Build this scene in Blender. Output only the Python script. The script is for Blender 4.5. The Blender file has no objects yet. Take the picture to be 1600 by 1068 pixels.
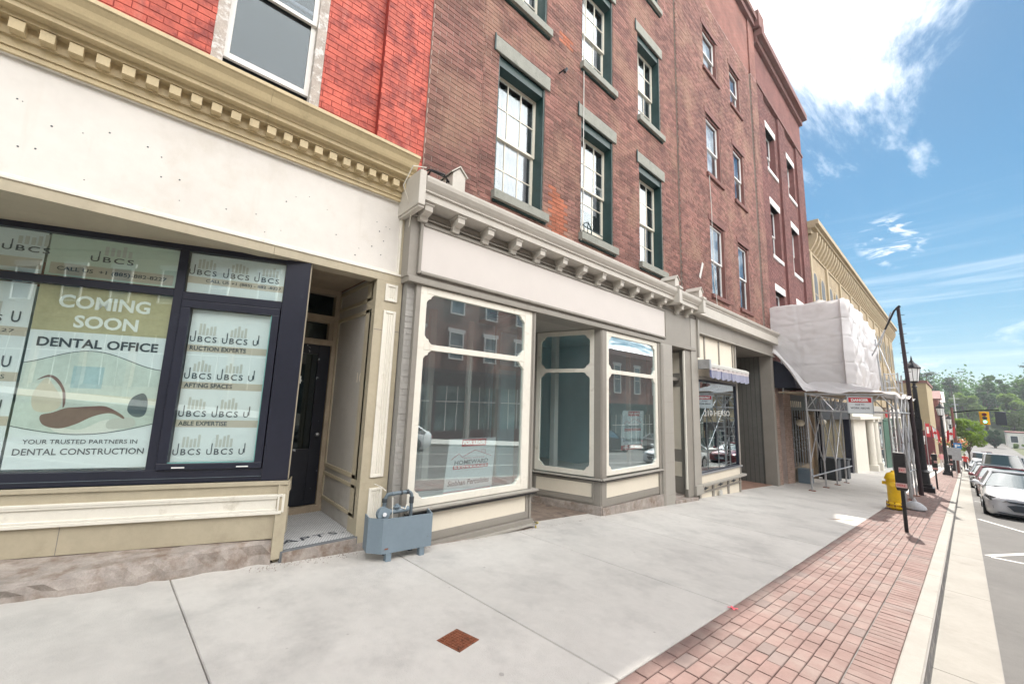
import bpy, math, random
import numpy as np
from mathutils import Vector, Matrix
random.seed(7)
S = bpy.context.scene
COL = S.collection

# ------------------------------------------------------------------ camera
H = 1.6
cd = bpy.data.cameras.new('camera'); cam = bpy.data.objects.new('camera', cd); COL.objects.link(cam)
cd.sensor_width = 36; cd.lens = 623.09 / 1600 * 36; cd.clip_start = 0.05; cd.clip_end = 3000
r_ = Vector((0.67045949, 0.74115239, 0.0343105)); u_ = Vector((0.0856864, -0.12328216, 0.98866544)); f_ = Vector((-0.73698162, 0.65992018, 0.14616237))
M4 = Matrix.Identity(4)
for i in range(3):
    M4[i][0] = r_[i]; M4[i][1] = u_[i]; M4[i][2] = -f_[i]
M4[2][3] = H
cam.matrix_world = M4
S.camera = cam

# ------------------------------------------------------------------ light
SUN = Vector((-0.192, 0.981, 0)).normalized(); EL = math.radians(52)
SUND = Vector((SUN.x * math.cos(EL), SUN.y * math.cos(EL), math.sin(EL)))
sl = bpy.data.lights.new('sun', 'SUN'); sl.energy = 2.0; sl.angle = math.radians(0.53); sl.color = (1, 0.95, 0.87)
so = bpy.data.objects.new('sun', sl); COL.objects.link(so)
so.rotation_euler = (-SUND).to_track_quat('-Z', 'Y').to_euler(); so.location = (0, 30, 60)
w = bpy.data.worlds.new('World'); S.world = w; w.use_nodes = True
nt = w.node_tree; N = nt.nodes; L = nt.links; N.clear()
def wn(t, **k):
    n = N.new(t)
    for a, b in k.items(): setattr(n, a, b)
    return n
def wmath(op, a, b=None, c=None, clamp=False):
    n = N.new('ShaderNodeMath'); n.operation = op; n.use_clamp = clamp
    for i, v in enumerate((a, b, c)):
        if v is None: continue
        if isinstance(v, (int, float)): n.inputs[i].default_value = v
        else: L.new(v, n.inputs[i])
    return n.outputs[0]
def smooth(v, lo, hi):
    n = N.new('ShaderNodeMapRange'); n.interpolation_type = 'SMOOTHSTEP'
    n.inputs['From Min'].default_value = lo; n.inputs['From Max'].default_value = hi
    L.new(v, n.inputs['Value']); return n.outputs[0]
sky = wn('ShaderNodeTexSky'); sky.sky_type = 'NISHITA'; sky.sun_disc = False
sky.sun_elevation = EL; sky.sun_rotation = math.atan2(SUN.x, SUN.y); sky.air_density = 1.0; sky.dust_density = 0.25; sky.ozone_density = 4.0
tc = wn('ShaderNodeTexCoord'); sep = wn('ShaderNodeSeparateXYZ'); L.new(tc.outputs['Generated'], sep.inputs[0])
zz = wmath('MAXIMUM', sep.outputs[2], 0.0)
den = wmath('ADD', zz, 0.16)
px = wmath('DIVIDE', sep.outputs[0], den); py = wmath('DIVIDE', sep.outputs[1], den)
cmb = wn('ShaderNodeCombineXYZ'); L.new(px, cmb.inputs[0]); L.new(wmath('MULTIPLY', py, 0.85), cmb.inputs[1])
def noise(vec, scale, detail, rough, dist, w_=0.0):
    n = wn('ShaderNodeTexNoise'); n.noise_dimensions = '4D'; n.inputs['W'].default_value = w_
    n.inputs['Scale'].default_value = scale; n.inputs['Detail'].default_value = detail
    n.inputs['Roughness'].default_value = rough; n.inputs['Distortion'].default_value = dist
    L.new(vec, n.inputs['Vector']); return n.outputs[0]
def dotd(v, d):
    n = wn('ShaderNodeVectorMath', operation='DOT_PRODUCT'); L.new(v, n.inputs[0]); n.inputs[1].default_value = d; return n.outputs['Value']
def ray(x, y):   # a photograph pixel as a direction in the world
    v = r_ * ((x - 800) / 623.09) - u_ * ((y - 534) / 623.09) + f_
    return v.normalized()
nv = tc.outputs['Generated']
mp = wn('ShaderNodeMapping'); mp.inputs['Rotation'].default_value = (0, 0, 0.5); mp.inputs['Scale'].default_value = (1.0, 0.45, 1)
L.new(cmb.outputs[0], mp.inputs[0])
n1 = noise(mp.outputs[0], 3.4, 11, 0.66, 0.5, 1.3)
n2 = noise(cmb.outputs[0], 0.9, 5, 0.55, 0.3, 4.1)
sunprox = smooth(dotd(nv, ray(1150, -40)), 0.885, 1.0)
band = smooth(dotd(nv, ray(1215, 150)), 0.955, 1.0)
dens = wmath('ADD', wmath('MULTIPLY', n1, 0.75), wmath('MULTIPLY', n2, 0.35))
dens = wmath('ADD', dens, wmath('MULTIPLY', wmath('MAXIMUM', sunprox, band), 0.17))
east = smooth(sep.outputs[0], 0.16, 0.50)            # unseen side: cloud the upper panes mirror white, brightened to fill the shade
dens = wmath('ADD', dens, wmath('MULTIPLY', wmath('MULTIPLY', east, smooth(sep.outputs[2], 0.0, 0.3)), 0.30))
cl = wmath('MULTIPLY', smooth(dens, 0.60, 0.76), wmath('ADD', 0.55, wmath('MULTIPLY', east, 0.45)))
# one small cloud and the thin streaks above the trees
mp3 = wn('ShaderNodeMapping'); mp3.inputs['Scale'].default_value = (6, 6, 17); L.new(nv, mp3.inputs[0])
small = wmath('MULTIPLY', smooth(dotd(nv, ray(1392, 376)), 0.9985, 0.9999), smooth(noise(mp3.outputs[0], 2.6, 7, 0.62, 0.9, 2.6), 0.50, 0.62))
mp2 = wn('ShaderNodeMapping'); mp2.inputs['Scale'].default_value = (1.6, 1.6, 26); L.new(nv, mp2.inputs[0])
st = smooth(noise(mp2.outputs[0], 1.5, 7, 0.6, 0.4, 7.7), 0.47, 0.74)
lowband = wmath('MULTIPLY', smooth(sep.outputs[2], 0.02, 0.10), wmath('SUBTRACT', 1.0, smooth(sep.outputs[2], 0.20, 0.42)))
st = wmath('MULTIPLY', wmath('MULTIPLY', st, lowband), 0.22)
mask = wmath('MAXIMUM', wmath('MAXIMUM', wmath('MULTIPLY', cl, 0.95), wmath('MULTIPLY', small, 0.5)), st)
veil = wmath('MULTIPLY', smooth(sep.outputs[2], 0.45, -0.02), 0.30)     # pale air towards the horizon
glow = wmath('POWER', wmath('MAXIMUM', dotd(nv, SUND), 0.0), 22)
cb = wn('ShaderNodeBackground'); cb.inputs['Color'].default_value = (1.0, 0.975, 0.945, 1)
L.new(wmath('ADD', wmath('ADD', 0.42, wmath('MULTIPLY', east, 0.85)), wmath('MULTIPLY', glow, 1.2)), cb.inputs['Strength'])  # extra strength on the eastern cloud is added fill for the shaded fronts
hsv = wn('ShaderNodeHueSaturation'); hsv.inputs['Saturation'].default_value = 1.28; hsv.inputs['Value'].default_value = 0.44; hsv.inputs['Hue'].default_value = 0.480; L.new(sky.outputs[0], hsv.inputs['Color'])
sb = wn('ShaderNodeBackground'); sb.inputs['Strength'].default_value = 0.05; L.new(hsv.outputs[0], sb.inputs['Color'])
vb = wn('ShaderNodeBackground'); vb.inputs['Color'].default_value = (0.50, 0.72, 0.82, 1); vb.inputs['Strength'].default_value = 0.15
ms0 = wn('ShaderNodeMixShader'); L.new(veil, ms0.inputs[0]); L.new(sb.outputs[0], ms0.inputs[1]); L.new(vb.outputs[0], ms0.inputs[2])
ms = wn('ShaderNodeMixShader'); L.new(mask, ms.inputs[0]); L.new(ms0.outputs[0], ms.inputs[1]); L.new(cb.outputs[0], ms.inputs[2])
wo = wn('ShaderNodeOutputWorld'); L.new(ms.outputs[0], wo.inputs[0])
S.view_settings.view_transform = 'Standard'; S.view_settings.look = 'None'; S.view_settings.gamma = 1
S.view_settings.exposure = 2.2
S.view_settings.use_curve_mapping = False
S.cycles.max_bounces = 8; S.cycles.transparent_max_bounces = 16; S.cycles.diffuse_bounces = 4; S.cycles.glossy_bounces = 4

# ------------------------------------------------------------------ terrain profile
G = 0.0623
def gz(y):
    if y < 80: return -G * y
    t = min(y - 80, 50); return -G * 80 - G * (t - t * t / 100)

# ------------------------------------------------------------------ helpers
WL = {}
def link(o, parent=None, world=(0, 0, 0)):
    COL.objects.link(o); WL[o.name] = Vector(world)
    if parent is not None:
        o.parent = parent; o.location = Vector(world) - WL[parent.name]
    else: o.location = world
    return o
def tag(o, label=None, cat=None, group=None, kind=None):
    if label: o['label'] = label
    if cat: o['category'] = cat
    if group: o['group'] = group
    if kind: o['kind'] = kind
    return o
def thing(name, label, cat, loc=(0, 0, 0), group=None):
    o = bpy.data.objects.new(name, None); o.empty_display_size = 0.2
    link(o, None, loc); return tag(o, label, cat, group)
def inst(mesh, name, loc, parent, rotz=0):
    o = bpy.data.objects.new(name, mesh); link(o, parent, loc)
    if rotz: o.rotation_euler = (0, 0, rotz)
    return o
class MB:
    def __init__(s, tf=None): s.v = []; s.f = []; s.tf = tf
    def add(s, vs, fs):
        n = len(s.v)
        if s.tf: vs = [s.tf(*p) for p in vs]
        s.v += [tuple(p) for p in vs]; s.f += [tuple(i + n for i in f) for f in fs]; return s
    def box(s, x0, x1, y0, y1, z0, z1):
        x0, x1 = sorted((x0, x1)); y0, y1 = sorted((y0, y1)); z0, z1 = sorted((z0, z1))
        return s.add([(x0,y0,z0),(x1,y0,z0),(x1,y1,z0),(x0,y1,z0),(x0,y0,z1),(x1,y0,z1),(x1,y1,z1),(x0,y1,z1)],
              [(0,3,2,1),(4,5,6,7),(0,1,5,4),(1,2,6,5),(2,3,7,6),(3,0,4,7)])
    def frame(s, x0, x1, y0, y1, z0, z1, w, wb=None, wt=None):   # picture frame facing x
        wb = w if wb is None else wb; wt = w if wt is None else wt
        s.box(x0, x1, y0, y0 + w, z0, z1); s.box(x0, x1, y1 - w, y1, z0, z1)
        s.box(x0, x1, y0 + w, y1 - w, z0, z0 + wb); s.box(x0, x1, y0 + w, y1 - w, z1 - wt, z1); return s
    def frameY(s, y0, y1, x0, x1, z0, z1, w):                    # picture frame facing y
        s.box(x0, x0 + w, y0, y1, z0, z1); s.box(x1 - w, x1, y0, y1, z0, z1)
        s.box(x0 + w, x1 - w, y0, y1, z0, z0 + w); s.box(x0 + w, x1 - w, y0, y1, z1 - w, z1); return s
    def prism(s, pts, axis, a0, a1):     # polygon pts (2d) extruded along axis
        n = len(pts)
        def mk(p, a):
            return {'x': (a, p[0], p[1]), 'y': (p[0], a, p[1]), 'z': (p[0], p[1], a)}[axis]
        vs = [mk(p, a0) for p in pts] + [mk(p, a1) for p in pts]
        fs = [tuple(range(n))[::-1], tuple(range(n, 2 * n))] + [(i, (i + 1) % n, n + (i + 1) % n, n + i) for i in range(n)]
        return s.add(vs, fs)
    def tube(s, pts, r, seg=8, cap=True):
        pts = [Vector(p) for p in pts]; rs = r if isinstance(r, (list, tuple)) else [r] * len(pts)
        rings = []; up = None
        for i, p in enumerate(pts):
            d = (pts[min(i + 1, len(pts) - 1)] - pts[max(i - 1, 0)])
            if d.length < 1e-9: d = Vector((0, 0, 1))
            d.normalize()
            if up is None: up = d.orthogonal().normalized()
            up = (up - d * up.dot(d)); up = up.normalized() if up.length > 1e-6 else d.orthogonal().normalized()
            sd = d.cross(up)
            rings.append([p + (up * math.cos(a) + sd * math.sin(a)) * rs[i] for a in [2 * math.pi * k / seg for k in range(seg)]])
        vs = [tuple(v) for rg in rings for v in rg]; fs = []
        for i in range(len(pts) - 1):
            for k in range(seg):
                a = i * seg + k; b = i * seg + (k + 1) % seg; fs.append((a, b, b + seg, a + seg))
        if cap: fs.append(tuple(range(seg))[::-1]); fs.append(tuple(range((len(pts) - 1) * seg, len(pts) * seg)))
        return s.add(vs, fs)
    def lathe(s, prof, c, seg=20):    # prof [(r,z)]
        return s.tube([(c[0], c[1], c[2] + z) for r, z in prof], [max(r, .001) for r, z in prof], seg)
    def disc(s, c, r, axis='y', t=0.02, seg=20):
        d = {'x': (t, 0, 0), 'y': (0, t, 0), 'z': (0, 0, t)}[axis]
        return s.tube([(c[0] - d[0] / 2, c[1] - d[1] / 2, c[2] - d[2] / 2), (c[0] + d[0] / 2, c[1] + d[1] / 2, c[2] + d[2] / 2)], r, seg)
    def quad(s, a, b, c, d): return s.add([a, b, c, d], [(0, 1, 2, 3)])
    def sphere(s, c, r, seg=14, rings=8, sz=1.0):
        pr = []
        for i in range(rings + 1):
            a = math.pi * i / rings - math.pi / 2; pr.append((c[0], c[1], c[2] + r * sz * math.sin(a)))
        rs = [max(r * math.cos(math.pi * i / rings - math.pi / 2), .002) for i in range(rings + 1)]
        return s.tube(pr, rs, seg)
    def mesh(s, name, mat=None, smooth=False):
        me = bpy.data.meshes.new(name); me.from_pydata([tuple(v) for v in s.v], [], s.f)
        if mat: me.materials.append(mat)
        if smooth: me.polygons.foreach_set('use_smooth', [True] * len(me.polygons))
        return me
    def build(s, name, mat, parent=None, world=(0, 0, 0), smooth=False, bevel=0, abs_=True):
        """abs_: vertices are world coordinates; the object sits at 'world' (its base)"""
        wv = Vector(world)
        if abs_ and wv.length: s.v = [(p[0] - wv.x, p[1] - wv.y, p[2] - wv.z) for p in s.v]
        o = bpy.data.objects.new(name, s.mesh(name, mat, smooth)); link(o, parent, world)
        if bevel:
            b = o.modifiers.new('bevel', 'BEVEL'); b.width = bevel; b.segments = 2; b.limit_method = 'ANGLE'; b.harden_normals = False
        if smooth: smooth_by_angle(o)
        return o
def smooth_by_angle(o, ang=0.7):
    me = o.data
    try:
        import bmesh
        bm = bmesh.new(); bm.from_mesh(me)
        for e in bm.edges:
            if len(e.link_faces) == 2 and e.calc_face_angle(0) > ang: e.smooth = False
        bm.to_mesh(me); bm.free()
    except Exception: pass

# ------------------------------------------------------------------ materials
MATS = {}
def mat(name, col, rough=0.6, metal=0.0, var=0.10, vs=2.5, bump=0.06, bs=60, spec=0.4, dirt=None, dscale=1.2, dlo=0.55, dhi=0.75, rnd=0.0, coat=0.0, streak=None):
    if name in MATS: return MATS[name]
    m = bpy.data.materials.new(name); m.use_nodes = True; t = m.node_tree; n = t.nodes; l = t.links
    b = n['Principled BSDF']; b.inputs['Roughness'].default_value = rough; b.inputs['Metallic'].default_value = metal
    b.inputs['Specular IOR Level'].default_value = spec; b.inputs['Coat Weight'].default_value = coat
    geo = n.new('ShaderNodeNewGeometry')
    def nz(scale, detail=5, rg=0.6, mul=None):
        x = n.new('ShaderNodeTexNoise'); x.inputs['Scale'].default_value = scale; x.inputs['Detail'].default_value = detail; x.inputs['Roughness'].default_value = rg
        if mul:
            mpn = n.new('ShaderNodeMapping'); mpn.inputs['Scale'].default_value = mul; l.new(geo.outputs['Position'], mpn.inputs[0]); l.new(mpn.outputs[0], x.inputs['Vector'])
        else: l.new(geo.outputs['Position'], x.inputs['Vector'])
        return x.outputs[0]
    c = n.new('ShaderNodeRGB'); c.outputs[0].default_value = (*col, 1); cur = c.outputs[0]
    def shade(cur, fac, lo, hi):
        mr = n.new('ShaderNodeMapRange'); mr.inputs['From Min'].default_value = 0.3; mr.inputs['From Max'].default_value = 0.7
        mr.inputs['To Min'].default_value = lo; mr.inputs['To Max'].default_value = hi; l.new(fac, mr.inputs['Value'])
        v = n.new('ShaderNodeVectorMath'); v.operation = 'SCALE'; l.new(cur, v.inputs[0]); l.new(mr.outputs[0], v.inputs['Scale']); return v.outputs[0]
    if var:
        cur = shade(cur, nz(vs), 1 - var, 1 + var); cur = shade(cur, nz(vs * 9, 3), 1 - var * 0.5, 1 + var * 0.5)
    if rnd:
        oi = n.new('ShaderNodeObjectInfo')
        a = n.new('ShaderNodeMath'); a.operation = 'ADD'; l.new(geo.outputs['Random Per Island'], a.inputs[0]); l.new(oi.outputs['Random'], a.inputs[1])
        fr = n.new('ShaderNodeMath'); fr.operation = 'FRACT'; l.new(a.outputs[0], fr.inputs[0])
        mr = n.new('ShaderNodeMapRange'); mr.inputs['To Min'].default_value = 1 - rnd; mr.inputs['To Max'].default_value = 1 + rnd; l.new(fr.outputs[0], mr.inputs['Value'])
        v = n.new('ShaderNodeVectorMath'); v.operation = 'SCALE'; l.new(cur, v.inputs[0]); l.new(mr.outputs[0], v.inputs['Scale']); cur = v.outputs[0]
    if dirt:
        mr = n.new('ShaderNodeMapRange'); mr.interpolation_type = 'SMOOTHSTEP'; mr.inputs['From Min'].default_value = dlo; mr.inputs['From Max'].default_value = dhi
        l.new(nz(dscale, 8, 0.68), mr.inputs['Value'])
        mx = n.new('ShaderNodeMix'); mx.data_type = 'RGBA'; l.new(mr.outputs[0], mx.inputs['Factor']); l.new(cur, mx.inputs['A']); mx.inputs['B'].default_value = (*dirt, 1); cur = mx.outputs['Result']
    if streak:
        mr = n.new('ShaderNodeMapRange'); mr.interpolation_type = 'SMOOTHSTEP'; mr.inputs['From Min'].default_value = 0.56; mr.inputs['From Max'].default_value = 0.8
        mr.inputs['To Max'].default_value = 0.6
        l.new(nz(1.0, 6, 0.6, (5, 5, 0.45)), mr.inputs['Value'])
        mx = n.new('ShaderNodeMix'); mx.data_type = 'RGBA'; l.new(mr.outputs[0], mx.inputs['Factor']); l.new(cur, mx.inputs['A']); mx.inputs['B'].default_value = (*streak, 1); cur = mx.outputs['Result']
    l.new(cur, b.inputs['Base Color'])
    if bump:
        bp = n.new('ShaderNodeBump'); bp.inputs['Strength'].default_value = min(1, bump * 4); bp.inputs['Distance'].default_value = 0.004
        l.new(nz(bs, 4), bp.inputs['Height']); l.new(bp.outputs[0], b.inputs['Normal'])
    MATS[name] = m; return m
def glass(name, tint=(0.9, 0.97, 0.96), base=0.10, boost=1.6, rough=0.0, haze=0.0, wav=0.0):
    if name in MATS: return MATS[name]
    m = bpy.data.materials.new(name); m.use_nodes = True; t = m.node_tree; n = t.nodes; l = t.links; n.clear()
    tr = n.new('ShaderNodeBsdfTransparent'); tr.inputs[0].default_value = (*tint, 1)
    gl = n.new('ShaderNodeBsdfGlossy'); gl.inputs['Roughness'].default_value = rough; gl.inputs['Color'].default_value = (0.88, 0.97, 1, 1)
    gg = n.new('ShaderNodeNewGeometry'); dp = n.new('ShaderNodeVectorMath'); dp.operation = 'DOT_PRODUCT'; l.new(gg.outputs['Incoming'], dp.inputs[0]); l.new(gg.outputs['Normal'], dp.inputs[1])
    ab = n.new('ShaderNodeMath'); ab.operation = 'ABSOLUTE'; l.new(dp.outputs['Value'], ab.inputs[0]); om = n.new('ShaderNodeMath'); om.operation = 'SUBTRACT'; om.inputs[0].default_value = 1.0; l.new(ab.outputs[0], om.inputs[1])
    fr = n.new('ShaderNodeMath'); fr.operation = 'POWER'; fr.inputs[1].default_value = 2.6; l.new(om.outputs[0], fr.inputs[0])
    ma = n.new('ShaderNodeMath'); ma.operation = 'MULTIPLY_ADD'; ma.use_clamp = True; ma.inputs[1].default_value = boost; ma.inputs[2].default_value = base
    l.new(fr.outputs[0], ma.inputs[0])
    if wav:
        tcn = n.new('ShaderNodeNewGeometry'); nzn = n.new('ShaderNodeTexNoise'); nzn.inputs['Scale'].default_value = 1.7; nzn.inputs['Detail'].default_value = 1
        l.new(tcn.outputs['Position'], nzn.inputs['Vector']); bp = n.new('ShaderNodeBump'); bp.inputs['Strength'].default_value = wav; bp.inputs['Distance'].default_value = 0.02
        l.new(nzn.outputs[0], bp.inputs['Height']); l.new(bp.outputs[0], gl.inputs['Normal'])
    mx = n.new('ShaderNodeMixShader'); l.new(ma.outputs[0], mx.inputs[0]); l.new(tr.outputs[0], mx.inputs[1]); l.new(gl.outputs[0], mx.inputs[2])
    out = n.new('ShaderNodeOutputMaterial')
    if haze:
        df = n.new('ShaderNodeBsdfDiffuse'); df.inputs[0].default_value = (0.75, 0.78, 0.78, 1); m2 = n.new('ShaderNodeMixShader'); m2.inputs[0].default_value = haze
        l.new(mx.outputs[0], m2.inputs[1]); l.new(df.outputs[0], m2.inputs[2]); l.new(m2.outputs[0], out.inputs[0])
    else: l.new(mx.outputs[0], out.inputs[0])
    MATS[name] = m; return m
def brickmat(name, c1, c2, mortar, rough=0.85, scale=1.0, blotch=None):   # bricks from the texture where they are too far to build
    if name in MATS: return MATS[name]
    m = mat(name, c1, rough, bump=0.0, var=0.0); t = m.node_tree; n = t.nodes; l = t.links; b = n['Principled BSDF']
    geo = n.new('ShaderNodeNewGeometry'); sp = n.new('ShaderNodeSeparateXYZ'); l.new(geo.outputs['Position'], sp.inputs[0])
    ad = n.new('ShaderNodeMath'); ad.operation = 'ADD'; l.new(sp.outputs[0], ad.inputs[0]); l.new(sp.outputs[1], ad.inputs[1])
    cb_ = n.new('ShaderNodeCombineXYZ'); l.new(ad.outputs[0], cb_.inputs[0]); l.new(sp.outputs[2], cb_.inputs[1])
    bt = n.new('ShaderNodeTexBrick'); bt.inputs['Scale'].default_value = 1.0; bt.inputs['Brick Width'].default_value = 0.215 * scale; bt.inputs['Row Height'].default_value = 0.077 * scale
    bt.inputs['Mortar Size'].default_value = 0.006; bt.inputs['Bias'].default_value = -0.1
    bt.inputs['Color1'].default_value = (*c1, 1); bt.inputs['Color2'].default_value = (*c2, 1); bt.inputs['Mortar'].default_value = (*mortar, 1)
    l.new(cb_.outputs[0], bt.inputs['Vector'])
    nz = n.new('ShaderNodeTexNoise'); nz.inputs['Scale'].default_value = 1.1; nz.inputs['Detail'].default_value = 6; l.new(geo.outputs['Position'], nz.inputs['Vector'])
    mr = n.new('ShaderNodeMapRange'); mr.inputs['From Min'].default_value = 0.3; mr.inputs['From Max'].default_value = 0.7; mr.inputs['To Min'].default_value = 0.75; mr.inputs['To Max'].default_value = 1.2
    l.new(nz.outputs[0], mr.inputs['Value']); v = n.new('ShaderNodeVectorMath'); v.operation = 'SCALE'; l.new(bt.outputs['Color'], v.inputs[0]); l.new(mr.outputs[0], v.inputs['Scale'])
    l.new(v.outputs[0], b.inputs['Base Color'])
    bp = n.new('ShaderNodeBump'); bp.inputs['Strength'].default_value = 0.6; bp.inputs['Distance'].default_value = 0.01; bp.invert = True
    l.new(bt.outputs['Fac'], bp.inputs['Height']); l.new(bp.outputs[0], b.inputs['Normal'])
    return m
def emit(name, col, st=1.0):
    if name in MATS: return MATS[name]
    m = bpy.data.materials.new(name); m.use_nodes = True; b = m.node_tree.nodes['Principled BSDF']
    b.inputs['Base Color'].default_value = (*col, 1); b.inputs['Emission Color'].default_value = (*col, 1); b.inputs['Emission Strength'].default_value = st
    MATS[name] = m; return m

m_cream = mat('cream_paint', (0.66, 0.62, 0.54), 0.5, var=0.04, vs=1.5, bump=0.03, dirt=(0.50, 0.46, 0.38), dscale=2.2, dlo=0.60, dhi=0.85)
m_offwhite = mat('off_white_panel', (0.66, 0.63, 0.59), 0.5, var=0.05, vs=1.0, bump=0.05, bs=18, dirt=(0.56, 0.52, 0.46), dscale=1.6, dlo=0.48, dhi=0.80, streak=(0.57, 0.53, 0.47))
m_ivory = mat('ivory_trim', (0.74, 0.71, 0.63), 0.45, var=0.05, bump=0.06, bs=30, dirt=(0.50, 0.46, 0.38), dscale=5, dlo=0.54, dhi=0.80)
m_tan = mat('tan_paint', (0.43, 0.38, 0.28), 0.5, var=0.07, bump=0.06, bs=30, dirt=(0.32, 0.275, 0.195), dscale=2.6, dlo=0.50, dhi=0.85, streak=(0.35, 0.30, 0.22))
m_khaki = mat('khaki_cornice_paint', (0.54, 0.44, 0.265), 0.5, var=0.08, vs=6, bump=0.04, dirt=(0.30, 0.24, 0.14), dscale=3, dlo=0.52, dhi=0.8, streak=(0.36, 0.29, 0.18))
m_dtan = mat('worn_tan_door_frame', (0.33, 0.27, 0.20), 0.6, var=0.15, vs=5)
m_navy = mat('dark_navy_frame', (0.017, 0.019, 0.032), 0.35, var=0.12, bump=0.02, dirt=(0.05, 0.055, 0.08), dscale=3, dlo=0.6, dhi=0.9)
m_black = mat('black_paint', (0.016, 0.016, 0.018), 0.35, var=0.15, bump=0.02)
m_doorblk = mat('scuffed_black_door', (0.012, 0.014, 0.022), 0.3, var=0.2, dirt=(0.40, 0.42, 0.45), dscale=8, dlo=0.63, dhi=0.67)
m_greige = mat('taupe_paint', (0.27, 0.25, 0.22), 0.5, var=0.05, bump=0.03, dirt=(0.19, 0.175, 0.15), dscale=2, dlo=0.55, dhi=0.85, streak=(0.20, 0.185, 0.16))
m_greige2 = mat('light_taupe_paint', (0.35, 0.33, 0.295), 0.5, var=0.05, bump=0.04, dirt=(0.24, 0.22, 0.19), dscale=4, dlo=0.6, dhi=0.85)
m_stonewhite = mat('cornice_taupe_white', (0.52, 0.49, 0.44), 0.5, var=0.06, vs=4, bump=0.03, dirt=(0.36, 0.33, 0.28), dscale=4, dlo=0.58, dhi=0.85)
m_greyoff = mat('pale_sign_panel', (0.60, 0.56, 0.53), 0.5, var=0.02, bump=0.015)
m_creampan = mat('cream_panel', (0.72, 0.66, 0.55), 0.5, var=0.03, bump=0.02, streak=(0.60, 0.54, 0.43))
m_stone = mat('old_stone_plinth', (0.34, 0.30, 0.27), 0.9, var=0.22, vs=9, bump=1.0, bs=38, dirt=(0.20, 0.145, 0.11), dscale=5.5, dlo=0.44, dhi=0.72, streak=(0.24, 0.21, 0.19))
m_conc = mat('sidewalk_concrete', (0.545, 0.522, 0.49), 0.85, var=0.07, vs=1.1, bump=0.25, bs=110, dirt=(0.40, 0.385, 0.365), dscale=1.6, dlo=0.42, dhi=0.78, rnd=0.04, streak=(0.44, 0.425, 0.40))
m_joint = mat('joint_dark', (0.21, 0.20, 0.19), 0.95, var=0.1)
m_kerb = mat('kerb_concrete', (0.27, 0.255, 0.23), 0.85, var=0.07, vs=2, bump=0.2, bs=120, dirt=(0.19, 0.175, 0.155), dscale=2.3, dlo=0.56, dhi=0.8)
m_gutter = mat('gutter_concrete', (0.245, 0.23, 0.205), 0.85, var=0.08, vs=2, bump=0.2, bs=120, dirt=(0.17, 0.155, 0.135), dscale=1.8, dlo=0.55, dhi=0.8)
m_kface = mat('kerb_face', (0.20, 0.195, 0.20), 0.9, var=0.25, vs=6, bump=0.3, bs=60, dirt=(0.38, 0.36, 0.33), dscale=6, dlo=0.5, dhi=0.65)
m_asph = mat('asphalt', (0.115, 0.11, 0.105), 0.9, var=0.10, vs=1.2, bump=0.6, bs=220, dirt=(0.12, 0.115, 0.11), dscale=0.9, dlo=0.5, dhi=0.8)
m_mark = mat('road_marking', (0.5, 0.49, 0.46), 0.7, var=0.1, vs=8, bump=0.1, dirt=(0.35, 0.34, 0.32), dscale=12, dlo=0.62, dhi=0.7)
m_paver = mat('red_paver', (0.190, 0.122, 0.108), 0.85, var=0.12, vs=5, bump=0.35, bs=140, dirt=(0.235, 0.185, 0.165), dscale=2.2, dlo=0.42, dhi=0.74, rnd=0.09)
m_paver2 = mat('grey_red_paver', (0.185, 0.14, 0.128), 0.85, var=0.10, vs=7, bump=0.3, bs=140, rnd=0.12)
m_brickA = mat('red_painted_brick', (0.50, 0.095, 0.062), 0.6, var=0.24, vs=2.2, bump=0.6, bs=50, dirt=(0.20, 0.028, 0.024), dscale=5.0, dlo=0.43, dhi=0.66, rnd=0.12, streak=(0.58, 0.24, 0.19))
m_mortA = mat('red_painted_mortar', (0.27, 0.035, 0.025), 0.7, var=0.15, bump=0.3)
m_brickB = mat('brown_red_brick', (0.200, 0.096, 0.080), 0.85, var=0.24, vs=0.8, bump=0.5, bs=70, dirt=(0.29, 0.17, 0.125), dscale=0.9, dlo=0.46, dhi=0.70, rnd=0.34, streak=(0.13, 0.07, 0.06))
m_mortB = mat('pale_mortar', (0.46, 0.37, 0.33), 0.95, var=0.15, bump=0.3)
m_brickOr = mat('orange_patch_brick', (0.34, 0.115, 0.065), 0.85, var=0.2, vs=5, bump=0.5, rnd=0.2)
m_brickC = brickmat('far_brown_brick', (0.26, 0.10, 0.08), (0.20, 0.075, 0.06), (0.24, 0.15, 0.12))
m_brickE = mat('purple_brown_brick', (0.15, 0.062, 0.056), 0.85, var=0.2, vs=1.0, bump=0.4, rnd=0.25, dirt=(0.12, 0.045, 0.045), dscale=0.7)
m_mortE = mat('dark_red_mortar', (0.17, 0.075, 0.07), 0.95, var=0.15)
m_brickD = brickmat('dark_red_brick', (0.19, 0.07, 0.06), (0.155, 0.055, 0.05), (0.18, 0.095, 0.085))
m_brickG = mat('grey_painted_brick', (0.33, 0.32, 0.30), 0.6, var=0.08, bump=0.3, bs=40, rnd=0.05)
m_brickY = brickmat('buff_brick', (0.36, 0.285, 0.18), (0.31, 0.24, 0.15), (0.32, 0.27, 0.2))
m_brickP = mat('pinkish_brick_pier', (0.33, 0.235, 0.19), 0.85, var=0.14, vs=5, bump=0.5, rnd=0.15)
m_buff = mat('buff_stone', (0.38, 0.31, 0.205), 0.8, var=0.1, vs=3, bump=0.3, dirt=(0.24, 0.18, 0.11), dscale=2.5, dlo=0.55, dhi=0.8)
m_lintel = mat('grey_green_stone', (0.27, 0.275, 0.245), 0.85, var=0.10, vs=5, bump=0.35, bs=60, dirt=(0.16, 0.17, 0.15), dscale=7, dlo=0.55, dhi=0.75)
m_lintelw = mat('white_stone', (0.66, 0.63, 0.62), 0.7, var=0.06, bump=0.1)
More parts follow.
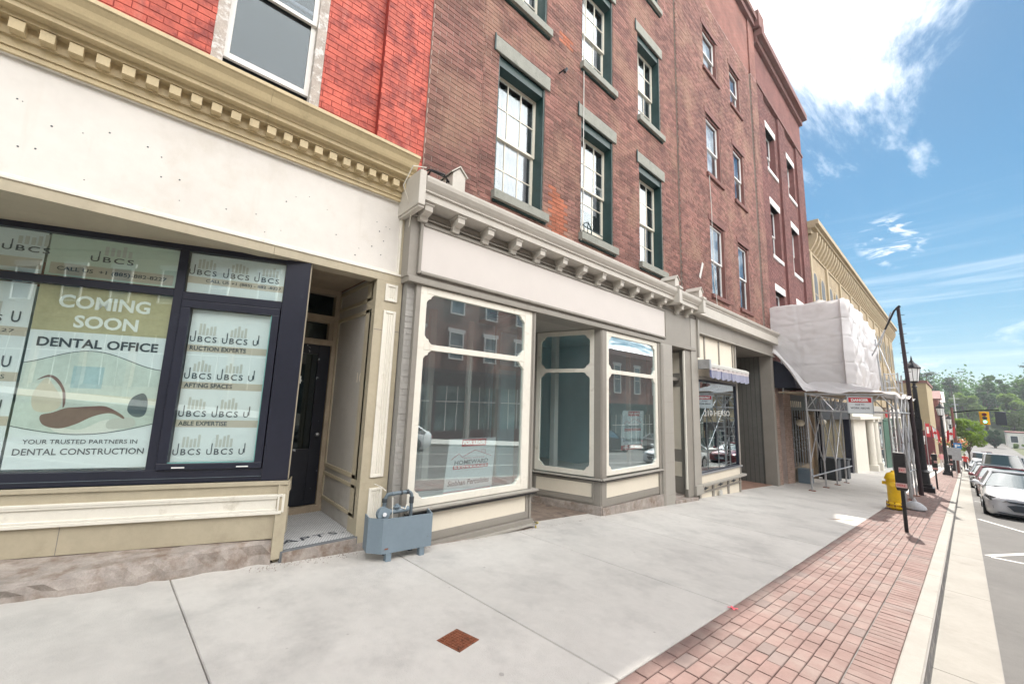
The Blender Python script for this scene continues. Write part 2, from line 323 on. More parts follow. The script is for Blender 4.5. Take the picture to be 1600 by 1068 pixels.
m_lintelb = mat('brown_stone', (0.17, 0.075, 0.065), 0.8, var=0.15, bump=0.2)
m_dgreen = mat('dark_green_woodwork', (0.016, 0.046, 0.045), 0.4, var=0.2, vs=6, bump=0.15)
m_sash = mat('cream_sash', (0.70, 0.66, 0.56), 0.45, var=0.06, bump=0.03)
m_sashw = mat('white_sash', (0.76, 0.75, 0.73), 0.45, var=0.05, bump=0.03)
m_oldwood = mat('weathered_casing', (0.42, 0.37, 0.33), 0.8, var=0.2, vs=8, bump=0.5, bs=90, dirt=(0.62, 0.60, 0.58), dscale=9, dlo=0.5, dhi=0.6)
m_curtain = mat('pale_curtain', (0.46, 0.445, 0.43), 0.9, var=0.08, vs=9, bump=0)
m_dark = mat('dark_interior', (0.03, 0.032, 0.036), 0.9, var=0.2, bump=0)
m_wall_in = mat('blue_grey_interior', (0.50, 0.66, 0.69), 0.8, var=0.05, bump=0)
m_floor_in = mat('interior_floor', (0.42, 0.42, 0.40), 0.4, var=0.1)
m_poster = mat('white_poster', (0.74, 0.78, 0.80), 0.5, var=0.02, bump=0)
m_posterc = mat('tinted_poster', (0.62, 0.70, 0.62), 0.5, var=0.03, bump=0)
m_olive = mat('olive_poster', (0.47, 0.43, 0.27), 0.5, var=0.12, vs=4, bump=0)
m_strip = mat('tan_poster_strip', (0.56, 0.49, 0.41), 0.5, var=0.04, bump=0)
m_bar = mat('grey_poster_bars', (0.55, 0.55, 0.52), 0.5, var=0.03, bump=0)
m_ink = mat('dark_ink', (0.05, 0.06, 0.075), 0.5, var=0, bump=0)
m_ink2 = mat('slate_ink', (0.045, 0.06, 0.08), 0.5, var=0, bump=0)
m_wink = mat('white_ink', (0.82, 0.84, 0.82), 0.5, var=0, bump=0)
m_redink = mat('red_ink', (0.55, 0.04, 0.05), 0.5, var=0, bump=0)
m_blue_photo = mat('photo_blue', (0.42, 0.55, 0.58), 0.5, var=0.1, vs=3, bump=0)
m_photo2 = mat('photo_pale', (0.60, 0.66, 0.62), 0.5, var=0.1, vs=3, bump=0)
m_tile = mat('small_white_tiles', (0.60, 0.61, 0.62), 0.35, var=0.08, vs=12, bump=0)
m_tilej = mat('tile_grout', (0.16, 0.17, 0.18), 0.9)
m_gas = mat('blue_grey_metal_box', (0.19, 0.245, 0.29), 0.45, var=0.07, vs=3, bump=0.04, dirt=(0.08, 0.07, 0.06), dscale=7, dlo=0.66, dhi=0.8)
m_gasp = mat('grey_pipe', (0.15, 0.19, 0.22), 0.4, 0.2, var=0.12, vs=9)
m_rust = mat('rusty_iron', (0.27, 0.095, 0.05), 0.75, 0.3, var=0.2, vs=20, bump=0.4, dirt=(0.12, 0.05, 0.03), dscale=18, dlo=0.5, dhi=0.65)
m_galv = mat('galvanised_steel', (0.50, 0.51, 0.53), 0.35, 0.75, var=0.12, vs=8, bump=0.05)
m_tarp = mat('white_tarp', (0.80, 0.79, 0.81), 0.35, var=0.04, vs=1.4, bump=0.25, bs=6, dirt=(0.58, 0.53, 0.52), dscale=1.6, dlo=0.54, dhi=0.85)
m_yel = mat('yellow_enamel', (0.80, 0.50, 0.005), 0.35, var=0.07, vs=8, bump=0.05, coat=0.3)
m_lampblk = mat('lamp_post_black', (0.014, 0.014, 0.017), 0.38, var=0.15, bump=0.03)
m_frost = mat('frosted_lamp_glass', (0.78, 0.80, 0.80), 0.25, var=0.03, bump=0)
m_globe = mat('globe_glass', (0.80, 0.72, 0.58), 0.25, var=0.03, bump=0)
m_tyre = mat('tyre_rubber', (0.018, 0.018, 0.019), 0.8, var=0.1)
m_rim = mat('alloy_rim', (0.45, 0.46, 0.48), 0.3, 0.8, var=0.05, bump=0)
m_carglass = mat('car_glass', (0.05, 0.075, 0.075), 0.03, 0.0, var=0.0, bump=0, spec=1.0, coat=1.0)
m_lightlens = mat('headlight_lens', (0.30, 0.31, 0.31), 0.05, 0.5, var=0.0, bump=0, spec=1.0, coat=1.0)
m_plate = mat('number_plate', (0.75, 0.77, 0.80), 0.4, var=0, bump=0)
m_bark = mat('bark', (0.10, 0.075, 0.055), 0.9, var=0.2, bump=0.5)
g_shop = glass('shop_glass', (0.93, 0.98, 0.98), 0.26, 0.9, wav=0.02, haze=0.035)
g_dental = glass('dental_glass', (0.96, 0.995, 0.985), 0.09, 0.9, wav=0.03)
g_up = glass('old_window_glass', (0.90, 0.92, 0.95), 0.055, 0.45, wav=0.30)
g_dark = glass('dark_glass', (0.62, 0.68, 0.70), 0.04, 0.9)
g_side = glass('side_shop_glass', (0.93, 0.98, 0.99), 0.035, 0.6, wav=0.02, haze=0.03)

# text ---------------------------------------------------------------
def text_mesh(s, bold=0.0, spacing=1.0, shear=0.0):
    cu = bpy.data.curves.new('t', 'FONT'); cu.body = s; cu.size = 1; cu.offset = bold; cu.space_character = spacing; cu.shear = shear; cu.resolution_u = 3
    o = bpy.data.objects.new('t', cu); COL.objects.link(o); dg = bpy.context.evaluated_depsgraph_get()
    me = bpy.data.meshes.new_from_object(o.evaluated_get(dg)); V = [v.co.copy() for v in me.vertices]; F = [tuple(p.vertices) for p in me.polygons]
    bpy.data.objects.remove(o); bpy.data.curves.remove(cu); bpy.data.meshes.remove(me); return V, F
def put_text(mb, s, org, right, up, width=None, height=None, bold=0.0, spacing=1.0, shear=0.0, mirror=False):
    """bottom-left corner at org; right/up unit vectors; keeps the aspect when one of width/height is None"""
    V, F = text_mesh(s, bold, spacing, shear)
    x0 = min(v.x for v in V); x1 = max(v.x for v in V); y0 = min(v.y for v in V); y1 = max(v.y for v in V)
    sx = (width / (x1 - x0)) if width else None; sy = (height / (y1 - y0)) if height else None
    sx = sx or sy; sy = sy or sx
    org = Vector(org); right = Vector(right); up = Vector(up)
    tf = mb.tf; mb.tf = None
    mb.add([tuple(org + right * ((v.x - x0) * sx) + up * ((v.y - y0) * sy)) for v in V], F); mb.tf = tf
YR = (0, 1, 0); UP = (0, 0, 1)

# brick walls ----------------------------------------------------------
CAMP = Vector((0, 0, H))
def brick_wall(parent, X, y0, y1, z0, z1, holes, m_b, m_m, n_ind=0, L_=0.208, h_=0.066, j=0.010, proud=0.008, tooth0=0, jit=0.0025, patch=None, keep=None, back=0.30, name='wall_core'):
    """mortar plane (with the holes left open) and the bricks standing proud of it"""
    # mortar / core: grid cells minus holes
    ys = sorted({y0, y1, *[v for h in holes for v in (h[0], h[1]) if y0 < v < y1]}); zs = sorted({z0, z1, *[v for h in holes for v in (h[2], h[3]) if z0 < v < z1]})
    core = MB()
    for zi in range(len(zs) - 1):
        run = None
        for yi in range(len(ys) - 1):
            cy = (ys[yi] + ys[yi + 1]) / 2; cz = (zs[zi] + zs[zi + 1]) / 2
            solid = not any(h[0] < cy < h[1] and h[2] < cz < h[3] for h in holes)
            if solid: run = ys[yi] if run is None else run
            if (not solid or yi == len(ys) - 2) and run is not None:
                core.box(X - back, X, run, ys[yi + 1] if solid else ys[yi], zs[zi], zs[zi + 1]); run = None
    core.build(name, m_m, parent)
    rows = []; z = z0 + j / 2; k = 0; full = None; rnd = random.Random(int(abs(y0 * 100) + z0 * 7))
    while z + h_ <= z1 + 0.002:
        segs = [(y0 - (tooth0 if k % 2 else 0), y1)]
        for h in holes:
            if h[3] > z + 0.004 and h[2] < z + h_ - 0.004:
                ns = []
                for a, b in segs:
                    if h[1] <= a or h[0] >= b: ns.append((a, b)); continue
                    if h[0] > a: ns.append((a, h[0]))
                    if h[1] < b: ns.append((h[1], b))
                segs = ns
        off = (k % 2) * (L_ + j) / 2
        for a, b in segs:
            i0 = math.floor((a - off) / (L_ + j)); y = off + i0 * (L_ + j)
            while y < b:
                s0 = max(a, y + j / 2); s1 = min(b, y + L_ + j / 2)
                if s1 - s0 > 0.012: rows.append((s0, s1, z))
                y += L_ + j
        z += h_ + j; k += 1
    def dist(r): return (Vector((X, (r[0] + r[1]) / 2, r[2])) - CAMP).length
    def inview(r):
        d = Vector((X, (r[0] + r[1]) / 2, r[2])) - CAMP; dd = d.dot(f_)
        return dd > 0 and abs(d.dot(r_) / dd) < 1.28 and abs(d.dot(u_) / dd) < 0.86
    rows.sort(key=lambda r: (0 if inview(r) else 1, dist(r)))
    ind = [r for r in rows[:n_ind] if inview(r)]; rest = rows[len(ind):]
    cache = {}
    for (a, b, z) in ind:
        w_ = max(.01, round(b - a, 2)); mt = patch(a, z) if patch else None; key = (w_, mt.name if mt else '')
        if key not in cache:
            q = MB().box(-0.004, proud, -w_ / 2, w_ / 2, 0, h_); cache[key] = q.mesh('brick', mt or m_b)
        o = inst(cache[key], 'brick', (X + rnd.uniform(-jit, jit), (a + b) / 2, z), parent)
    groups = {}
    for (a, b, z) in rest:
        mt = (patch(a, z) if patch else None) or m_b
        q = groups.setdefault(mt.name, (mt, MB()))[1]; d = X + proud + rnd.uniform(-jit, jit)
        q.add([(X - .002, a, z), (d, a, z), (d, b, z), (X - .002, b, z), (X - .002, a, z + h_), (d, a, z + h_), (d, b, z + h_), (X - .002, b, z + h_)],
              [(0, 1, 5, 4), (1, 2, 6, 5), (2, 3, 7, 6), (4, 5, 6, 7), (0, 3, 2, 1)])
    for mt, q in groups.values():
        tag(q.build('brickwork', mt, parent), kind='stuff')

def sash_window(parent, X, y0, y1, z0, z1, rec, mframe, nx, nz, sash=0.055, munt=0.018, jamb_mat=None, gl=None, lift=0.0, back=None, meet=0.5, proud=0.0, jt=0.03, name='window', drop=None):
    """recessed double-hung sash in an opening of a wall facing +x. drop: head board height"""
    Xg = X - rec; gl = gl or g_up
    fr = MB()
    hb = drop or 0.0
    W_ = MB()
    if jamb_mat:
        W_.box(Xg - 0.05, X - 0.012, y0, y0 + jt, z0, z1); W_.box(Xg - 0.05, X - 0.012, y1 - jt, y1, z0, z1); W_.box(Xg - 0.05, X - 0.03, y0 + jt, y1 - jt, z1 - max(hb, jt), z1)
        W_.box(Xg - 0.06, X - 0.02, y0 + jt, y1 - jt, z0, z0 + 0.02)
        fo = W_.build(name, jamb_mat, parent, world=(X, (y0 + y1) / 2, z0))
    ya, yb = (y0 + jt, y1 - jt) if jamb_mat else (y0, y1); za, zb = (z0 + 0.02, z1 - max(hb, jt)) if jamb_mat else (z0, z1)
    zm = za + (zb - za) * meet
    frames = MB()
    specs = [(zm - 0.02, zb, 0.0), (za + lift, zm + 0.02 + lift, -0.035)]
    panes = []
    for i, (a, b, dx) in enumerate(specs):
        frames.frame(Xg + dx - 0.02, Xg + dx + 0.018, ya, yb, a, b, sash, sash * (1.2 if i else 0.8), sash * (0.8 if i else 1.0))
        iy0, iy1, iz0, iz1 = ya + sash, yb - sash, a + sash * (1.2 if i else 0.8), b - sash * (0.8 if i else 1.0)
        for c in range(1, nx):
            yc = iy0 + (iy1 - iy0) * c / nx; frames.box(Xg + dx - 0.012, Xg + dx + 0.012, yc - munt / 2, yc + munt / 2, iz0, iz1)
        for c in range(1, nz):
            zc = iz0 + (iz1 - iz0) * c / nz
            for c2 in range(nx):
                ys0 = iy0 + (iy1 - iy0) * c2 / nx + (munt / 2 if c2 else 0); ys1 = iy0 + (iy1 - iy0) * (c2 + 1) / nx - (munt / 2 if c2 < nx - 1 else 0)
                frames.box(Xg + dx - 0.011, Xg + dx + 0.011, ys0, ys1, zc - munt / 2, zc + munt / 2)
        panes.append((iy0, iy1, iz0, iz1, Xg + dx))
    if not jamb_mat: fo = frames.build(name, mframe, parent, world=(X, (y0 + y1) / 2, z0))
    else: frames.build('sash', mframe, fo, world=(Xg, (y0 + y1) / 2, z0))
    for (iy0, iy1, iz0, iz1, xg) in panes:
        pw = (iy1 - iy0) / nx; ph = (iz1 - iz0) / nz
        me = MB().box(-0.002, 0.002, -pw / 2 - .003, pw / 2 + .003, -ph / 2 - .003, ph / 2 + .003).mesh('pane', gl)
        for a in range(nx):
            for b in range(nz):
                o = inst(me, 'pane', (xg + random.uniform(-.0015, .0015), iy0 + pw * (a + .5), iz0 + ph * (b + .5)), fo)
                o.rotation_euler = (0, random.uniform(-.006, .006), random.uniform(-.006, .006))
    if back:
        bm_, bz0, bz1 = back
        n = 26; cb2 = MB(); yy = [ya + (yb - ya) * i / n for i in range(n + 1)]; zz0 = za + (zb - za) * bz0; zz1 = za + (zb - za) * bz1
        vs = []; 
        for i, y in enumerate(yy):
            d = Xg - 0.16 + 0.02 * math.sin(i * 1.9) + 0.01 * math.sin(i * 0.7); vs += [(d, y, zz0), (d, y, zz1)]
        cb2.add(vs, [(2 * i, 2 * i + 2, 2 * i + 3, 2 * i + 1) for i in range(n)])
        cb2.build('curtain', bm_, fo, world=(Xg - 0.16, (y0 + y1) / 2, z0))
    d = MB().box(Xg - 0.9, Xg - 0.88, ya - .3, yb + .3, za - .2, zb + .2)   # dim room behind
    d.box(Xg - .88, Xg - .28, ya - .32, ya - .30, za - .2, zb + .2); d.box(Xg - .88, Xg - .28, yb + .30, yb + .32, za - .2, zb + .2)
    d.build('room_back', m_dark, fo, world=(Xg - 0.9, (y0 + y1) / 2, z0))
    return fo

def translucent(m, col, fac):
    t = m.node_tree; b = t.nodes['Principled BSDF']; out = t.nodes['Material Output']
    tl_ = t.nodes.new('ShaderNodeBsdfTranslucent'); tl_.inputs[0].default_value = (*col, 1); mx = t.nodes.new('ShaderNodeMixShader'); mx.inputs[0].default_value = fac
    t.links.new(b.outputs[0], mx.inputs[1]); t.links.new(tl_.outputs[0], mx.inputs[2]); t.links.new(mx.outputs[0], out.inputs[0])
translucent(m_tarp, (0.75, 0.72, 0.70), 0.30)
# ================================================================== GROUND
def TG(x, y, z): return (x, y, z + gz(y))
def strip(name, x0, x1, dz, thick, m, y0=-8, y1=260, step=5, kind='structure'):
    b = MB(TG); n = int(math.ceil((y1 - y0) / step)); vs = []; fs = []
    for i in range(n + 1):
        y = min(y0 + i * step, y1); vs += [(x0, y, dz), (x1, y, dz), (x1, y, dz - thick), (x0, y, dz - thick)]
    for i in range(n):
        a = i * 4; b_ = a + 4
        fs += [(a, a + 1, b_ + 1, b_), (a + 1, a + 2, b_ + 2, b_ + 1), (a + 3, a, b_, b_ + 3)]
    fs += [(0, 3, 2, 1), (n * 4, n * 4 + 1, n * 4 + 2, n * 4 + 3)]
    b.add(vs, fs); o = b.build(name, m); return tag(o, kind=kind)
m_earth = mat('far_grass_and_earth', (0.075, 0.085, 0.04), 0.95, var=0.25, vs=0.15, bump=0)
strip('ground', -400, 400, -0.34, 0.05, m_earth, -60, 700, 10)
strip('road', 0.058, 8.9, -0.12, 0.15, m_asph, -8, 330)
gut = strip('gutter', -0.334, 0.06, -0.116, 0.12, m_joint, -8, 130)
me = {}
for k in range(-2, 30):          # gutter pans poured in lengths
    y0 = k * 2.9 - 0.8
    MB(TG).add([(-.334, y0, -.108), (.056, y0, -.112), (.056, y0 + 2.892, -.112), (-.334, y0 + 2.892, -.108), (-.334, y0, -.17), (.056, y0, -.17), (.056, y0 + 2.892, -.17), (-.334, y0 + 2.892, -.17)],
        [(0, 1, 2, 3), (0, 4, 5, 1), (1, 5, 6, 2), (2, 6, 7, 3)]).build('gutter_pan', m_gutter, gut, world=(0, y0, gz(y0)))
kerb = strip('kerb', -0.478, -0.335, -0.004, 0.16, m_joint, -8, 130)
for k in range(-3, 42):
    y0 = k * 2.05 - 0.15; y1 = y0 + 2.044
    b = MB(TG); s_ = .018
    pr = [(-.480, -.15), (-.480, -.002), (-.470, .004), (-.350, .002), (-.336, -.012), (-.331, -.15)]
    vs = [(x, y0, z) for x, z in pr] + [(x, y1, z) for x, z in pr]
    b.add(vs, [(i, i + 1, i + 7, i + 6) for i in range(5)] + [(0, 1, 2, 3, 4, 5)[::-1], (6, 7, 8, 9, 10, 11)])
    ob = b.build('kerb_stone', m_kerb, kerb, world=(-.4, y0, gz(y0)))
    ob.data.materials.append(m_kface); ob.data.polygons[4].material_index = 1
# concrete walk: slabs with open joints
walk = strip('sidewalk', -4.95, -1.622, -0.03, 0.12, m_joint, -8, 64)
rs = random.Random(3)
for k in range(-4, 31):
    y0 = 0.35 + 1.93 * k; g_ = 0.0032
    def Y(x, y): return y + 0.07 * (x + 4.5)
    d0, d1 = rs.uniform(-.0015, .0015), rs.uniform(-.0015, .0015)
    a, b, c, d = (-4.95, Y(-4.95, y0 + g_)), (-1.626, Y(-1.626, y0 + g_)), (-1.626, Y(-1.626, y0 + 1.93 - g_)), (-4.95, Y(-4.95, y0 + 1.93 - g_))
    e = .006
    top = [(a[0], a[1] + e, d0), (b[0] - e, b[1] + e, d1), (c[0] - e, c[1] - e, d1), (d[0], d[1] - e, d0)]
    mid = [(a[0], a[1], d0 - .007), (b[0], b[1], d1 - .007), (c[0], c[1], d1 - .007), (d[0], d[1], d0 - .007)]
    low = [(p[0], p[1], -.06) for p in mid]
    MB(TG).add(top + mid + low, [(0, 1, 2, 3)] + [(i, i + 4, (i + 1) % 4 + 4, (i + 1) % 4) for i in range(4)] + [(i + 4, i + 8, (i + 1) % 4 + 8, (i + 1) % 4 + 4) for i in range(4)]).build('slab', m_conc, walk, world=(-3.2, y0, gz(y0)))
strip('far_sidewalk', -4.95, -0.48, -0.002, 0.12, m_conc, 64, 130)
# brick paving
pav = strip('brick_paving', -1.622, -0.480, -0.016, 0.12, m_joint, -8, 64)
rp = random.Random(11); P = []
for c in range(9):
    x0 = -1.618 + c * 0.1005
    y = -1.0 + rp.uniform(0, .2) + (c % 2) * 0.105
    while y < 62:
        P.append((x0, x0 + 0.0955, y, y + 0.2045)); y += 0.210
y = -1.0
while y < 62: P.append((-0.708, -0.484, y, y + 0.0965)); y += 0.1015
def pv(p):
    d = Vector(((p[0] + p[1]) / 2, (p[2] + p[3]) / 2, gz(p[2]))) - CAMP; dd = d.dot(f_)
    return (0 if dd > 0 and abs(d.dot(r_) / dd) < 1.3 and -d.dot(u_) / dd < .87 else 1, d.length)
P.sort(key=pv); cache = {}; rest = {0: MB(TG), 1: MB(TG)}
for i, (x0, x1, y0, y1) in enumerate(P):
    gm = 1 if rp.random() < 0.12 else 0; dz = rp.uniform(-.0022, .0022); a = (x1 - x0) / 2; b = (y1 - y0) / 2; cx_, cy_ = (x0 + x1) / 2, (y0 + y1) / 2; e = .004
    if i < 300:
        key = (round(a, 3), gm)
        if key not in cache:
            cache[key] = MB().add([(-a + e, -b + e, 0), (a - e, -b + e, 0), (a - e, b - e, 0), (-a + e, b - e, 0), (-a, -b, -.005), (a, -b, -.005), (a, b, -.005), (-a, b, -.005), (-a, -b, -.04), (a, -b, -.04), (a, b, -.04), (-a, b, -.04)],
                [(0, 1, 2, 3)] + [(k, k + 4, (k + 1) % 4 + 4, (k + 1) % 4) for k in range(4)] + [(k + 4, k + 8, (k + 1) % 4 + 8, (k + 1) % 4 + 4) for k in range(4)]).mesh('paver', m_paver2 if gm else m_paver)
        o = inst(cache[key], 'paver', (cx_, cy_, gz(cy_) + dz), pav); o.rotation_euler = (-G + rp.uniform(-.008, .008), rp.uniform(-.01, .01), rp.uniform(-.006, .006))
    else:
        t = rp.uniform(-.002, .002)
        rest[gm].add([(x0 + e, y0 + e, dz), (x1 - e, y0 + e, dz + t), (x1 - e, y1 - e, dz), (x0 + e, y1 - e, dz - t), (x0, y0, dz - .005), (x1, y0, dz - .005), (x1, y1, dz - .005), (x0, y1, dz - .005)],
            [(0, 1, 2, 3)] + [(k, k + 4, (k + 1) % 4 + 4, (k + 1) % 4) for k in range(4)])
for gm in (0, 1): tag(rest[gm].build('pavers', m_paver2 if gm else m_paver, pav), kind='stuff')
# orange survey paint at the corner of a joint
b = MB(TG); 
for a in (0.5, 2.2): 
    ca, sa = math.cos(a), math.sin(a); b.quad(*[( -1.60 + ca * u - sa * v, 4.36 + sa * u + ca * v, .006) for u, v in ((-.045, -.009), (.045, -.009), (.045, .009), (-.045, .009))])
tag(b.build('paint_mark', mat('pink_survey_paint', (0.85, 0.10, 0.15), 0.6, var=0)), 'small pink survey cross sprayed at the end of a sidewalk joint', 'paint mark')
# painted parking hatches
def mark(pts, wd=0.10):
    b = MB(TG)
    for (x0, y0), (x1, y1) in zip(pts[:-1], pts[1:]):
        d = Vector((x1 - x0, y1 - y0)).normalized(); n_ = Vector((-d.y, d.x)) * wd / 2
        b.quad((x0 + n_.x, y0 + n_.y, -.1155), (x0 - n_.x, y0 - n_.y, -.1155), (x1 - n_.x, y1 - n_.y, -.1155), (x1 + n_.x, y1 + n_.y, -.1155))
    return tag(b.build('road_marking', m_mark), kind='structure')
mark([(0.10, 17.7), (2.3, 13.1)]); mark([(0.12, 11.42), (2.2, 16.2)]); mark([(0.16, 11.36), (2.3, 11.36)]); mark([(2.3, 6), (2.3, 60)]); mark([(5.6, -8), (5.6, 30)])
for yy in (24.4, 31.4, 38.4): mark([(0.10, yy), (2.3, yy)])
# gum spots and small stains trodden into the slabs
q = MB(TG); rg_ = random.Random(77)
for k in range(70):
    x = rg_.uniform(-4.3, -1.7); y = rg_.uniform(0.4, 16); r = rg_.choice((.006, .009, .012, .016)) * rg_.uniform(.6, 1.2)
    n_ = 7; q.add([(x + r * math.cos(6.283 * i / n_) * rg_.uniform(.7, 1.2), y + r * math.sin(6.283 * i / n_) * rg_.uniform(.7, 1.2), .0022) for i in range(n_)], [tuple(range(n_))])
tag(q.build('gum_spots', mat('old_gum', (.38, .36, .34), .8, var=.1, bump=0)), 'small dark gum spots and stains scattered over the pale sidewalk slabs', 'stains', kind='stuff')
tag(MB(TG).add([(-2.15, 11.3, .002), (-1.72, 11.75, .002), (-1.70, 11.98, .002), (-2.0, 11.62, .002)], [(0, 1, 2, 3)]).build('dirt_streak', mat('brown_dirt', (.30, .22, .16), .9, var=.2, bump=0)), 'thin brown dirt streak across the slab near the brick paving edge', 'stain')
# rusted drain cover, turned in its slab
gr = thing('drain_cover', 'square rusty iron drain cover set flush in the pale concrete sidewalk', 'drain cover', (-2.565, 1.875, gz(1.875)))
cen = Vector((-2.565, 1.875)); ax = Vector((-.052, .208)).normalized(); ay = Vector((-ax.y, ax.x)) * -1
def TD(u, v, z):
    p = cen + ax * u + ay * v; return (p.x, p.y, gz(p.y) + z)
b = MB(TD); b.box(-.108, .108, -.108, .108, -.02, .003); b.build('frame', m_rust, gr, world=(-2.565, 1.875, gz(1.875)))
b = MB(TD)
for i in range(7):
    for k in range(7): b.box(-.093 + i * .027, -.072 + i * .027, -.093 + k * .027, -.072 + k * .027, .0031, .0085)
b.build('lid_tread', m_rust, gr, world=(-2.565, 1.875, gz(1.875)))

# ================================================================== RED PAINTED BUILDING (B1)
B1 = thing('shop_building', 'bright red painted brick building with a wide cream fascia over dark framed corner windows', 'building', (-4.7, 0, 0))
P0 = Vector((-4.70, 1.17)); dv = Vector((-.76, -2.0)).normalized(); no = Vector((0.935, -0.355)).normalized()
def TS(d, s, z):          # splayed shopfront: d out of the glass, s leftwards from the corner post
    p = P0 + dv * s + no * d; return (p.x, p.y, z)
brick_wall(B1, -4.72, -4.2, 1.74, 4.62, 9.5, [(0.04, 1.06, 4.70, 7.6), (-2.4, -1.3, 4.70, 7.6)], m_brickA, m_mortA, n_ind=230, proud=0.0045, jit=0.0015)
brick_wall(B1, -4.63, 1.74, 2.385, 4.62, 9.5, [], m_brickA, m_mortA, n_ind=70, proud=0.0045, jit=0.0015, back=0.4, name='pier_core')
MB().box(-12, -4.9, -4.2, 2.37, 9.5, 16.5).box(-12, -4.66, -4.2, 2.37, 9.5, 16.5).box(-12, -11.8, -4.2, 2.37, -1, 9.5).box(-12, -5.1, -4.35, -4.2, -1, 16.5).build('upper_wall', m_brickA, B1)
for nm, yy in (('a', 0.04), ('b', -2.4)):
    w1 = yy + 1.02
    MB().box(-4.86, -4.715, yy, yy + .10, 4.72, 7.6).box(-4.86, -4.715, w1 - .10, w1, 4.72, 7.6).box(-4.86, -4.70, yy - .02, w1 + .02, 4.72, 4.83).build('window_casing', m_oldwood, B1)
    fo = sash_window(B1, -4.74, yy + .10, w1 - .10, 4.90, 7.35, .06, m_sashw, 1, 1, sash=.05, gl=glass('smoky_sash_glass', (.55, .58, .62), .05, .25, wav=.2), lift=.15, meet=.44)
    MB().box(-4.86, -4.78, yy + .1, w1 - .1, 4.83, 4.90).build('window_sill', m_sashw, B1)
# cornice: frieze, dentils, corona, crown
b = MB()
b.box(-4.95, -4.66, -4.2, 2.21, 4.12, 4.165); b.box(-4.95, -4.645, -4.2, 2.20, 4.165, 4.24)
b.box(-4.95, -4.62, -4.2, 2.20, 4.24, 4.345); b.build('frieze', m_khaki, B1)
dm = MB().box(-.05, .045, -.040, .040, -.038, .042).mesh('dentil', m_khaki)
y = -4.02
while y < 2.2:
    inst(dm, 'dentil', (-4.585, y, 4.29), B1); y += 0.1545
prof = [(-4.95, 4.345), (-4.54, 4.345), (-4.54, 4.385), (-4.47, 4.392), (-4.47, 4.43), (-4.455, 4.435), (-4.44, 4.46), (-4.40, 4.475), (-4.385, 4.50), (-4.365, 4.55), (-4.335, 4.59), (-4.32, 4.60), (-4.32, 4.635), (-4.95, 4.70)]
for a, b_ in ((-4.2, 0.555), (0.557, 2.205)):
    q = MB(); n = len(prof); q.add([(x, a, z) for x, z in prof] + [(x, b_, z) for x, z in prof], [tuple(range(n)), tuple(range(n, 2 * n))[::-1]] + [(i, i + n, (i + 1) % n + n, (i + 1) % n) for i in range(n)])
    q.build('cornice_length', m_khaki, B1)
MB().box(-4.95, -4.74, -4.2, 2.385, 4.55, 4.64).build('flashing', m_lintelb, B1)
# fascia
MB().box(-4.9, -4.712, -4.2, 2.19, 3.175, 4.16).build('fascia_panel', m_offwhite, B1)
MB().frame(-4.9, -4.685, -4.2, 2.20, 3.155, 4.135, .022).build('fascia_moulding', m_ivory, B1, bevel=.004)
MB().box(-4.9, -4.68, 2.20, 2.262, 3.155, 4.135).box(-4.88, -4.68, -4.2, 0.795, 3.035, 3.155).box(-4.88, -4.68, 0.797, 2.262, 3.035, 3.155).build('lintel_board', m_tan, B1, bevel=.003)
MB().box(-4.705, -4.668, -4.2, 2.262, 3.13, 3.155).build('lintel_bead', m_ivory, B1, bevel=.004)
rb = random.Random(5)
b = MB()
for i in range(34): b.disc((-4.7115, rb.uniform(-1.2, 2.1), rb.uniform(3.25, 3.8)), rb.uniform(.004, .009), 'x', .002, 6)
b.build('old_sign_holes', m_ink, B1)
# soffit and recess
MB().box(-7.2, -4.88, -4.2, 1.17, 3.052, 3.10).build('soffit', m_tan, B1)
# splayed shopfront: frame
fr = MB(TS)
fr.box(-.10, .0, 0.0, 3.6, 2.995, 3.10)                       # head
fr.box(-.10, .0, 0.0, 3.6, 0.72, 0.845)                       # bottom rail
fr.box(-.10, .0, 1.11, 1.185, .845, 2.995)
fr.box(-.10, .0, 1.185, 3.6, 2.515, 2.585); fr.box(-.10, .0, 0.24, 1.11, 2.49, 2.57)
fr.box(-.12, .02, 0.0, 0.235, 0.72, 3.10)                      # corner post
fr.box(-.04, .015, .28, 1.09, .845, .855)
win = fr.build('window_frame', m_navy, B1, bevel=.003)
q = MB(TS); q.box(-.09, .02, .245, 1.105, .845, .905); q.box(-.09, .02, .245, 1.105, 2.41, 2.485); q.box(-.09, .02, .245, .315, .905, 2.41); q.box(-.09, .02, 1.025, 1.105, .905, 2.41); q.build('casement', m_navy, win, bevel=.006)
q = MB(TS); q.box(.02, .026, .36, .46, .862, .872); q.box(.02, .026, .88, .98, .862, .872); q.build('drain_cap', m_wink, win)
q = MB(TS); q.box(.0, .012, .095, .10, .74, 3.0); q.box(.0, .006, .24, 3.6, .765, .768); q.build('frame_trim', m_gasp, win)
MB(TS).box(-.022, -.016, 1.185, 3.6, .845, 2.515).build('glass', g_dental, win); MB(TS).box(-.022, -.016, 1.185, 3.6, 2.585, 2.995).build('glass', g_dental, win)
MB(TS).box(-.022, -.016, .24, 1.11, 2.57, 2.995).build('glass', g_dental, win); MB(TS).box(-.012, -.006, .315, 1.025, .905, 2.41).build('glass', g_dental, win)
MB(TS).box(-.014, .002, .315, .325, .905, 2.41).box(-.014, .002, .315, 1.025, .905, .912).build('glass_edge', mat('teal_gasket', (.18, .42, .40), .4), win)
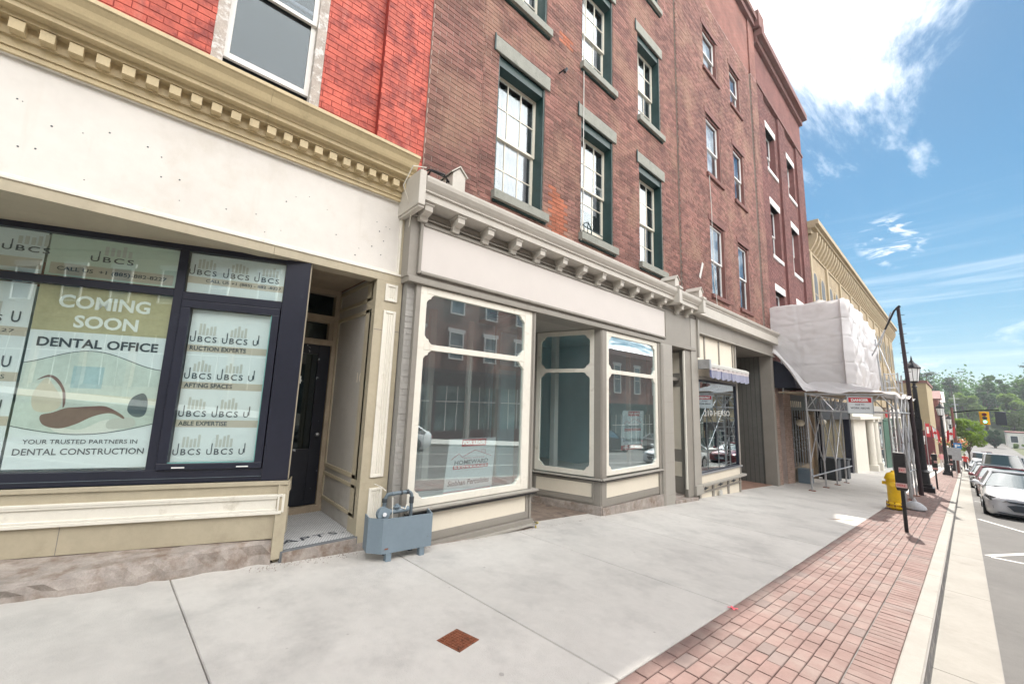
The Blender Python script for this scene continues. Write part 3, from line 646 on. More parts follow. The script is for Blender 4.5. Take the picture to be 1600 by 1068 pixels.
# base under it
q = MB(TS); q.box(-.2, .03, -.02, 3.6, .585, .72); q.box(-.2, .02, -.02, 3.6, .16, .41); q.build('base_board', m_tan, B1, bevel=.003)
q = MB(TS); q.box(-.2, .05, -.02, 3.6, .68, .72); q.build('base_cap', m_tan, B1, bevel=.004)
q = MB(TS); q.box(-.2, .035, .0, 3.6, .41, .585); q.box(.035, .05, .06, 3.6, .43, .452); q.box(.035, .05, .06, 3.6, .545, .567); q.box(.035, .06, .045, .06, .43, .567); q.box(.02, .055, .02, 3.6, .565, .59); q.box(.02, .055, .02, 3.6, .40, .43); q.build('base_moulding', m_ivory, B1, bevel=.004)
q = MB(TS); q.box(.0205, .0215, 1.695, 1.70, .165, .405); q.build('seam', m_joint, B1)
MB().box(-5.0, -4.675, 1.09, 1.195, -.035, .72).build('base_post', m_tan, B1, bevel=.004)
# rough stone ledge under the base
q = MB(); n = 60; rr = random.Random(2); vs = []; fs = []
for i in range(n + 1):
    yy = -4.2 + (1.09 + 4.2) * i / n; f0 = -4.70 + rr.uniform(-.02, .02); f1 = -4.705 + rr.uniform(-.03, .03)
    zt = .145 + rr.uniform(-.008, .008); zb = gz(yy) - .03
    xb = -4.74 - max(0, 1.17 - yy) * .38
    vs += [(xb - .3, yy, .158), (-4.76 + rr.uniform(-.01, .01), yy, zt + .008), (f0 - .01, yy, zt - .015), (f1, yy, (zt + zb) / 2), (f1 + rr.uniform(-.005, .02), yy, zb)]
for i in range(n):
    for k in range(4): fs.append((i * 5 + k, i * 5 + k + 1, i * 5 + k + 6, i * 5 + k + 5))
q.add(vs, fs); q.build('stone_plinth', m_stone, B1)
MB().box(-9, -4.74, -4.2, 1.09, -.4, .14).build('foundation', m_stone, B1)
# interior box behind the posters
MB().box(-9.5, -9.4, -4.2, 1.1, -.3, 3.1).box(-9.4, -4.9, -4.25, -4.15, -.3, 3.1).box(-9.4, -4.95, -4.2, 1.1, -.3, .15).build('room', m_wall_in, B1)
# ---- alcove with the apartment door
MB().box(-6.2, -4.90, 1.185, 1.925, 3.10, 3.16).build('alcove_ceiling', m_dtan, B1)
MB().box(-6.15, -4.72, 1.12, 1.187, -.1, 3.10).build('alcove_wall', m_tan, B1)
SW = MB(); SW.box(-6.1, -4.70, 1.942, 2.02, -.08, 3.10)
SWo = SW.build('alcove_wall', mat('pale_grey_alcove_paint', (0.42, 0.405, 0.38), 0.5, var=0.06, bump=0.04, dirt=(0.30, 0.28, 0.25), dscale=2.0, dlo=.5, dhi=.8), B1)
q = MB(); q.frameY(1.925, 1.945, -5.98, -4.775, .62, 2.68, .055); q.frameY(1.925, 1.945, -5.98, -4.775, .20, .56, .045); q.frameY(1.925, 1.945, -5.98, -4.775, 2.78, 3.06, .05); q.build('panel_moulding', m_tan, SWo, bevel=.006)
q = MB(); put_text(q, '106', (-5.10, 1.9405, 1.765), (1, 0, 0), UP, width=.30, height=.125, bold=.01); q.build('house_number', m_creampan, SWo)
# floor of small tiles, with letters
q = MB(); q.box(-6.15, -4.67, 1.17, 1.945, -.12, .033); fl = q.build('alcove_floor', m_tilej, B1)
q = MB(); st_ = .031; ix = 0; x = -6.13
while x < -4.70:
    y = 1.19 + (ix % 2) * st_ / 2
    while y < 1.935:
        c = [(x + .0145 * math.cos(a), y + .0155 * math.sin(a)) for a in [math.pi / 3 * k for k in range(6)]]
        q.add([(p[0], p[1], .0345) for p in c], [(0, 1, 2, 3, 4, 5)]); y += st_
    x += .027; ix += 1
tag(q.build('tiles', m_tile, fl), kind='stuff')
q = MB(); put_text(q, 'APTS.', (-4.87, 1.235, .0362), (0, 1, 0), (-1, 0, 0), width=.64, height=.115, bold=.015, spacing=1.25); q.build('floor_lettering', m_ink, fl)
q = MB(); q.box(-4.70, -4.655, 1.19, 1.93, -.16, .020); q.build('threshold_stone', m_stone, B1)
# door wall at x=-6
q = MB(); q.box(-6.12, -5.99, 1.187, 1.30, 0.03, 3.10); q.box(-6.12, -5.97, 1.87, 1.942, 0.03, 3.10); q.box(-6.12, -5.97, 1.30, 1.87, 2.62, 2.72); q.box(-6.12, -5.97, 1.30, 1.87, 3.03, 3.10); q.box(-6.12, -5.96, 1.30, 1.87, 2.29, 2.37); q.box(-6.12, -5.99, 1.30, 1.36, 2.37, 2.62); q.box(-6.12, -5.99, 1.82, 1.87, 2.37, 2.62)
df = q.build('door_frame', m_dtan, B1, bevel=.004)
MB().box(-6.09, -6.08, 1.30, 1.87, 2.72, 3.03).build('transom_glass', g_dark, df); MB().box(-6.09, -6.08, 1.36, 1.82, 2.37, 2.62).build('transom_glass', g_dark, df)
q = MB(); q.box(-6.06, -6.01, 1.30, 1.40, .12, 2.29); q.box(-6.06, -6.01, 1.72, 1.87, .12, 2.29); q.box(-6.06, -6.01, 1.40, 1.72, 2.16, 2.29); q.box(-6.06, -6.01, 1.40, 1.72, .12, .86)
dr = q.build('door', m_doorblk, B1, bevel=.004)
MB().box(-6.045, -6.035, 1.40, 1.72, .86, 2.16).build('door_glass', g_dark, dr); MB().box(-6.5, -6.45, 1.0, 2.2, 0, 3.1).build('hall_dark', m_dark, dr)
q = MB(); put_text(q, '4', (-6.033, 1.475, 1.74), YR, UP, height=.10, bold=.01); q.build('door_number', m_wink, dr)
MB().sphere((-5.985, 1.80, 1.05), .028).build('door_knob', m_rim, dr, smooth=True)
MB().box(-6.1, -5.95, 1.19, 1.94, .033, .115).build('door_sill', m_dtan, B1)
# pilaster at the right of the alcove
q = MB(); q.box(-4.95, -4.68, 1.925, 2.262, -.05, 3.035); pi_ = q.build('pilaster', m_tan, B1, bevel=.003)
q = MB(); 
for z0, z1 in ((2.78, 3.0), (.66, 2.66), (.02, .54)):
    q.frame(-4.682, -4.662, 2.035, 2.195, z0, z1, .032); q.box(-4.682, -4.674, 2.06, 2.17, z0 + .02, z1 - .02); q.box(-4.682, -4.664, 2.10, 2.112, z0 + .045, z1 - .045); q.box(-4.682, -4.664, 2.13, 2.142, z0 + .045, z1 - .045)
q.build('pilaster_panel', m_ivory, pi_, bevel=.005)
MB().box(-4.681, -4.6785, 1.93, 2.26, 2.405, 2.412).build('seam', m_joint, pi_)
MB().box(-4.99, -4.66, 1.90, 2.40, -.35, -.045).build('pilaster_stone', m_stone, B1)

# ---- window posters of the dental office
def ptext(q, s, sl, z, width, height, **k):       # left edge at s=sl on the splayed plane
    p = TS(-.0385, sl, z); put_text(q, s, p, (-dv.x, -dv.y, 0), UP, width=width, height=height, **k)
DB = -.042
rbars = random.Random(9)
def logo(q, qb, sl, z, wdt, hgt):                 # UBCS wordmark with its grey skyline above
    ptext(q, 'U', sl, z, wdt * .19, hgt * .95, bold=.012)
    p0, p1 = sl, sl - wdt * .06
    ptext(q, 'L', sl + wdt * .0, z, wdt * .10, hgt * .9, bold=.012) if False else None
    qs = MB(TS); q.tf, t = TS, q.tf; q.box(-.0385, -.0375, sl - wdt * .19, sl - wdt * .19 + .0085, z + hgt * .3, z + hgt * 1.9); q.tf = t
    ptext(q, 'BCS', sl - wdt * .27, z, wdt * .68, hgt, bold=.012, spacing=1.25)
    for i in range(5):
        a = sl - wdt * (.28 + i * .13); h0 = hgt * rbars.uniform(1.5, 2.6)
        qb.box(-.0395, -.039, a, a - wdt * .085, z + hgt * 1.25, z + hgt * 1.25 + h0 * .8)
def poster(label, s0, s1, z0, z1, m=m_poster):
    T_ = TS(DB, (s0 + s1) / 2, z0); t = thing('window_poster', label, 'poster', T_, 'printed sheets behind the dental office glass')
    MB(TS).box(DB - .002, DB, s0, s1, z0, z1).build('sheet', m, t, world=T_); return t, T_
def strip_(q, s0, s1, z0, z1): q.box(-.041, -.0405, s0, s1, z0, z1)
# transom left
t, T_ = poster('pale green tinted banner with one wordmark and a phone number strip in the wide transom', 2.17, 1.19, 2.60, 2.99, m_posterc)
q = MB(); qb = MB(TS); qs = MB(TS); logo(q, qb, 1.87, 2.775, .34, .055); strip_(qs, 2.14, 1.22, 2.62, 2.725); ptext(q, 'CALL US  +1 (885)-882-8227', 2.09, 2.645, .82, .048, bold=.018)
qs.build('strip', m_strip, t, world=T_); qb.build('skyline_bars', m_bar, t, world=T_); q.build('lettering', m_ink2, t, world=T_)
t, T_ = poster('white banner cut by the left photo edge, repeating a wordmark in the wide transom', 3.55, 2.19, 2.60, 2.99)
q = MB(); qb = MB(TS); qs = MB(TS)
for a in (3.30, 2.88, 2.48): logo(q, qb, a, 2.79, .34, .055)
strip_(qs, 3.5, 2.2, 2.64, 2.735); ptext(q, 'CRAFTING SPACES', 3.2, 2.665, .72, .042)
qs.build('strip', m_strip, t, world=T_); qb.build('skyline_bars', m_bar, t, world=T_); q.build('lettering', m_ink2, t, world=T_)
# transom right
t, T_ = poster('white banner with three wordmarks and a phone strip above the casement', 1.10, .25, 2.58, 2.985)
q = MB(); qb = MB(TS); qs = MB(TS)
for a in (1.10, .81, .53): logo(q, qb, a, 2.765, .245, .055)
strip_(qs, 1.10, .25, 2.675, 2.745); ptext(q, 'CALL US +1 (885) - 882 -8227', .95, 2.688, .68, .040, bold=.018)
qs.build('strip', m_strip, t, world=T_); qb.build('skyline_bars', m_bar, t, world=T_); q.build('lettering', m_ink2, t, world=T_)
# casement banner
t, T_ = poster('tall white banner of four wordmark rows inside the casement beside the corner post', 1.02, .32, .91, 2.405)
q = MB(); qb = MB(TS); qs = MB(TS)
for zz_, tx in ((2.08, 'RUCTION EXPERTS'), (1.71, 'AFTING SPACES'), (1.34, 'ABLE EXPERTISE'), (.975, None)):
    for a in (1.01, .74, .47): 
        if a > .5: logo(q, qb, a, zz_, .235, .058)
        else: ptext(q, 'U', a, zz_, .045, .056, bold=.012); q.tf = TS; q.box(-.0385, -.0375, a - .045, a - .0535, zz_ + .017, zz_ + .11); q.tf = None
    strip_(qs, 1.02, .32, zz_ - .10, zz_ - .03) if tx else None
    if tx: ptext(q, tx, 1.0, zz_ - .086, .48 if 'R' == tx[0] else .40, .044, bold=.022)
qs.build('strip', m_strip, t, world=T_); qb.build('skyline_bars', m_bar, t, world=T_); q.build('lettering', m_ink2, t, world=T_)
# left column banner
t, T_ = poster('white wordmark banner left of the coming soon poster, cut by the photo edge', 3.55, 2.20, .86, 2.50)
q = MB(); qb = MB(TS); qs = MB(TS)
for zz_, tx in ((2.14, '(885)-882-8227'), (1.74, 'CRAFTING SPACES'), (1.36, 'RELIABLE EXPERTISE'), (1.0, None)):
    for a in (3.0, 2.66): logo(q, qb, a, zz_, .30, .06)
    ptext(q, 'U', 2.32, zz_, .06, .10, bold=.01)
    if tx: strip_(qs, 3.5, 2.2, zz_ - .12, zz_ - .04); ptext(q, tx, 2.83, zz_ - .10, .55, .038)
qs.build('strip', m_strip, t, world=T_); qb.build('skyline_bars', m_bar, t, world=T_); q.build('lettering', m_ink2, t, world=T_)
# coming soon poster
t, T_ = poster('large poster announcing a coming dental office, olive top and a reclining dental chair picture', 2.18, 1.195, .87, 2.51)
MB(TS).box(-.0415, -.041, 2.18, 1.195, 2.09, 2.51).build('olive_band', m_olive, t, world=T_)
q = MB(); ptext(q, 'COMING', 2.03, 2.31, .67, .125, bold=.03); ptext(q, 'SOON', 1.90, 2.13, .47, .12, bold=.03); q.build('white_lettering', m_wink, t, world=T_)
q = MB(); ptext(q, 'DENTAL OFFICE', 2.12, 1.945, .87, .085, bold=.025); ptext(q, 'YOUR TRUSTED PARTNERS IN', 2.08, 1.085, .79, .038, bold=.006); ptext(q, 'DENTAL CONSTRUCTION', 2.13, .99, .90, .055, bold=.012); q.build('lettering', m_ink, t, world=T_)
n = 24; top = []; bot = []
for i in range(n + 1):
    a = i / n; s_ = 2.18 - .985 * a; top.append((s_, 1.815 + .075 * math.sin(a * 2 * math.pi * .86 - .9) + .03)); bot.append((s_, 1.235 - .085 * math.sin(a * math.pi) + .03 * a))
q = MB(TS); q.add([(-.0408, s_, z) for s_, z in top] + [(-.0408, s_, z) for s_, z in bot], [(i, i + 1, n + 2 + i, n + 1 + i) for i in range(n)]); q.build('picture_ground', m_photo2, t, world=T_)
q = MB(TS)
for ed in (top, bot):
    for i in range(n): q.add([(-.0395, ed[i][0], ed[i][1]), (-.0395, ed[i + 1][0], ed[i + 1][1]), (-.0395, ed[i + 1][0], ed[i + 1][1] + .006), (-.0395, ed[i][0], ed[i][1] + .006)], [(0, 1, 2, 3)])
q.build('picture_line', m_ink2, t, world=T_)
def rounded(pts, n=5):
    out = []; N_ = len(pts)
    for i in range(N_):
        p0, p1, p2, p3 = (pts[(i + k) % N_] for k in (-1, 0, 1, 2))
        for j in range(n):
            t_ = j / n; out.append(tuple(.5 * (2 * b + (c - a) * t_ + (2 * a - 5 * b + 4 * c - d_) * t_ ** 2 + (3 * b - a - 3 * c + d_) * t_ ** 3) for a, b, c, d_ in zip(p0, p1, p2, p3)))
    return out
def blob(m, pts, nm, d=-.040):
    pts = rounded(pts) if nm not in ('picture_window', 'picture_counter') else pts
    MB(TS).add([(d, s_, z) for s_, z in pts], [tuple(range(len(pts)))]).build(nm, m, t, world=T_)
blob(mat('chair_brown', (.22, .13, .12), .5, var=.1), [(2.0, 1.33), (1.97, 1.25), (1.86, 1.22), (1.75, 1.26), (1.64, 1.33), (1.52, 1.36), (1.42, 1.31), (1.44, 1.35), (1.56, 1.42), (1.66, 1.42), (1.76, 1.41), (1.84, 1.40), (1.92, 1.36)], 'picture_chair')
blob(mat('chair_cream', (.66, .60, .50), .5, var=.05), [(2.04, 1.62), (2.08, 1.50), (2.05, 1.38), (1.96, 1.36), (1.89, 1.40), (1.88, 1.48), (1.94, 1.58), (2.0, 1.66)], 'picture_headrest', -.0403)
blob(mat('picture_dark', (.12, .15, .17), .5, var=.1), [(1.40, 1.46), (1.37, 1.52), (1.30, 1.55), (1.26, 1.47), (1.27, 1.35), (1.34, 1.33), (1.40, 1.38)], 'picture_lamp')
blob(m_blue_photo, [(1.84, 1.78), (1.62, 1.78), (1.62, 1.58), (1.84, 1.58)], 'picture_window', -.0402)
blob(m_bar, [(1.52, 1.30), (1.36, 1.32), (1.34, 1.24), (1.52, 1.22)], 'picture_arm', -.0401)
blob(mat('picture_band', (.72, .70, .60), .5, var=.05), [(2.18, 1.56), (1.195, 1.50), (1.195, 1.44), (2.18, 1.50)], 'picture_counter', -.0404)

blob(mat('picture_white', (.74, .74, .70), .5, var=.04), [(1.90, 1.24), (1.72, 1.21), (1.55, 1.30), (1.40, 1.27), (1.48, 1.20), (1.70, 1.165), (1.88, 1.19)], 'picture_chair_base', -.0402)
q = MB(TS)
pa = rounded([(2.07, 1.64), (2.0, 1.69), (1.93, 1.66), (1.87, 1.56), (1.85, 1.45), (1.86, 1.40), (1.87, 1.46), (1.89, 1.56), (1.95, 1.645), (2.0, 1.67)])
q.add([(-.0397, a, b) for a, b in pa], [tuple(range(len(pa)))]); q.build('picture_chair_edge', mat('chair_brown', (.22, .13, .12)), t, world=T_)
# ================================================================== BROWN BRICK BUILDING WITH THE EMPTY SHOP (B2)
B2 = thing('shop_building', 'brown brick building over the empty taupe shopfront with two big windows for lease', 'building', (-4.6, 5, 0))
rows_ = [(4.87, 7.33), (8.58, 10.92), (12.38, 14.6)]; cols_ = [3.65, 5.83, 8.03]
holes = [(c, c + 1.12, a, b) for c in cols_ for a, b in rows_]
def patch(y, z):
    return m_brickOr if (4.82 < y < 5.25 and 4.6 < z < 5.5 - (y - 4.82) * .4) or (5.1 < y < 5.35 and 8.6 < z < 8.8) else None
brick_wall(B2, -4.645, 3.30, 10.06, 4.30, 15.2, holes, m_brickB, m_mortB, n_ind=225, proud=0.007, patch=patch)
brick_wall(B2, -4.60, 2.39, 3.30, 4.30, 15.2, [], m_brickB, m_mortB, n_ind=75, proud=0.007, name='pier_core')
MB().box(-14, -4.66, 2.39, 10.06, 15.2, 18.0).box(-14, -13.8, 2.39, 10.06, -1, 15.2).box(-13.8, -4.9, 2.37, 2.40, 3.2, 15.2).build('upper_wall', m_brickC, B2)
MB().box(-14, -4.35, 2.39, 10.06, 18.0, 18.3).box(-14, -4.45, 2.39, 10.06, 17.7, 18.0).build('roof_cornice', m_lintelb, B2)
for ri, (a, b) in enumerate(rows_):
    for ci, c in enumerate(cols_):
        lift = 0.24 if (ri == 0 and ci == 1) else 0.0
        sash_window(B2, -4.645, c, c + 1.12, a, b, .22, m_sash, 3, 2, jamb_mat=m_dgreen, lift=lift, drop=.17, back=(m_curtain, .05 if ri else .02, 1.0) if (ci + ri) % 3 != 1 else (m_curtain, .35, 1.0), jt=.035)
        MB().box(-4.80, -4.605, c - .10, c + 1.22, b, b + .27).build('lintel', m_lintel, B2, bevel=.006)
        MB().box(-4.86, -4.545, c - .05, c + 1.20, a - .145, a).build('sill', m_lintel, B2, bevel=.006)
        MB().box(-4.66, -4.60, c - .03, c + 1.18, a - .175, a - .146).build('sill_shadow_strip', m_dgreen, B2)  # dark strip put in to draw the shadow under the sill
        MB().box(-4.62, -4.600, c - .125, c - .101, b - .02, b + .29).build('lintel_edge', m_dgreen, B2)
# low iron things sitting on the middle sill
q = MB(); q.tube([(-4.57, 5.86, 4.87), (-4.57, 5.86, 5.05), (-4.57, 5.98, 5.12), (-4.57, 6.1, 5.0), (-4.57, 6.1, 4.87)], .012, 6); q.tube([(-4.60, 5.86, 5.03), (-4.60, 6.5, 4.99)], .01, 6); q.tube([(-4.57, 5.98, 4.87), (-4.57, 5.98, 5.1)], .008, 6)
tag(q.build('wire_bracket', m_dgreen, None), 'bent dark wire bracket on the stone sill of the lower middle window', 'bracket')
# a thin cable down the facade
q = MB(); q.tube([(-4.60, 5.86, 15.0), (-4.61, 5.85, 10.0), (-4.61, 5.87, 8.0), (-4.57, 5.82, 6.6), (-4.58, 5.84, 5.6), (-4.59, 5.80, 4.7)], .010, 5)
tag(q.build('cable', m_bar, None, world=(-4.6, 5.85, 4.7)), 'thin pale cable hanging down the brown brick beside the middle windows', 'cable')
q = MB(); q.tube([(-4.63, 5.12, 7.88), (-4.50, 5.14, 7.9)], .015, 6); q.tube([(-4.50, 5.14, 7.84), (-4.50, 5.20, 7.95)], .03, 6)
tag(q.build('bracket_stub', m_black, None), 'small dark iron stub sticking out of brown brick between windows', 'bracket')
# ---- entablature
YE = 10.46
MB().box(-4.9, -4.50, 2.225, YE, 3.12, 4.03).build('entablature', m_greige, B2)
MB().box(-4.9, -4.47, 2.235, YE, 3.045, 3.12).box(-4.5, -4.485, 2.24, YE, 3.95, 4.0).box(-4.5, -4.465, 2.24, YE, 3.905, 3.93).build('entablature_bead', m_greige, B2, bevel=.006)
q = MB(); q.frame(-4.50, -4.455, 2.345, 8.86, 3.165, 3.86, .045); q.build('sign_frame', m_greige, B2, bevel=.012)
MB().box(-4.50, -4.475, 2.39, 8.815, 3.21, 3.815).build('sign_panel', m_greyoff, B2)
# cornice with brackets
prof = [(-4.9, 4.03), (-4.30, 4.055), (-4.255, 4.06), (-4.255, 4.15), (-4.225, 4.16), (-4.225, 4.175), (-4.195, 4.21), (-4.165, 4.255), (-4.155, 4.30), (-4.155, 4.325), (-4.9, 4.42)]
for a, b_ in ((2.23, 6.9), (6.903, 10.30)):
    n = len(prof); MB().add([(x, a, z) for x, z in prof] + [(x, b_, z) for x, z in prof], [tuple(range(n)), tuple(range(n, 2 * n))[::-1]] + [(i, i + n, (i + 1) % n + n, (i + 1) % n) for i in range(n)]).build('cornice_length', m_stonewhite, B2)
bk = MB(); bk.prism([(-.20, .155), (-.20, -.03), (-.155, -.05), (-.11, -.045), (-.095, .02), (-.03, .03), (.01, .05), (.02, .155)], 'y', -.055, .055); bk.box(-.2, .03, -.068, .068, .125, .156)
bkm = bk.mesh('cornice_bracket', m_stonewhite)
for y in (2.36, 2.86, 3.38, 3.93, 4.46, 5.02, 5.57, 6.15, 6.76, 7.35, 7.94, 8.55, 9.40, 9.92): inst(bkm, 'cornice_bracket', (-4.315, y, 3.90), B2)
MB().box(-4.9, -4.17, 2.135, 2.228, 3.93, 4.38).box(-4.9, -4.19, 2.15, 2.228, 3.90, 3.93).build('cornice_end_block', m_stonewhite, B2, bevel=.008)
for y in (8.93, 10.24): MB().box(-4.5, -4.12, y - .07, y + .07, 3.99, 4.40).box(-4.5, -4.10, y - .085, y + .085, 4.33, 4.38).build('cornice_end_block', m_stonewhite, B2, bevel=.006)
for y in (2.73, 8.96, 10.27):           # little gabled caps on the cornice
    q = MB(); q.prism([(y - .10, 4.34), (y + .10, 4.34), (y + .10, 4.56), (y, 4.66), (y - .10, 4.56)], 'x', -4.60, -4.22)
    c_ = q.build('cornice_cap', m_stonewhite, B2, bevel=.005)
    q = MB(); q.prism([(y - .125, 4.555), (y, 4.67), (y, 4.69), (y - .135, 4.565)], 'x', -4.6, -4.20); q.prism([(y + .125, 4.555), (y, 4.67), (y, 4.69), (y + .135, 4.565)], 'x', -4.6, -4.20); q.build('cap_roof', m_stonewhite, c_)
q = MB(); q.tube([(-4.45, 2.38, 4.49), (-4.3, 2.35, 4.51), (-4.22, 2.5, 4.47), (-4.3, 2.62, 4.45)], .014, 6); q.tube([(-4.5, 2.3, 4.50), (-4.3, 2.32, 4.50), (-4.25, 2.55, 4.46), (-4.4, 2.66, 4.42)], .012, 6)
tag(q.build('cable_bundle', m_black, None), 'loose black cable bundle lying on the left end of the taupe cornice', 'cable')
q = MB(); q.tube([(-4.17, 2.21, 4.42), (-4.14, 2.02, 4.35), (-4.30, 1.99, 4.15), (-4.45, 2.19, 3.95), (-4.66, 2.268, 3.6), (-4.665, 2.268, 3.1)], .007, 5)
tag(q.build('cable', m_ivory, None, world=(-4.45, 2.19, 3.95)), 'white cable looping round the left end block of the taupe cornice', 'cable')
# ---- grey painted brick strip and the first bay
brick_wall(B2, -4.575, 2.275, 2.378, -.20, 3.045, [], m_brickG, m_brickG, n_ind=0, h_=.066, L_=.2, proud=.004, name='strip_core')
MB().box(-4.9, -4.515, 2.378, 2.445, -.17, 3.045).build('window_post', m_greige, B2, bevel=.004)
MB().box(-4.9, -4.505, 4.50, 4.545, -.28, 3.045).build('window_post', m_greige, B2, bevel=.004)
MB().box(-4.8, -4.515, 4.47, 4.498, .29, 3.045).build('window_stop', m_greige, B2)
def shop_frame(mb, x0, x1, y0, y1, z0, z1, zb0, zb1, w=.09, c=.115):
    """cream frame with a transom bar and stepped corner pieces"""
    mb.frame(x0, x1, y0, y1, z0, z1, w); mb.box(x0, x1, y0 + w, y1 - w, zb0, zb1)
    for (ya, sy) in ((y0 + w, 1), (y1 - w, -1)):
        for (za, sz) in ((z0 + w, 1), (zb0, -1), (zb1, 1), (z1 - w, -1)):
            pts = [(ya, za), (ya + sy * c, za), (ya + sy * c * .8, za + sz * c * .18), (ya + sy * c * .62, za + sz * c * .30), (ya + sy * c * .56, za + sz * c * .56), (ya + sy * c * .30, za + sz * c * .62), (ya + sy * c * .18, za + sz * c * .8), (ya, za + sz * c)]
            if sy * sz < 0: pts = pts[::-1]
            mb.prism(pts, 'x', x0 + .004, x1 - .004)
q = MB(); shop_frame(q, -4.575, -4.515, 2.445, 4.40, .29, 3.035, 2.21, 2.285); W1 = q.build('display_window', m_ivory, B2, bevel=.004)
q = MB(); q.box(-4.575, -4.52, 4.40, 4.47, .29, 3.035); q.build('frame_stile', m_ivory, W1)
MB().box(-4.553, -4.545, 2.53, 4.31, .38, 2.215).build('glass', g_shop, W1); MB().box(-4.553, -4.545, 2.53, 4.31, 2.28, 2.95).build('glass', g_shop, W1)
MB().box(-4.60, -4.44, 2.42, 4.63, .255, .283).box(-4.60, -4.46, 2.42, 4.61, .235, .255).build('window_sill', m_greige2, B2, bevel=.004)
MB().box(-4.56, -4.452, 2.42, 4.60, .218, .2345).build('sill_flashing', m_black, B2)
MB().box(-4.9, -4.54, 2.445, 4.50, -.32, .218).build('stall_riser', m_greige, B2)
q = MB(); q.frame(-4.54, -4.52, 2.47, 4.50, -.14, .215, .06, .10, .03); q.box(-4.56, -4.46, 2.45, 4.55, -.235, -.145); q.build('riser_frame', m_greige, B2, bevel=.004)
MB().box(-4.54, -4.532, 2.53, 4.44, -.04, .185).build('riser_panel', m_creampan, B2)
MB().box(-4.56, -4.43, 2.43, 4.62, -.24, -.205).build('riser_ledge', m_greige2, B2, bevel=.005)
MB(TG).box(-4.6, -4.455, 2.43, 4.55, -.05, .012).build('stone_footing', m_stone, B2)
q = MB(); q.tube([(-4.45, 4.58, -.215), (-4.445, 4.60, -.30)], .012, 6); q.box(-4.47, -4.43, 4.56, 4.64, -.222, -.205); q.build('ledge_bracket', mat('yellowed_metal', (.45, .36, .12), .6), B2)
# right return of bay 1 (splayed to the hidden door)
def TA(a, b, c, d):      # vertical slab between two plan points
    return a, b, c, d
def vslab(mb, p, q_, z0, z1, t):
    p = Vector(p); q_ = Vector(q_); n = Vector((-(q_ - p).y, (q_ - p).x)).normalized() * t
    a = [(p.x, p.y), (q_.x, q_.y), (q_.x + n.x, q_.y + n.y), (p.x + n.x, p.y + n.y)]
    mb.add([(x, y, z0) for x, y in a] + [(x, y, z1) for x, y in a], [(0, 3, 2, 1), (4, 5, 6, 7), (0, 1, 5, 4), (1, 2, 6, 5), (2, 3, 7, 6), (3, 0, 4, 7)])
q = MB(); vslab(q, (-4.53, 4.54), (-5.87, 4.90), -.35, .25, .06); vslab(q, (-4.53, 4.54), (-5.87, 4.90), 2.95, 3.05, .06); vslab(q, (-5.80, 4.885), (-5.87, 4.90), .25, 2.95, .06); q.build('return_frame', m_greige, B2)
q = MB(); vslab(q, (-4.56, 4.552), (-5.80, 4.885), .25, 2.95, .006); q.build('return_glass', g_side, B2)
# bay 2 ---------------------------------------------------------------
MB().box(-4.66, -4.505, 6.37, 6.515, -.26, 3.045).build('window_post', m_greige, B2, bevel=.004)
q = MB(); shop_frame(q, -4.575, -4.515, 6.515, 8.50, .275, 3.035, 2.20, 2.275); W2 = q.build('display_window', m_ivory, B2, bevel=.004)
MB().box(-4.553, -4.545, 6.60, 8.41, .36, 2.205).build('glass', g_shop, W2); MB().box(-4.553, -4.545, 6.60, 8.41, 2.27, 2.95).build('glass', g_shop, W2)
MB().box(-4.8, -4.50, 8.50, 8.60, -.35, 3.045).build('window_post', m_greige, B2, bevel=.004)
q = MB(); q.box(-4.8, -4.47, 8.60, 9.14, -.60, 3.045); pl = q.build('pilaster', m_greige2, B2, bevel=.004)
q = MB(); q.box(-4.475, -4.465, 8.62, 8.70, -.55, 3.0)
for zz_ in (-.35, .35, 1.0, 1.7, 2.3): q.box(-4.470, -4.4685, 8.61, 9.13, zz_, zz_ + .006)
q.build('board_joint', m_greige, pl)
MB().box(-4.62, -4.44, 6.33, 8.58, .215, .24).build('window_sill', m_greige2, B2, bevel=.004)
MB().box(-4.6, -4.45, 6.34, 8.57, .199, .2145).build('sill_flashing', m_black, B2)
MB().box(-4.9, -4.54, 6.37, 8.60, -.35, .199).build('stall_riser', m_greige, B2)
q = MB(); q.frame(-4.54, -4.52, 6.385, 8.60, -.27, .198, .09, .14, .05); q.build('riser_frame', m_greige, B2, bevel=.004)
q = MB(); q.add([(-4.53, 6.475, -.12), (-4.53, 8.49, -.13), (-4.53, 8.49, .145), (-4.53, 6.475, .145)], [(0, 1, 2, 3)]); q.build('riser_panel', m_creampan, B2)
q = MB(); q.add([(x, y, z) for x in (-4.7, -4.475) for y, z in ((6.36, gz(6.36) - .03), (8.66, gz(8.66) - .03), (8.66, -.30), (6.36, -.27))], [(0, 1, 2, 3), (4, 5, 6, 7), (0, 4, 5, 1), (1, 5, 6, 2), (2, 6, 7, 3), (3, 7, 4, 0)]); q.build('stone_plinth', m_stone, B2, bevel=.01)
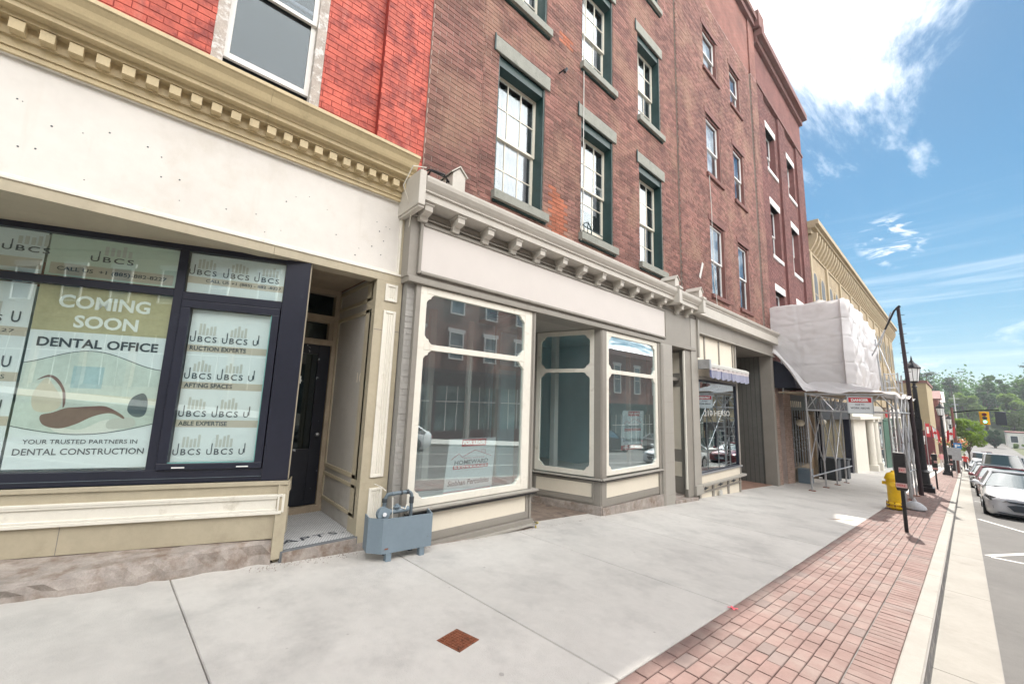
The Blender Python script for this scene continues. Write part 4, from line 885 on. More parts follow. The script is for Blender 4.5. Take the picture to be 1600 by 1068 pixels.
# splayed side window of bay 2: from the corner post back to the door
A2 = Vector((-4.51, 6.34)); D2 = (Vector((-5.87, 5.93)) - A2).normalized(); N2 = Vector((D2.y, -D2.x))
if N2.y > 0: N2 = -N2
def T2(d, s, z): p = A2 + D2 * s + N2 * d; return (p.x, p.y, z)
q = MB(T2); shop_frame(q, -.055, .0, .135, 1.38, .265, 3.035, 2.20, 2.275); W3 = q.build('display_window', m_ivory, B2)
MB(T2).box(-.030, -.024, .22, 1.29, .36, 2.205).build('glass', g_side, W3); MB(T2).box(-.030, -.024, .22, 1.29, 2.27, 2.95).build('glass', g_side, W3)
q = MB(T2); q.box(-.12, .005, .0, .135, -.26, 3.045); q.box(-.12, .0, 1.38, 1.46, -.35, 3.045); q.box(-.12, .0, .135, 1.38, -.24, .20); q.box(-.1, .02, .135, 1.38, -.20, -.12); q.box(-.1, .02, .135, 1.38, .155, .20); q.box(-.1, .02, .135, .17, -.12, .155); q.box(-.1, .02, 1.33, 1.38, -.12, .155); q.build('side_frame', m_greige, B2, bevel=.004)
MB(T2).box(-.1, .07, -.03, 1.44, .215, .24).build('window_sill', m_greige2, B2, bevel=.004); MB(T2).box(-.1, .06, -.03, 1.44, .199, .2145).build('sill_flashing', m_black, B2)
MB(T2).box(-.05, .004, .17, 1.33, -.10, .14).build('riser_panel', m_creampan, B2)
MB(T2).box(-.1, .045, -.02, 1.46, -.45, -.24).build('stone_plinth', m_stone, B2)
# entry: ceiling, floor, door
MB().box(-6.0, -4.9, 4.50, 6.45, 3.05, 3.10).build('entry_ceiling', m_greige2, B2)
q = MB(TG); q.box(-6.1, -4.72, 4.3, 6.6, -.08, .012); q.build('entry_floor', mat('worn_brown_tiles', (.20, .155, .125), .8, var=.25, vs=7, bump=.3, dirt=(.10, .08, .07), dscale=5, dlo=.5, dhi=.7), B2)
q = MB(); q.frame(-5.98, -5.92, 4.90, 5.93, -.33, 3.05, .10, .20, .10); q.box(-5.98, -5.92, 5.0, 5.83, 2.2, 2.28); dr2 = q.build('door', m_greige, B2); MB().box(-5.96, -5.95, 5.0, 5.83, -.15, 2.95).build('door_glass', g_side, dr2)
# the room
q = MB(); q.box(-11.0, -10.9, 2.3, 9.1, -.5, 3.3); q.box(-10.9, -4.9, 2.22, 2.28, -.5, 3.3); q.box(-10.9, -4.85, 9.06, 9.12, -.5, 3.3); q.box(-10.9, -6.1, 2.3, 9.1, 3.25, 3.3); q.box(-6.1, -4.6, 2.3, 4.5, 3.2, 3.3); q.box(-6.1, -4.6, 6.4, 9.06, 3.2, 3.3); q.box(-6.9, -6.6, 5.6, 6.3, 0, 3.25); q.box(-8.4, -8.3, 6.6, 9.06, 0, 3.25)
q.build('room', m_wall_in, B2)
q = MB(); q.box(-10.9, -6.05, 2.3, 9.06, -.5, -.05); q.box(-6.05, -4.58, 2.4, 4.45, .15, .262); q.box(-5.9, -4.58, 6.5, 9.0, .14, .25); q.build('room_floor', m_floor_in, B2)
q = MB(); q.box(-6.3, -6.2, 3.6, 3.72, -.1, 3.2); q.tube([(-5.4, 3.9, .27), (-5.4, 3.9, 2.9)], .05, 8); q.box(-6.35, -6.22, 6.95, 7.08, -.05, 3.25); q.box(-5.2, -5.12, 8.3, 8.38, .25, 3.2); q.box(-8.3, -8.27, 6.9, 7.0, 0, 2.3); q.box(-8.3, -8.27, 7.9, 8.0, 0, 2.3); q.box(-8.3, -8.27, 6.9, 8.0, 2.3, 2.4); q.build('room_column', m_offwhite, B2)
# ---- narrow side door slot
q = MB(); q.box(-5.35, -5.28, 9.14, 10.3, -.55, 3.045); q.build('slot_back', m_dark, B2)
q = MB(); q.box(-5.28, -4.62, 9.14, 10.3, -.62, -.50); q.build('door_step', m_stone, B2, bevel=.01)
q = MB(TG); q.box(-5.0, -4.45, 9.12, 10.3, -.03, .07); q.build('door_step', m_stone, B2, bevel=.01)
q = MB(); q.box(-5.3, -4.56, 10.02, 10.12, -.5, 3.045); q.box(-4.60, -4.52, 9.9, 10.22, -.55, 3.045); sp_ = q.build('slot_side', m_greige, B2, bevel=.003)
q = MB()
for z0, z1 in ((2.45, 2.98), (.55, 2.1), (-.10, .25)): q.box(-4.95, -4.72, 10.012, 10.021, z0, z1)
q.build('side_panel', m_creampan, sp_)
q = MB(); q.box(-4.80, -4.72, 9.16, 9.19, -.45, 3.0); q.box(-4.76, -4.72, 9.3, 9.33, 2.3, 3.0); q.box(-4.80, -4.72, 9.19, 10.0, 2.25, 2.33); q.build('slot_frame', m_greige, sp_)
q = MB(); q.box(-4.9, -4.49, 10.22, 10.60, -.55, 3.9); q.box(-4.9, -4.45, 10.20, 10.62, -.52, -.30); q.box(-4.49, -4.44, 10.56, 10.63, 2.9, 3.9); q.build('pilaster', m_greige2, B2, bevel=.004)
q = MB(); q.box(-4.56, -4.52, 9.86, 9.90, -.35, 3.0); q.build('slot_bead', m_ivory, sp_)

# lease signs ----------------------------------------------------------
def lease(label, X, y0, z0, wd, ht, shear, rot=0.0, cut=None):
    o = (X, y0, z0); t = thing('lease_sign', label, 'sign', o, 'white for lease signs in the windows of the empty shop')
    R_ = Vector((0, math.cos(rot), math.sin(rot))); U_ = Vector((0, shear, 1)).normalized()
    def pt(u, v, d=0): p = Vector(o) + R_ * (u * wd) + U_ * (v * ht); return (p.x + d, p.y, p.z)
    def sheet(nm, m, u0, u1, v0, v1, d): MB().add([pt(u0, v0, d), pt(u1, v0, d), pt(u1, v1, d), pt(u0, v1, d), pt(u0, v0, d - .003), pt(u1, v0, d - .003), pt(u1, v1, d - .003), pt(u0, v1, d - .003)], [(0, 1, 2, 3), (4, 7, 6, 5), (0, 4, 5, 1), (2, 6, 7, 3), (1, 5, 6, 2), (3, 7, 4, 0)]).build(nm, m, t, world=o)
    sheet('board', m_poster, 0, 1, 0, 1, 0)
    sheet('red_band', m_redink, .26, .78, .86, .985, .002); sheet('red_band', m_redink, .13, .87, .475, .535, .002); sheet('red_band', m_redink, .0, .97, .0, .115, .002)
    def tx(nm, s, u, v, w_, h_, m, bold=0, **k):
        q = MB(); put_text(q, s, pt(u, v, .0035), R_, U_, width=w_ * wd, height=h_ * ht, bold=bold, **k); q.build(nm, m, t, world=o)
    tx('white_lettering', 'FOR LEASE', .285, .895, .47, .065, m_wink, .03); tx('white_lettering', 'BROKERAGE', .16, .488, .68, .034, m_wink, .02, spacing=1.4)
    tx('white_lettering', '289-251-4807', .06, .02, .85, .08, m_wink, .03)
    tx('dark_lettering', 'HOMEWARD', .15, .55, .71, .075, m_ink, .02); tx('dark_lettering', 'REAL ESTATE', .34, .645, .42, .022, m_redink, .0, spacing=1.3)
    tx('dark_lettering', 'Siobhan Percolides', .06, .20, .86, .095, m_ink, .015, shear=.15); tx('grey_lettering', 'www.homewardrealty.ca', .24, .435, .5, .022, m_bar)
    q = MB(); ln = [(.08, .645), (.22, .74), (.30, .67), (.34, .70), (.55, .79), (.92, .67)]
    q.tube([pt(u, v, .003) for u, v in ln], .0035 * wd / .8, 4); q.tube([pt(.70, .735, .003), pt(.70, .785, .003), pt(.78, .785, .003), pt(.78, .715, .003)], .003, 4); q.build('roof_outline', m_redink, t, world=o)
    return t
lease('white lease sign leaning low behind the left display window beside the gas meter', -4.60, 3.00, .30, .81, .77, .08)
lease('white lease sign behind the right display window beside the narrow door', -4.60, 7.14, .70, .82, .79, .10)

# ================================================================== THIRD BUILDING (B3)
B3 = thing('shop_building', 'brown brick building with white single pane sashes above the small shop with a striped valance', 'building', (-4.5, 13.5, 0))
rows3 = [(4.93, 7.25), (8.80, 10.88), (12.5, 14.1), (15.6, 16.9)]
holes = [(12.0, 13.15, a, b) for a, b in rows3[:3]] + [(14.32, 15.36, a, b) for a, b in rows3[:3]]
brick_wall(B3, -4.60, 10.10, 16.55, 4.30, 15.2, holes, m_brickB, m_mortB, n_ind=0, tooth0=.045, proud=.008, jit=.004)
brick_wall(B3, -4.55, 16.66, 17.38, 4.30, 15.2, [], m_brickB, m_mortB, n_ind=0, tooth0=.05, proud=.008, name='pier_core')
q = MB(); q.box(-14, -4.60, 10.10, 17.38, 15.2, 18.0); q.box(-14, -13.8, 10.1, 17.38, -1, 15.2); q.box(-4.60, -4.55, 16.66, 17.38, 15.2, 17.75); q.build('upper_wall', m_brickC, B3)
MB().box(-4.9, -4.28, 17.25, 17.98, 17.72, 18.5).build('roof_corner_block', m_lintelb, B3, bevel=.02)
q = MB(); q.box(-14, -4.35, 10.10, 17.42, 18.0, 18.25); q.box(-14, -4.45, 10.10, 17.40, 17.75, 18.0); q.build('roof_cornice', m_lintelb, B3)
for ri, (a, b) in enumerate(rows3[:3]):
    for ci, (c0, c1) in enumerate(((12.0, 13.15), (14.32, 15.36))):
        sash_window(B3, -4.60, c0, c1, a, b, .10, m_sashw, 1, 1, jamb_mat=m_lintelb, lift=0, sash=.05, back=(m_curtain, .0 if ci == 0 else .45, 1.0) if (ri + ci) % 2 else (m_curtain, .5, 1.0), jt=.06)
        MB().box(-4.7, -4.575, c0 - .10, c1 + .10, b, b + .17).build('lintel', m_lintelb, B3, bevel=.005)
        MB().box(-4.7, -4.53, c0 - .08, c1 + .08, a - .12, a).build('sill', m_lintelb, B3, bevel=.005)
q = MB(); q.tube([(-4.55, 12.0, 8.75), (-4.54, 12.05, 7.6), (-4.52, 11.97, 6.4), (-4.53, 12.02, 5.2), (-4.5, 12.1, 4.5)], .010, 5); tag(q.build('cable', m_bar, None, world=(-4.5, 12.1, 4.5)), 'grey cable hanging beside the white sash windows left of the scaffold', 'cable')
q = MB(); q.box(-4.60, -4.585, 11.18, 11.28, 5.2, 5.75); ob = q.build('stain_board', m_bar, None, world=(-4.59, 11.23, 5.4)); tag(ob, 'small pale slanted strip fixed to the brown brick left of the window', 'strip')
ob.rotation_euler = (-.45, 0, 0)
# its entablature and cornice (left part is the brackets of B2)
MB().box(-4.9, -4.50, 10.60, 17.20, 3.58, 3.97).build('entablature', m_greige, B3)
q = MB(); q.box(-4.9, -4.49, 10.60, 17.2, 3.97, 4.02); q.box(-4.5, -4.44, 10.62, 17.2, 3.55, 3.585); q.build('entablature_bead', m_greige2, B3, bevel=.005)
q = MB(); q.box(-4.9, -4.33, 10.34, 17.40, 4.02, 4.30); q.build('fascia_board', m_stonewhite, B3, bevel=.004)
prof = [(-4.9, 4.30), (-4.31, 4.30), (-4.31, 4.33), (-4.27, 4.36), (-4.25, 4.41), (-4.25, 4.43), (-4.9, 4.50)]
for a, b_ in ((10.34, 13.9), (13.905, 17.46)):
    n = len(prof); MB().add([(x, a, z) for x, z in prof] + [(x, b_, z) for x, z in prof], [tuple(range(n)), tuple(range(n, 2 * n))[::-1]] + [(i, i + n, (i + 1) % n + n, (i + 1) % n) for i in range(n)]).build('cornice_length', m_stonewhite, B3)
# board panels above the window
MB().box(-4.9, -4.56, 10.60, 13.46, 2.30, 3.58).build('panel_wall', m_creampan, B3)
q = MB()
for y in (11.17, 12.17, 13.22): q.box(-4.56, -4.535, y - .03, y + .03, 2.75, 3.58)
q.box(-4.56, -4.525, 13.36, 13.46, -.35, 3.58); q.box(-4.56, -4.53, 10.60, 13.4, 3.53, 3.58); q.box(-4.56, -4.53, 10.60, 13.4, 2.34, 2.42); q.box(-4.56, -4.53, 10.60, 10.66, -.2, 2.34); q.build('batten', m_greige, B3, bevel=.003)
q = MB(); q.frame(-4.60, -4.535, 10.66, 13.36, -.06, 2.34, .05, .03, .06); W4 = q.build('display_window', m_navy, B3)
MB().box(-4.58, -4.572, 10.7, 13.32, -.03, 2.29).build('glass', glass('small_shop_glass', (.8, .85, .85), .28, 1.2, wav=.02), W4)
q = MB(); q.box(-7.0, -6.9, 10.6, 13.4, -.6, 3.3); q.box(-6.9, -4.7, 10.55, 10.6, -.6, 3.3); q.box(-6.9, -4.7, 13.4, 13.44, -.6, 3.3); q.box(-6.9, -4.7, 10.6, 13.4, -.6, -.1); q.build('room', m_dark, B3)
q = MB(); put_text(q, '210 HERSO', (-4.568, 11.05, 1.38), YR, UP, width=1.8, height=.15, bold=.0); q.build('window_lettering', m_bar, W4)
MB().box(-4.6, -4.50, 10.60, 13.50, -.10, -.06).build('window_sill', m_galv, B3)
MB().box(-4.9, -4.535, 10.60, 13.46, -.31, -.10).build('riser_panel', m_creampan, B3)
MB().box(-4.9, -4.44, 10.58, 13.62, -.37, -.31).build('riser_ledge', m_greige2, B3, bevel=.005)
MB().box(-4.9, -4.58, 10.60, 13.46, -1.1, -.37).build('base_wall', m_creampan, B3)
q = MB(); q.box(-4.58, -4.535, 10.60, 13.46, -.41, -.37); q.box(-4.58, -4.535, 10.60, 13.46, -.555, -.52)
for y in (10.63, 11.45, 12.50, 13.42): q.box(-4.58, -4.55, y - .05, y + .05, -.95, -.41)
q.build('base_batten', m_greige, B3, bevel=.003)
q = MB()
for y in (11.0, 11.98, 12.95): q.prism([(y - .22, -.465), (y - .06, -.44), (y, -.42), (y + .06, -.44), (y + .22, -.465), (y + .06, -.49), (y, -.51), (y - .06, -.49)], 'x', -4.579, -4.576)
q.build('vent_opening', m_ink, B3)
q = MB(); q.box(-4.55, -4.50, 11.75, 11.90, -.72, -.60); q.build('vent_box', m_bar, B3)
# awning cassette with scalloped valance
aw = thing('awning', 'rolled up awning with white cassette and scalloped grey blue valance over the small shop window', 'awning', (-4.4, 12.3, 2.7))
MB().box(-4.56, -4.26, 10.72, 13.7, 2.66, 2.74).prism([(-4.56, 2.75), (-4.28, 2.74), (-4.32, 2.77), (-4.56, 2.80)], 'y', 10.72, 13.7).build('cassette', m_bar, aw, world=(-4.4, 12.3, 2.7), bevel=.006)
MB().box(-4.58, -4.2, 10.60, 10.72, 2.60, 2.84).build('end_cap', m_galv, aw, world=(-4.4, 12.3, 2.7))
q = MB(); n = 96; vs = []
for i in range(n + 1):
    y = 10.78 + 2.88 * i / n; sc = .045 * abs(math.sin(i / n * math.pi * 8)); x = -4.275 + .018 * math.sin(i * .55)
    vs += [(x, y, 2.66), (x + .012 * math.sin(i * .4), y, 2.40 - sc)]
q.add(vs, [(2 * i, 2 * i + 2, 2 * i + 3, 2 * i + 1) for i in range(n)])
mv = mat('valance_cloth', (.28, .29, .38), .85, var=.1, bump=.1); ob = q.build('valance', mv, aw, world=(-4.4, 12.3, 2.7)); mv2 = mat('valance_navy_stripe', (.08, .09, .18), .85, var=.1); ob.data.materials.append(mv2)
for i, p in enumerate(ob.data.polygons): p.material_index = 1 if i % 24 in (0, 1) else 0
q = MB(); q.add([(a[0] + .004, a[1], a[2]) for a in vs[::2]] + [(a[0] + .004, a[1], 2.585) for a in vs[::2]], [(i, i + 1, n + 2 + i, n + 1 + i) for i in range(n)]); q.build('valance_band', mat('valance_pink', (.55, .50, .50), .85), aw, world=(-4.4, 12.3, 2.7))
# passage with boarded wall at its far side
q = MB(); q.box(-9.0, -4.60, 16.96, 17.05, -1.15, 3.58); pw = q.build('passage_wall', mat('dark_taupe_boards', (.125, .125, .115), .7, var=.12, vs=1.2, bump=.1), B3)
q = MB()
for i in range(30): q.box(-9.0 + i * .15, -8.992 + i * .15, 16.956, 16.961, -1.1, 3.55)
q.build('board_groove', m_dark, pw)
q = MB(); q.box(-9.1, -9.0, 13.3, 17.1, -1.2, 3.7); q.box(-9.0, -4.62, 13.40, 13.46, -1.2, 3.6); q.build('passage_wall', m_greige, B3)
q = MB(); q.box(-9.0, -4.9, 13.46, 16.95, 3.58, 3.64); q.build('passage_ceiling', m_greige, B3)
q = MB(TG); q.box(-9.0, -4.70, 13.46, 16.95, -.1, .012); q.build('passage_floor', mat('brown_paving', (.26, .16, .12), .85, var=.2, vs=5, bump=.3), B3)
q = MB(); q.box(-4.9, -4.52, 16.94, 17.20, -1.12, 3.57); q.build('pilaster', m_greige, B3, bevel=.004)
# ================================================================== DARK RED BUILDING BEHIND THE SCAFFOLD (B4)
B4 = thing('shop_building', 'dark red brick building with white stone lintels rising behind the wrapped scaffold', 'building', (-4.6, 21, -1.3))
h4 = [(c, c + 1.3, a, b) for c in (18.72, 21.92) for a, b in ((8.05, 10.35), (12.0, 13.95), (4.6, 6.5))]
brick_wall(B4, -4.68, 17.40, 24.9, 2.3, 15.3, h4, m_brickE, m_mortE, n_ind=0, jit=.004, back=.34)
for a, b in ((17.39, 18.36), (20.45, 21.55), (23.6, 24.9)):
    brick_wall(B4, -4.59, a, b, 2.3, 15.3, [], m_brickE, m_mortE, n_ind=0, jit=.004, back=.085, name='pilaster')
q = MB(); q.box(-14, -4.60, 17.39, 24.9, 15.3, 17.15); q.box(-14, -5.1, 17.39, 24.9, 2.3, 15.3); q.build('upper_wall', m_brickD, B4)
q = MB(); q.box(-14, -4.45, 17.42, 24.95, 17.15, 17.4); q.box(-14, -4.24, 17.42, 25.0, 17.4, 17.7); q.box(-4.84, -4.54, 17.42, 24.92, 15.25, 15.38); q.build('roof_cornice', m_lintelb, B4)
for (c0, c1, a, b) in h4:
    MB().box(-4.9, -4.655, c0 - .12, c1 + .12, b, b + .30).build('lintel', m_lintelw, B4, bevel=.01)
    MB().box(-4.9, -4.62, c0 - .10, c1 + .12, a - .16, a).build('sill', m_lintelw, B4, bevel=.01)
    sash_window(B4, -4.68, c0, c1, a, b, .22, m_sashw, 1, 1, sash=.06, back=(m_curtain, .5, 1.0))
# ground floor of B4: piers, dark front with bars
brick_wall(B4, -4.58, 17.42, 17.80, -1.15, 2.55, [], m_brickP, m_mortB, n_ind=0, name='pier'); brick_wall(B4, -4.58, 18.42, 19.40, -1.3, 2.55, [], m_brickP, m_mortB, n_ind=0, name='pier')
q = MB(); q.box(-5.2, -5.1, 17.2, 24.9, -1.6, 2.4); q.box(-5.1, -4.85, 17.80, 18.42, -1.3, 2.4); q.build('dark_front', m_dark, B4)
q = MB(); q.box(-5.0, -4.60, 19.4, 24.9, 1.62, 2.35); q.build('front_fascia', m_navy, B4)
q = MB()
for i in range(6): q.prism([(19.5 + i * .30, 1.75), (19.62 + i * .30, 1.75), (19.62 + i * .30, 2.0), (19.5 + i * .30, 2.0)], 'x', -4.6, -4.59)
q.build('fascia_tabs', m_creampan, B4)
q = MB(); q.box(-5.0, -4.62, 19.45, 22.3, -.75, -.68); q.box(-5.0, -4.66, 19.45, 22.3, -1.5, -.75); q.build('stall_riser', m_dtan, B4)
q = MB()
for i in range(7):
    y = 19.65 + i * .42; q.tube([(-4.70, y, -.7), (-4.70, y, 1.62)], .022, 6)
    for z in (-.1, .15, .4, .7): q.sphere((-4.70, y, z + (i % 2) * .1), .04, 8, 5)
for i in range(3):
    y = 23.6 + i * .5; q.tube([(-4.70, y, -1.4), (-4.70, y, 1.62)], .022, 6)
q.build('iron_bars', m_galv, B4)
MB().box(-5.05, -5.0, 19.5, 22.2, -.7, 1.6).build('front_glass', g_dark, B4)
q = MB(); q.box(-5.02, -4.72, 22.4, 23.35, -1.45, 1.45); q.build('door', mat('brown_plywood_door', (.24, .165, .095), .7, var=.15, vs=3), B4)
MB().box(-4.95, -4.60, 22.3, 22.4, -1.4, 1.6).box(-4.95, -4.60, 23.35, 23.45, -1.45, 1.6).build('door_frame', m_dtan, B4)
for y, nm in ((20.0, 'left'), (24.0, 'right')):
    g = thing('globe_light', 'round frosted globe lamp on the dark front, %s' % ('beside the pinkish brick pier' if nm == 'left' else 'right of the brown door'), 'lamp', (-4.45, y, 1.1), 'globe lamps on the dark shopfront')
    MB().sphere((-4.42, y, 1.12), .16, 16, 10, .85).build('globe', m_globe, g, world=(-4.45, y, 1.1), smooth=True)
    MB().tube([(-4.6, y, 1.35), (-4.42, y, 1.32), (-4.42, y, 1.26)], .02, 6).build('arm', m_black, g, world=(-4.45, y, 1.1))
# black barrel awning left of the scaffold
q = MB(); pts = [(-4.6, 3.45), (-4.45, 3.42), (-4.15, 3.22), (-3.95, 2.92), (-3.88, 2.55), (-3.88, 2.42), (-4.6, 2.42)]
q.prism(pts, 'y', 17.30, 19.6); tag(q.build('awning', mat('black_awning_canvas', (.02, .022, .035), .7, var=.15), None, world=(-4.6, 18.4, 2.42)), 'black curved canvas awning under the white tarp beside the taupe passage', 'awning')
q = MB(); q.box(-4.56, -4.15, 19.75, 20.25, gz(20), gz(20) + .52); q.box(-4.57, -4.14, 19.74, 20.26, gz(20) + .52, gz(20) + .56); tag(q.build('utility_box', m_gas, None, world=(-4.35, 20, gz(20)), bevel=.01), 'low blue grey metal box on the sidewalk at the foot of the brick pier', 'box')
for (y, h_, lb) in ((23.9, .95, 'dark grey planter bin standing between the brown door and the scaffold legs'), (26.2, .9, 'dark planter bin at the far end of the black front')):
    q = MB(); z = gz(y); q.prism([(y - .28, z), (y + .28, z), (y + .34, z + h_), (y - .34, z + h_)], 'x', -4.5, -3.9); q.box(-4.55, -3.85, y - .37, y + .37, z + h_, z + h_ + .06); tag(q.build('bin', mat('dark_grey_plastic', (.06, .07, .08), .6), None, world=(-4.2, y, z)), lb, 'bin')

# ---- scaffold
SC = thing('scaffold', 'galvanised scaffold tunnel over the sidewalk carrying a tarp wrapped platform', 'scaffold', (-2.4, 20, gz(20)))
sw = (-2.4, 20, gz(20)); xs = (-3.58, -1.30); ysc = (17.15, 19.25, 21.3, 23.2)
for x in xs:
    for i, y in enumerate(ysc):
        q = MB(); g0 = gz(y); q.tube([(x, y, g0 + .02), (x, y, 2.25)], .031, 8); q.tube([(x, y, g0 + .25), (x, y, g0 + .5)], .034, 8); q.build('leg', m_galv, SC, world=sw)
        MB(TG).box(x - .09, x + .09, y - .09, y + .09, .0, .02).build('base_plate', m_rust, SC, world=sw)
    for a, b in zip(ysc[:-1], ysc[1:]):     # diagonals
        MB().tube([(x, a, gz(a) + .9), (x, b, 1.6)], .02, 6).build('brace', m_galv, SC, world=sw)
        MB().tube([(x, b, gz(b) + .9), (x, a, 1.6)], .02, 6).build('brace', m_galv, SC, world=sw)
MB().tube([(xs[0] + .05, 17.1, -.58), (xs[0] + .05, 24.4, -.82)], .026, 8).build('rail', m_galv, SC, world=sw)
MB().tube([(xs[1], 19.2, -.3), (xs[1], 23.4, -.5)], .024, 8).build('rail', m_galv, SC, world=sw)
def truss(p, q_, z0, z1, n):
    p = Vector(p); q_ = Vector(q_); m = MB()
    m.tube([(p.x, p.y, z0), (q_.x, q_.y, z0)], .028, 6); m.tube([(p.x, p.y, z1), (q_.x, q_.y, z1)], .028, 6)
    for i in range(n):
        a = p.lerp(q_, i / n); b = p.lerp(q_, (i + 1) / n)
        if i % 2: m.tube([(a.x, a.y, z1), (b.x, b.y, z0)], .018, 6)
        else: m.tube([(a.x, a.y, z0), (b.x, b.y, z1)], .018, 6)
    m.build('truss_beam', m_galv, SC, world=sw)
truss((-3.6, 17.15), (-1.25, 17.15), 1.64, 2.2, 6); truss((-3.6, 23.2), (-1.25, 23.2), 1.64, 2.2, 6)
truss((-3.58, 17.1), (-3.58, 24.3), 1.66, 2.2, 10); truss((-1.3, 17.1), (-1.3, 24.3), 1.66, 2.2, 10)
MB().box(-4.4, -1.25, 17.2, 24.2, 2.23, 2.28).build('deck', mat('scaffold_plank', (.30, .24, .17), .8, var=.2, vs=4), SC, world=sw)
# stair tower of frames at the street side end
for x in (-1.75, -1.4):
    for y in (20.2, 21.6):
        MB().tube([(x, y, gz(y)), (x, y, 3.1)], .026, 8).build('leg', m_galv, SC, world=sw)
    for z in [gz(21) + .35 + .42 * i for i in range(10)]: MB().tube([(x, 20.2, z), (x, 21.6, z)], .018, 6).build('rung', m_galv, SC, world=sw)
for z in [gz(20) + .3 + .5 * i for i in range(9)]: MB().tube([(-1.75, 20.2, z), (-1.4, 20.2, z)], .018, 6).build('rung', m_galv, SC, world=sw)
for x in (-2.5, -4.3):
    for y in (17.4, 20.8, 24.2): MB().tube([(x, y, 2.2), (x, y, 5.3)], .024, 6).build('upright', m_galv, SC, world=sw)
MB().tube([(-1.6, 24.4, 2.1), (-2.2, 24.6, 4.6), (-1.7, 24.6, 6.2)], .02, 6).build('brace', m_galv, SC, world=sw)
# the tarp: one cloth round the platform, creased
def tnoise(u, v, k=0):
    return (math.sin(u * 3.1 + v * 2.3 + k) * .5 + math.sin(u * 6.7 - v * 4.9 + k * 2) * .28 + abs(math.sin(u * 5.3 + v * 8.1 + k)) * .35 + abs(math.sin(u * 12.1 - v * 3.7 + k)) * .22 - .3)
path = [(-4.62, 17.32), (-2.42, 17.28), (-2.34, 17.38), (-2.36, 24.3), (-4.62, 24.35)]
segs = []; tot = 0
for a, b in zip(path[:-1], path[1:]):
    d = math.dist(a, b); n = max(3, int(d / .055)); 
    for i in range(n): t = i / n; segs.append((a[0] + (b[0] - a[0]) * t, a[1] + (b[1] - a[1]) * t, tot + d * t))
    tot += d
segs.append((*path[-1], tot))
def bot_of(x, y, s):      # lower edge of the box
    return 2.55 + 1.30 * max(0, min(1, (-3.55 - x) / .95)) if y < 17.5 else 2.5
from mathutils import noise as mnoise
def fold(u, v, k): return abs(mnoise.noise(Vector((u, v, k))))
nz_ = 70; vs = []
for (x, y, s) in segs:
    side = s > 2.2
    top = 5.46 + .03 * math.sin(s * 3) + (.07 * mnoise.noise(Vector((s * 2.3, 0, 5))) if side else 0) - (.24 * max(0, (s - 3.5) / 7)); b0 = bot_of(x, y, s)
    for k in range(nz_ + 1):
        v = k / nz_; z = top + (b0 - top) * v
        if side: d = .26 * fold(s * .75 + z * .55, z * .35, 3.1) + .16 * fold(s * 2.2 - z * .9, z * .7, 8.4) + .06 * fold(s * 5 + z * 2.2, z * 2, 1.2)
        else: d = .07 * fold(s * .9, z * 1.1, 2.2) + .035 * fold(s * 2.6 + z, z * 3.1 - s, 6.0) + .012 * fold(s * 8, z * 7, 4.0)
        for zl in (4.72, 4.12, 3.25): d += (-.022 + .010 * math.sin(s * 5)) * math.exp(-((z - zl - .05 * math.sin(s * 1.3 + zl) - .06 * fold(s, zl, 2)) / .022) ** 2)   # tape seams pulled tight
        for sl in ((.95,) if not side else (4.1, 6.3)): d -= .02 * math.exp(-((s - sl - .03 * math.sin(z * 2)) / .03) ** 2)
        d += .05 * math.sin(v * math.pi) - (.03 if k in (0, nz_) else 0)
        nx_, ny_ = (0, -1) if y < 17.33 and x < -2.4 else ((1, 0) if y < 24.28 else (0, 1))
        vs.append((x + nx_ * d, y + ny_ * d, z))
fs = []; st2 = nz_ + 1
for i in range(len(segs) - 1):
    for k in range(nz_): fs.append((i * st2 + k, i * st2 + k + 1, (i + 1) * st2 + k + 1, (i + 1) * st2 + k))
T = thing('tarp', 'white plastic tarp wrapped tightly round the raised scaffold platform', 'tarp', (-3.4, 17.3, 2.3))
MB().add(vs, fs).build('tarp_wall', m_tarp, T, world=(-3.4, 17.3, 2.3), smooth=True)
q = MB(); n1_, n2_ = 20, 50; vs = []
for i in range(n1_ + 1):
    for k in range(n2_ + 1):
        x = -4.62 + 2.28 * i / n1_; y = 17.3 + 7.0 * k / n2_; vs.append((x, y, 5.47 + .05 * tnoise(x * 2, y) - .16 * k / n2_ + .03 * math.sin(i)))
q.add(vs, [(i * (n2_ + 1) + k, (i + 1) * (n2_ + 1) + k, (i + 1) * (n2_ + 1) + k + 1, i * (n2_ + 1) + k + 1) for i in range(n1_) for k in range(n2_)]); q.build('tarp_roof', m_tarp, T, world=(-3.4, 17.3, 2.3), smooth=True)
# lower skirt: hangs from the box bottom out to the truss
q = MB(); nA, nB = 90, 12; vs = []
ctrl = []
for i in range(nA + 1):
    t = i / nA
    if t < .42:
        u = t / .42; top = (-4.55 + 2.2 * u, 17.25, bot_of(-4.55 + 2.2 * u, 17.2, 0) + .05); xl = -4.60 + 3.40 * u; low = (xl, 17.02, (3.78 if xl < -4.55 else 3.78 - .83 * ((xl + 4.55) / .65) ** 1.5 if xl < -3.9 else max(2.27, 2.95 - 2.1 * (xl + 3.9))) + .02 * math.sin(u * 20))
    else:
        u = (t - .42) / .58; top = (-2.30, 17.3 + 6.9 * u, 2.55); low = (-1.18, 17.0 + 7.2 * u, 2.22 - .30 * max(0, 1 - u * 4) * (u * 8 if u < .125 else 1) + .05 * math.sin(u * 22))
    for k in range(nB + 1):
        v = k / nB; dz = -.10 * math.sin(v * math.pi) + .05 * tnoise(t * 9, v * 2)
        vs.append((top[0] + (low[0] - top[0]) * v, top[1] + (low[1] - top[1]) * v, top[2] + (low[2] - top[2]) * v + dz))
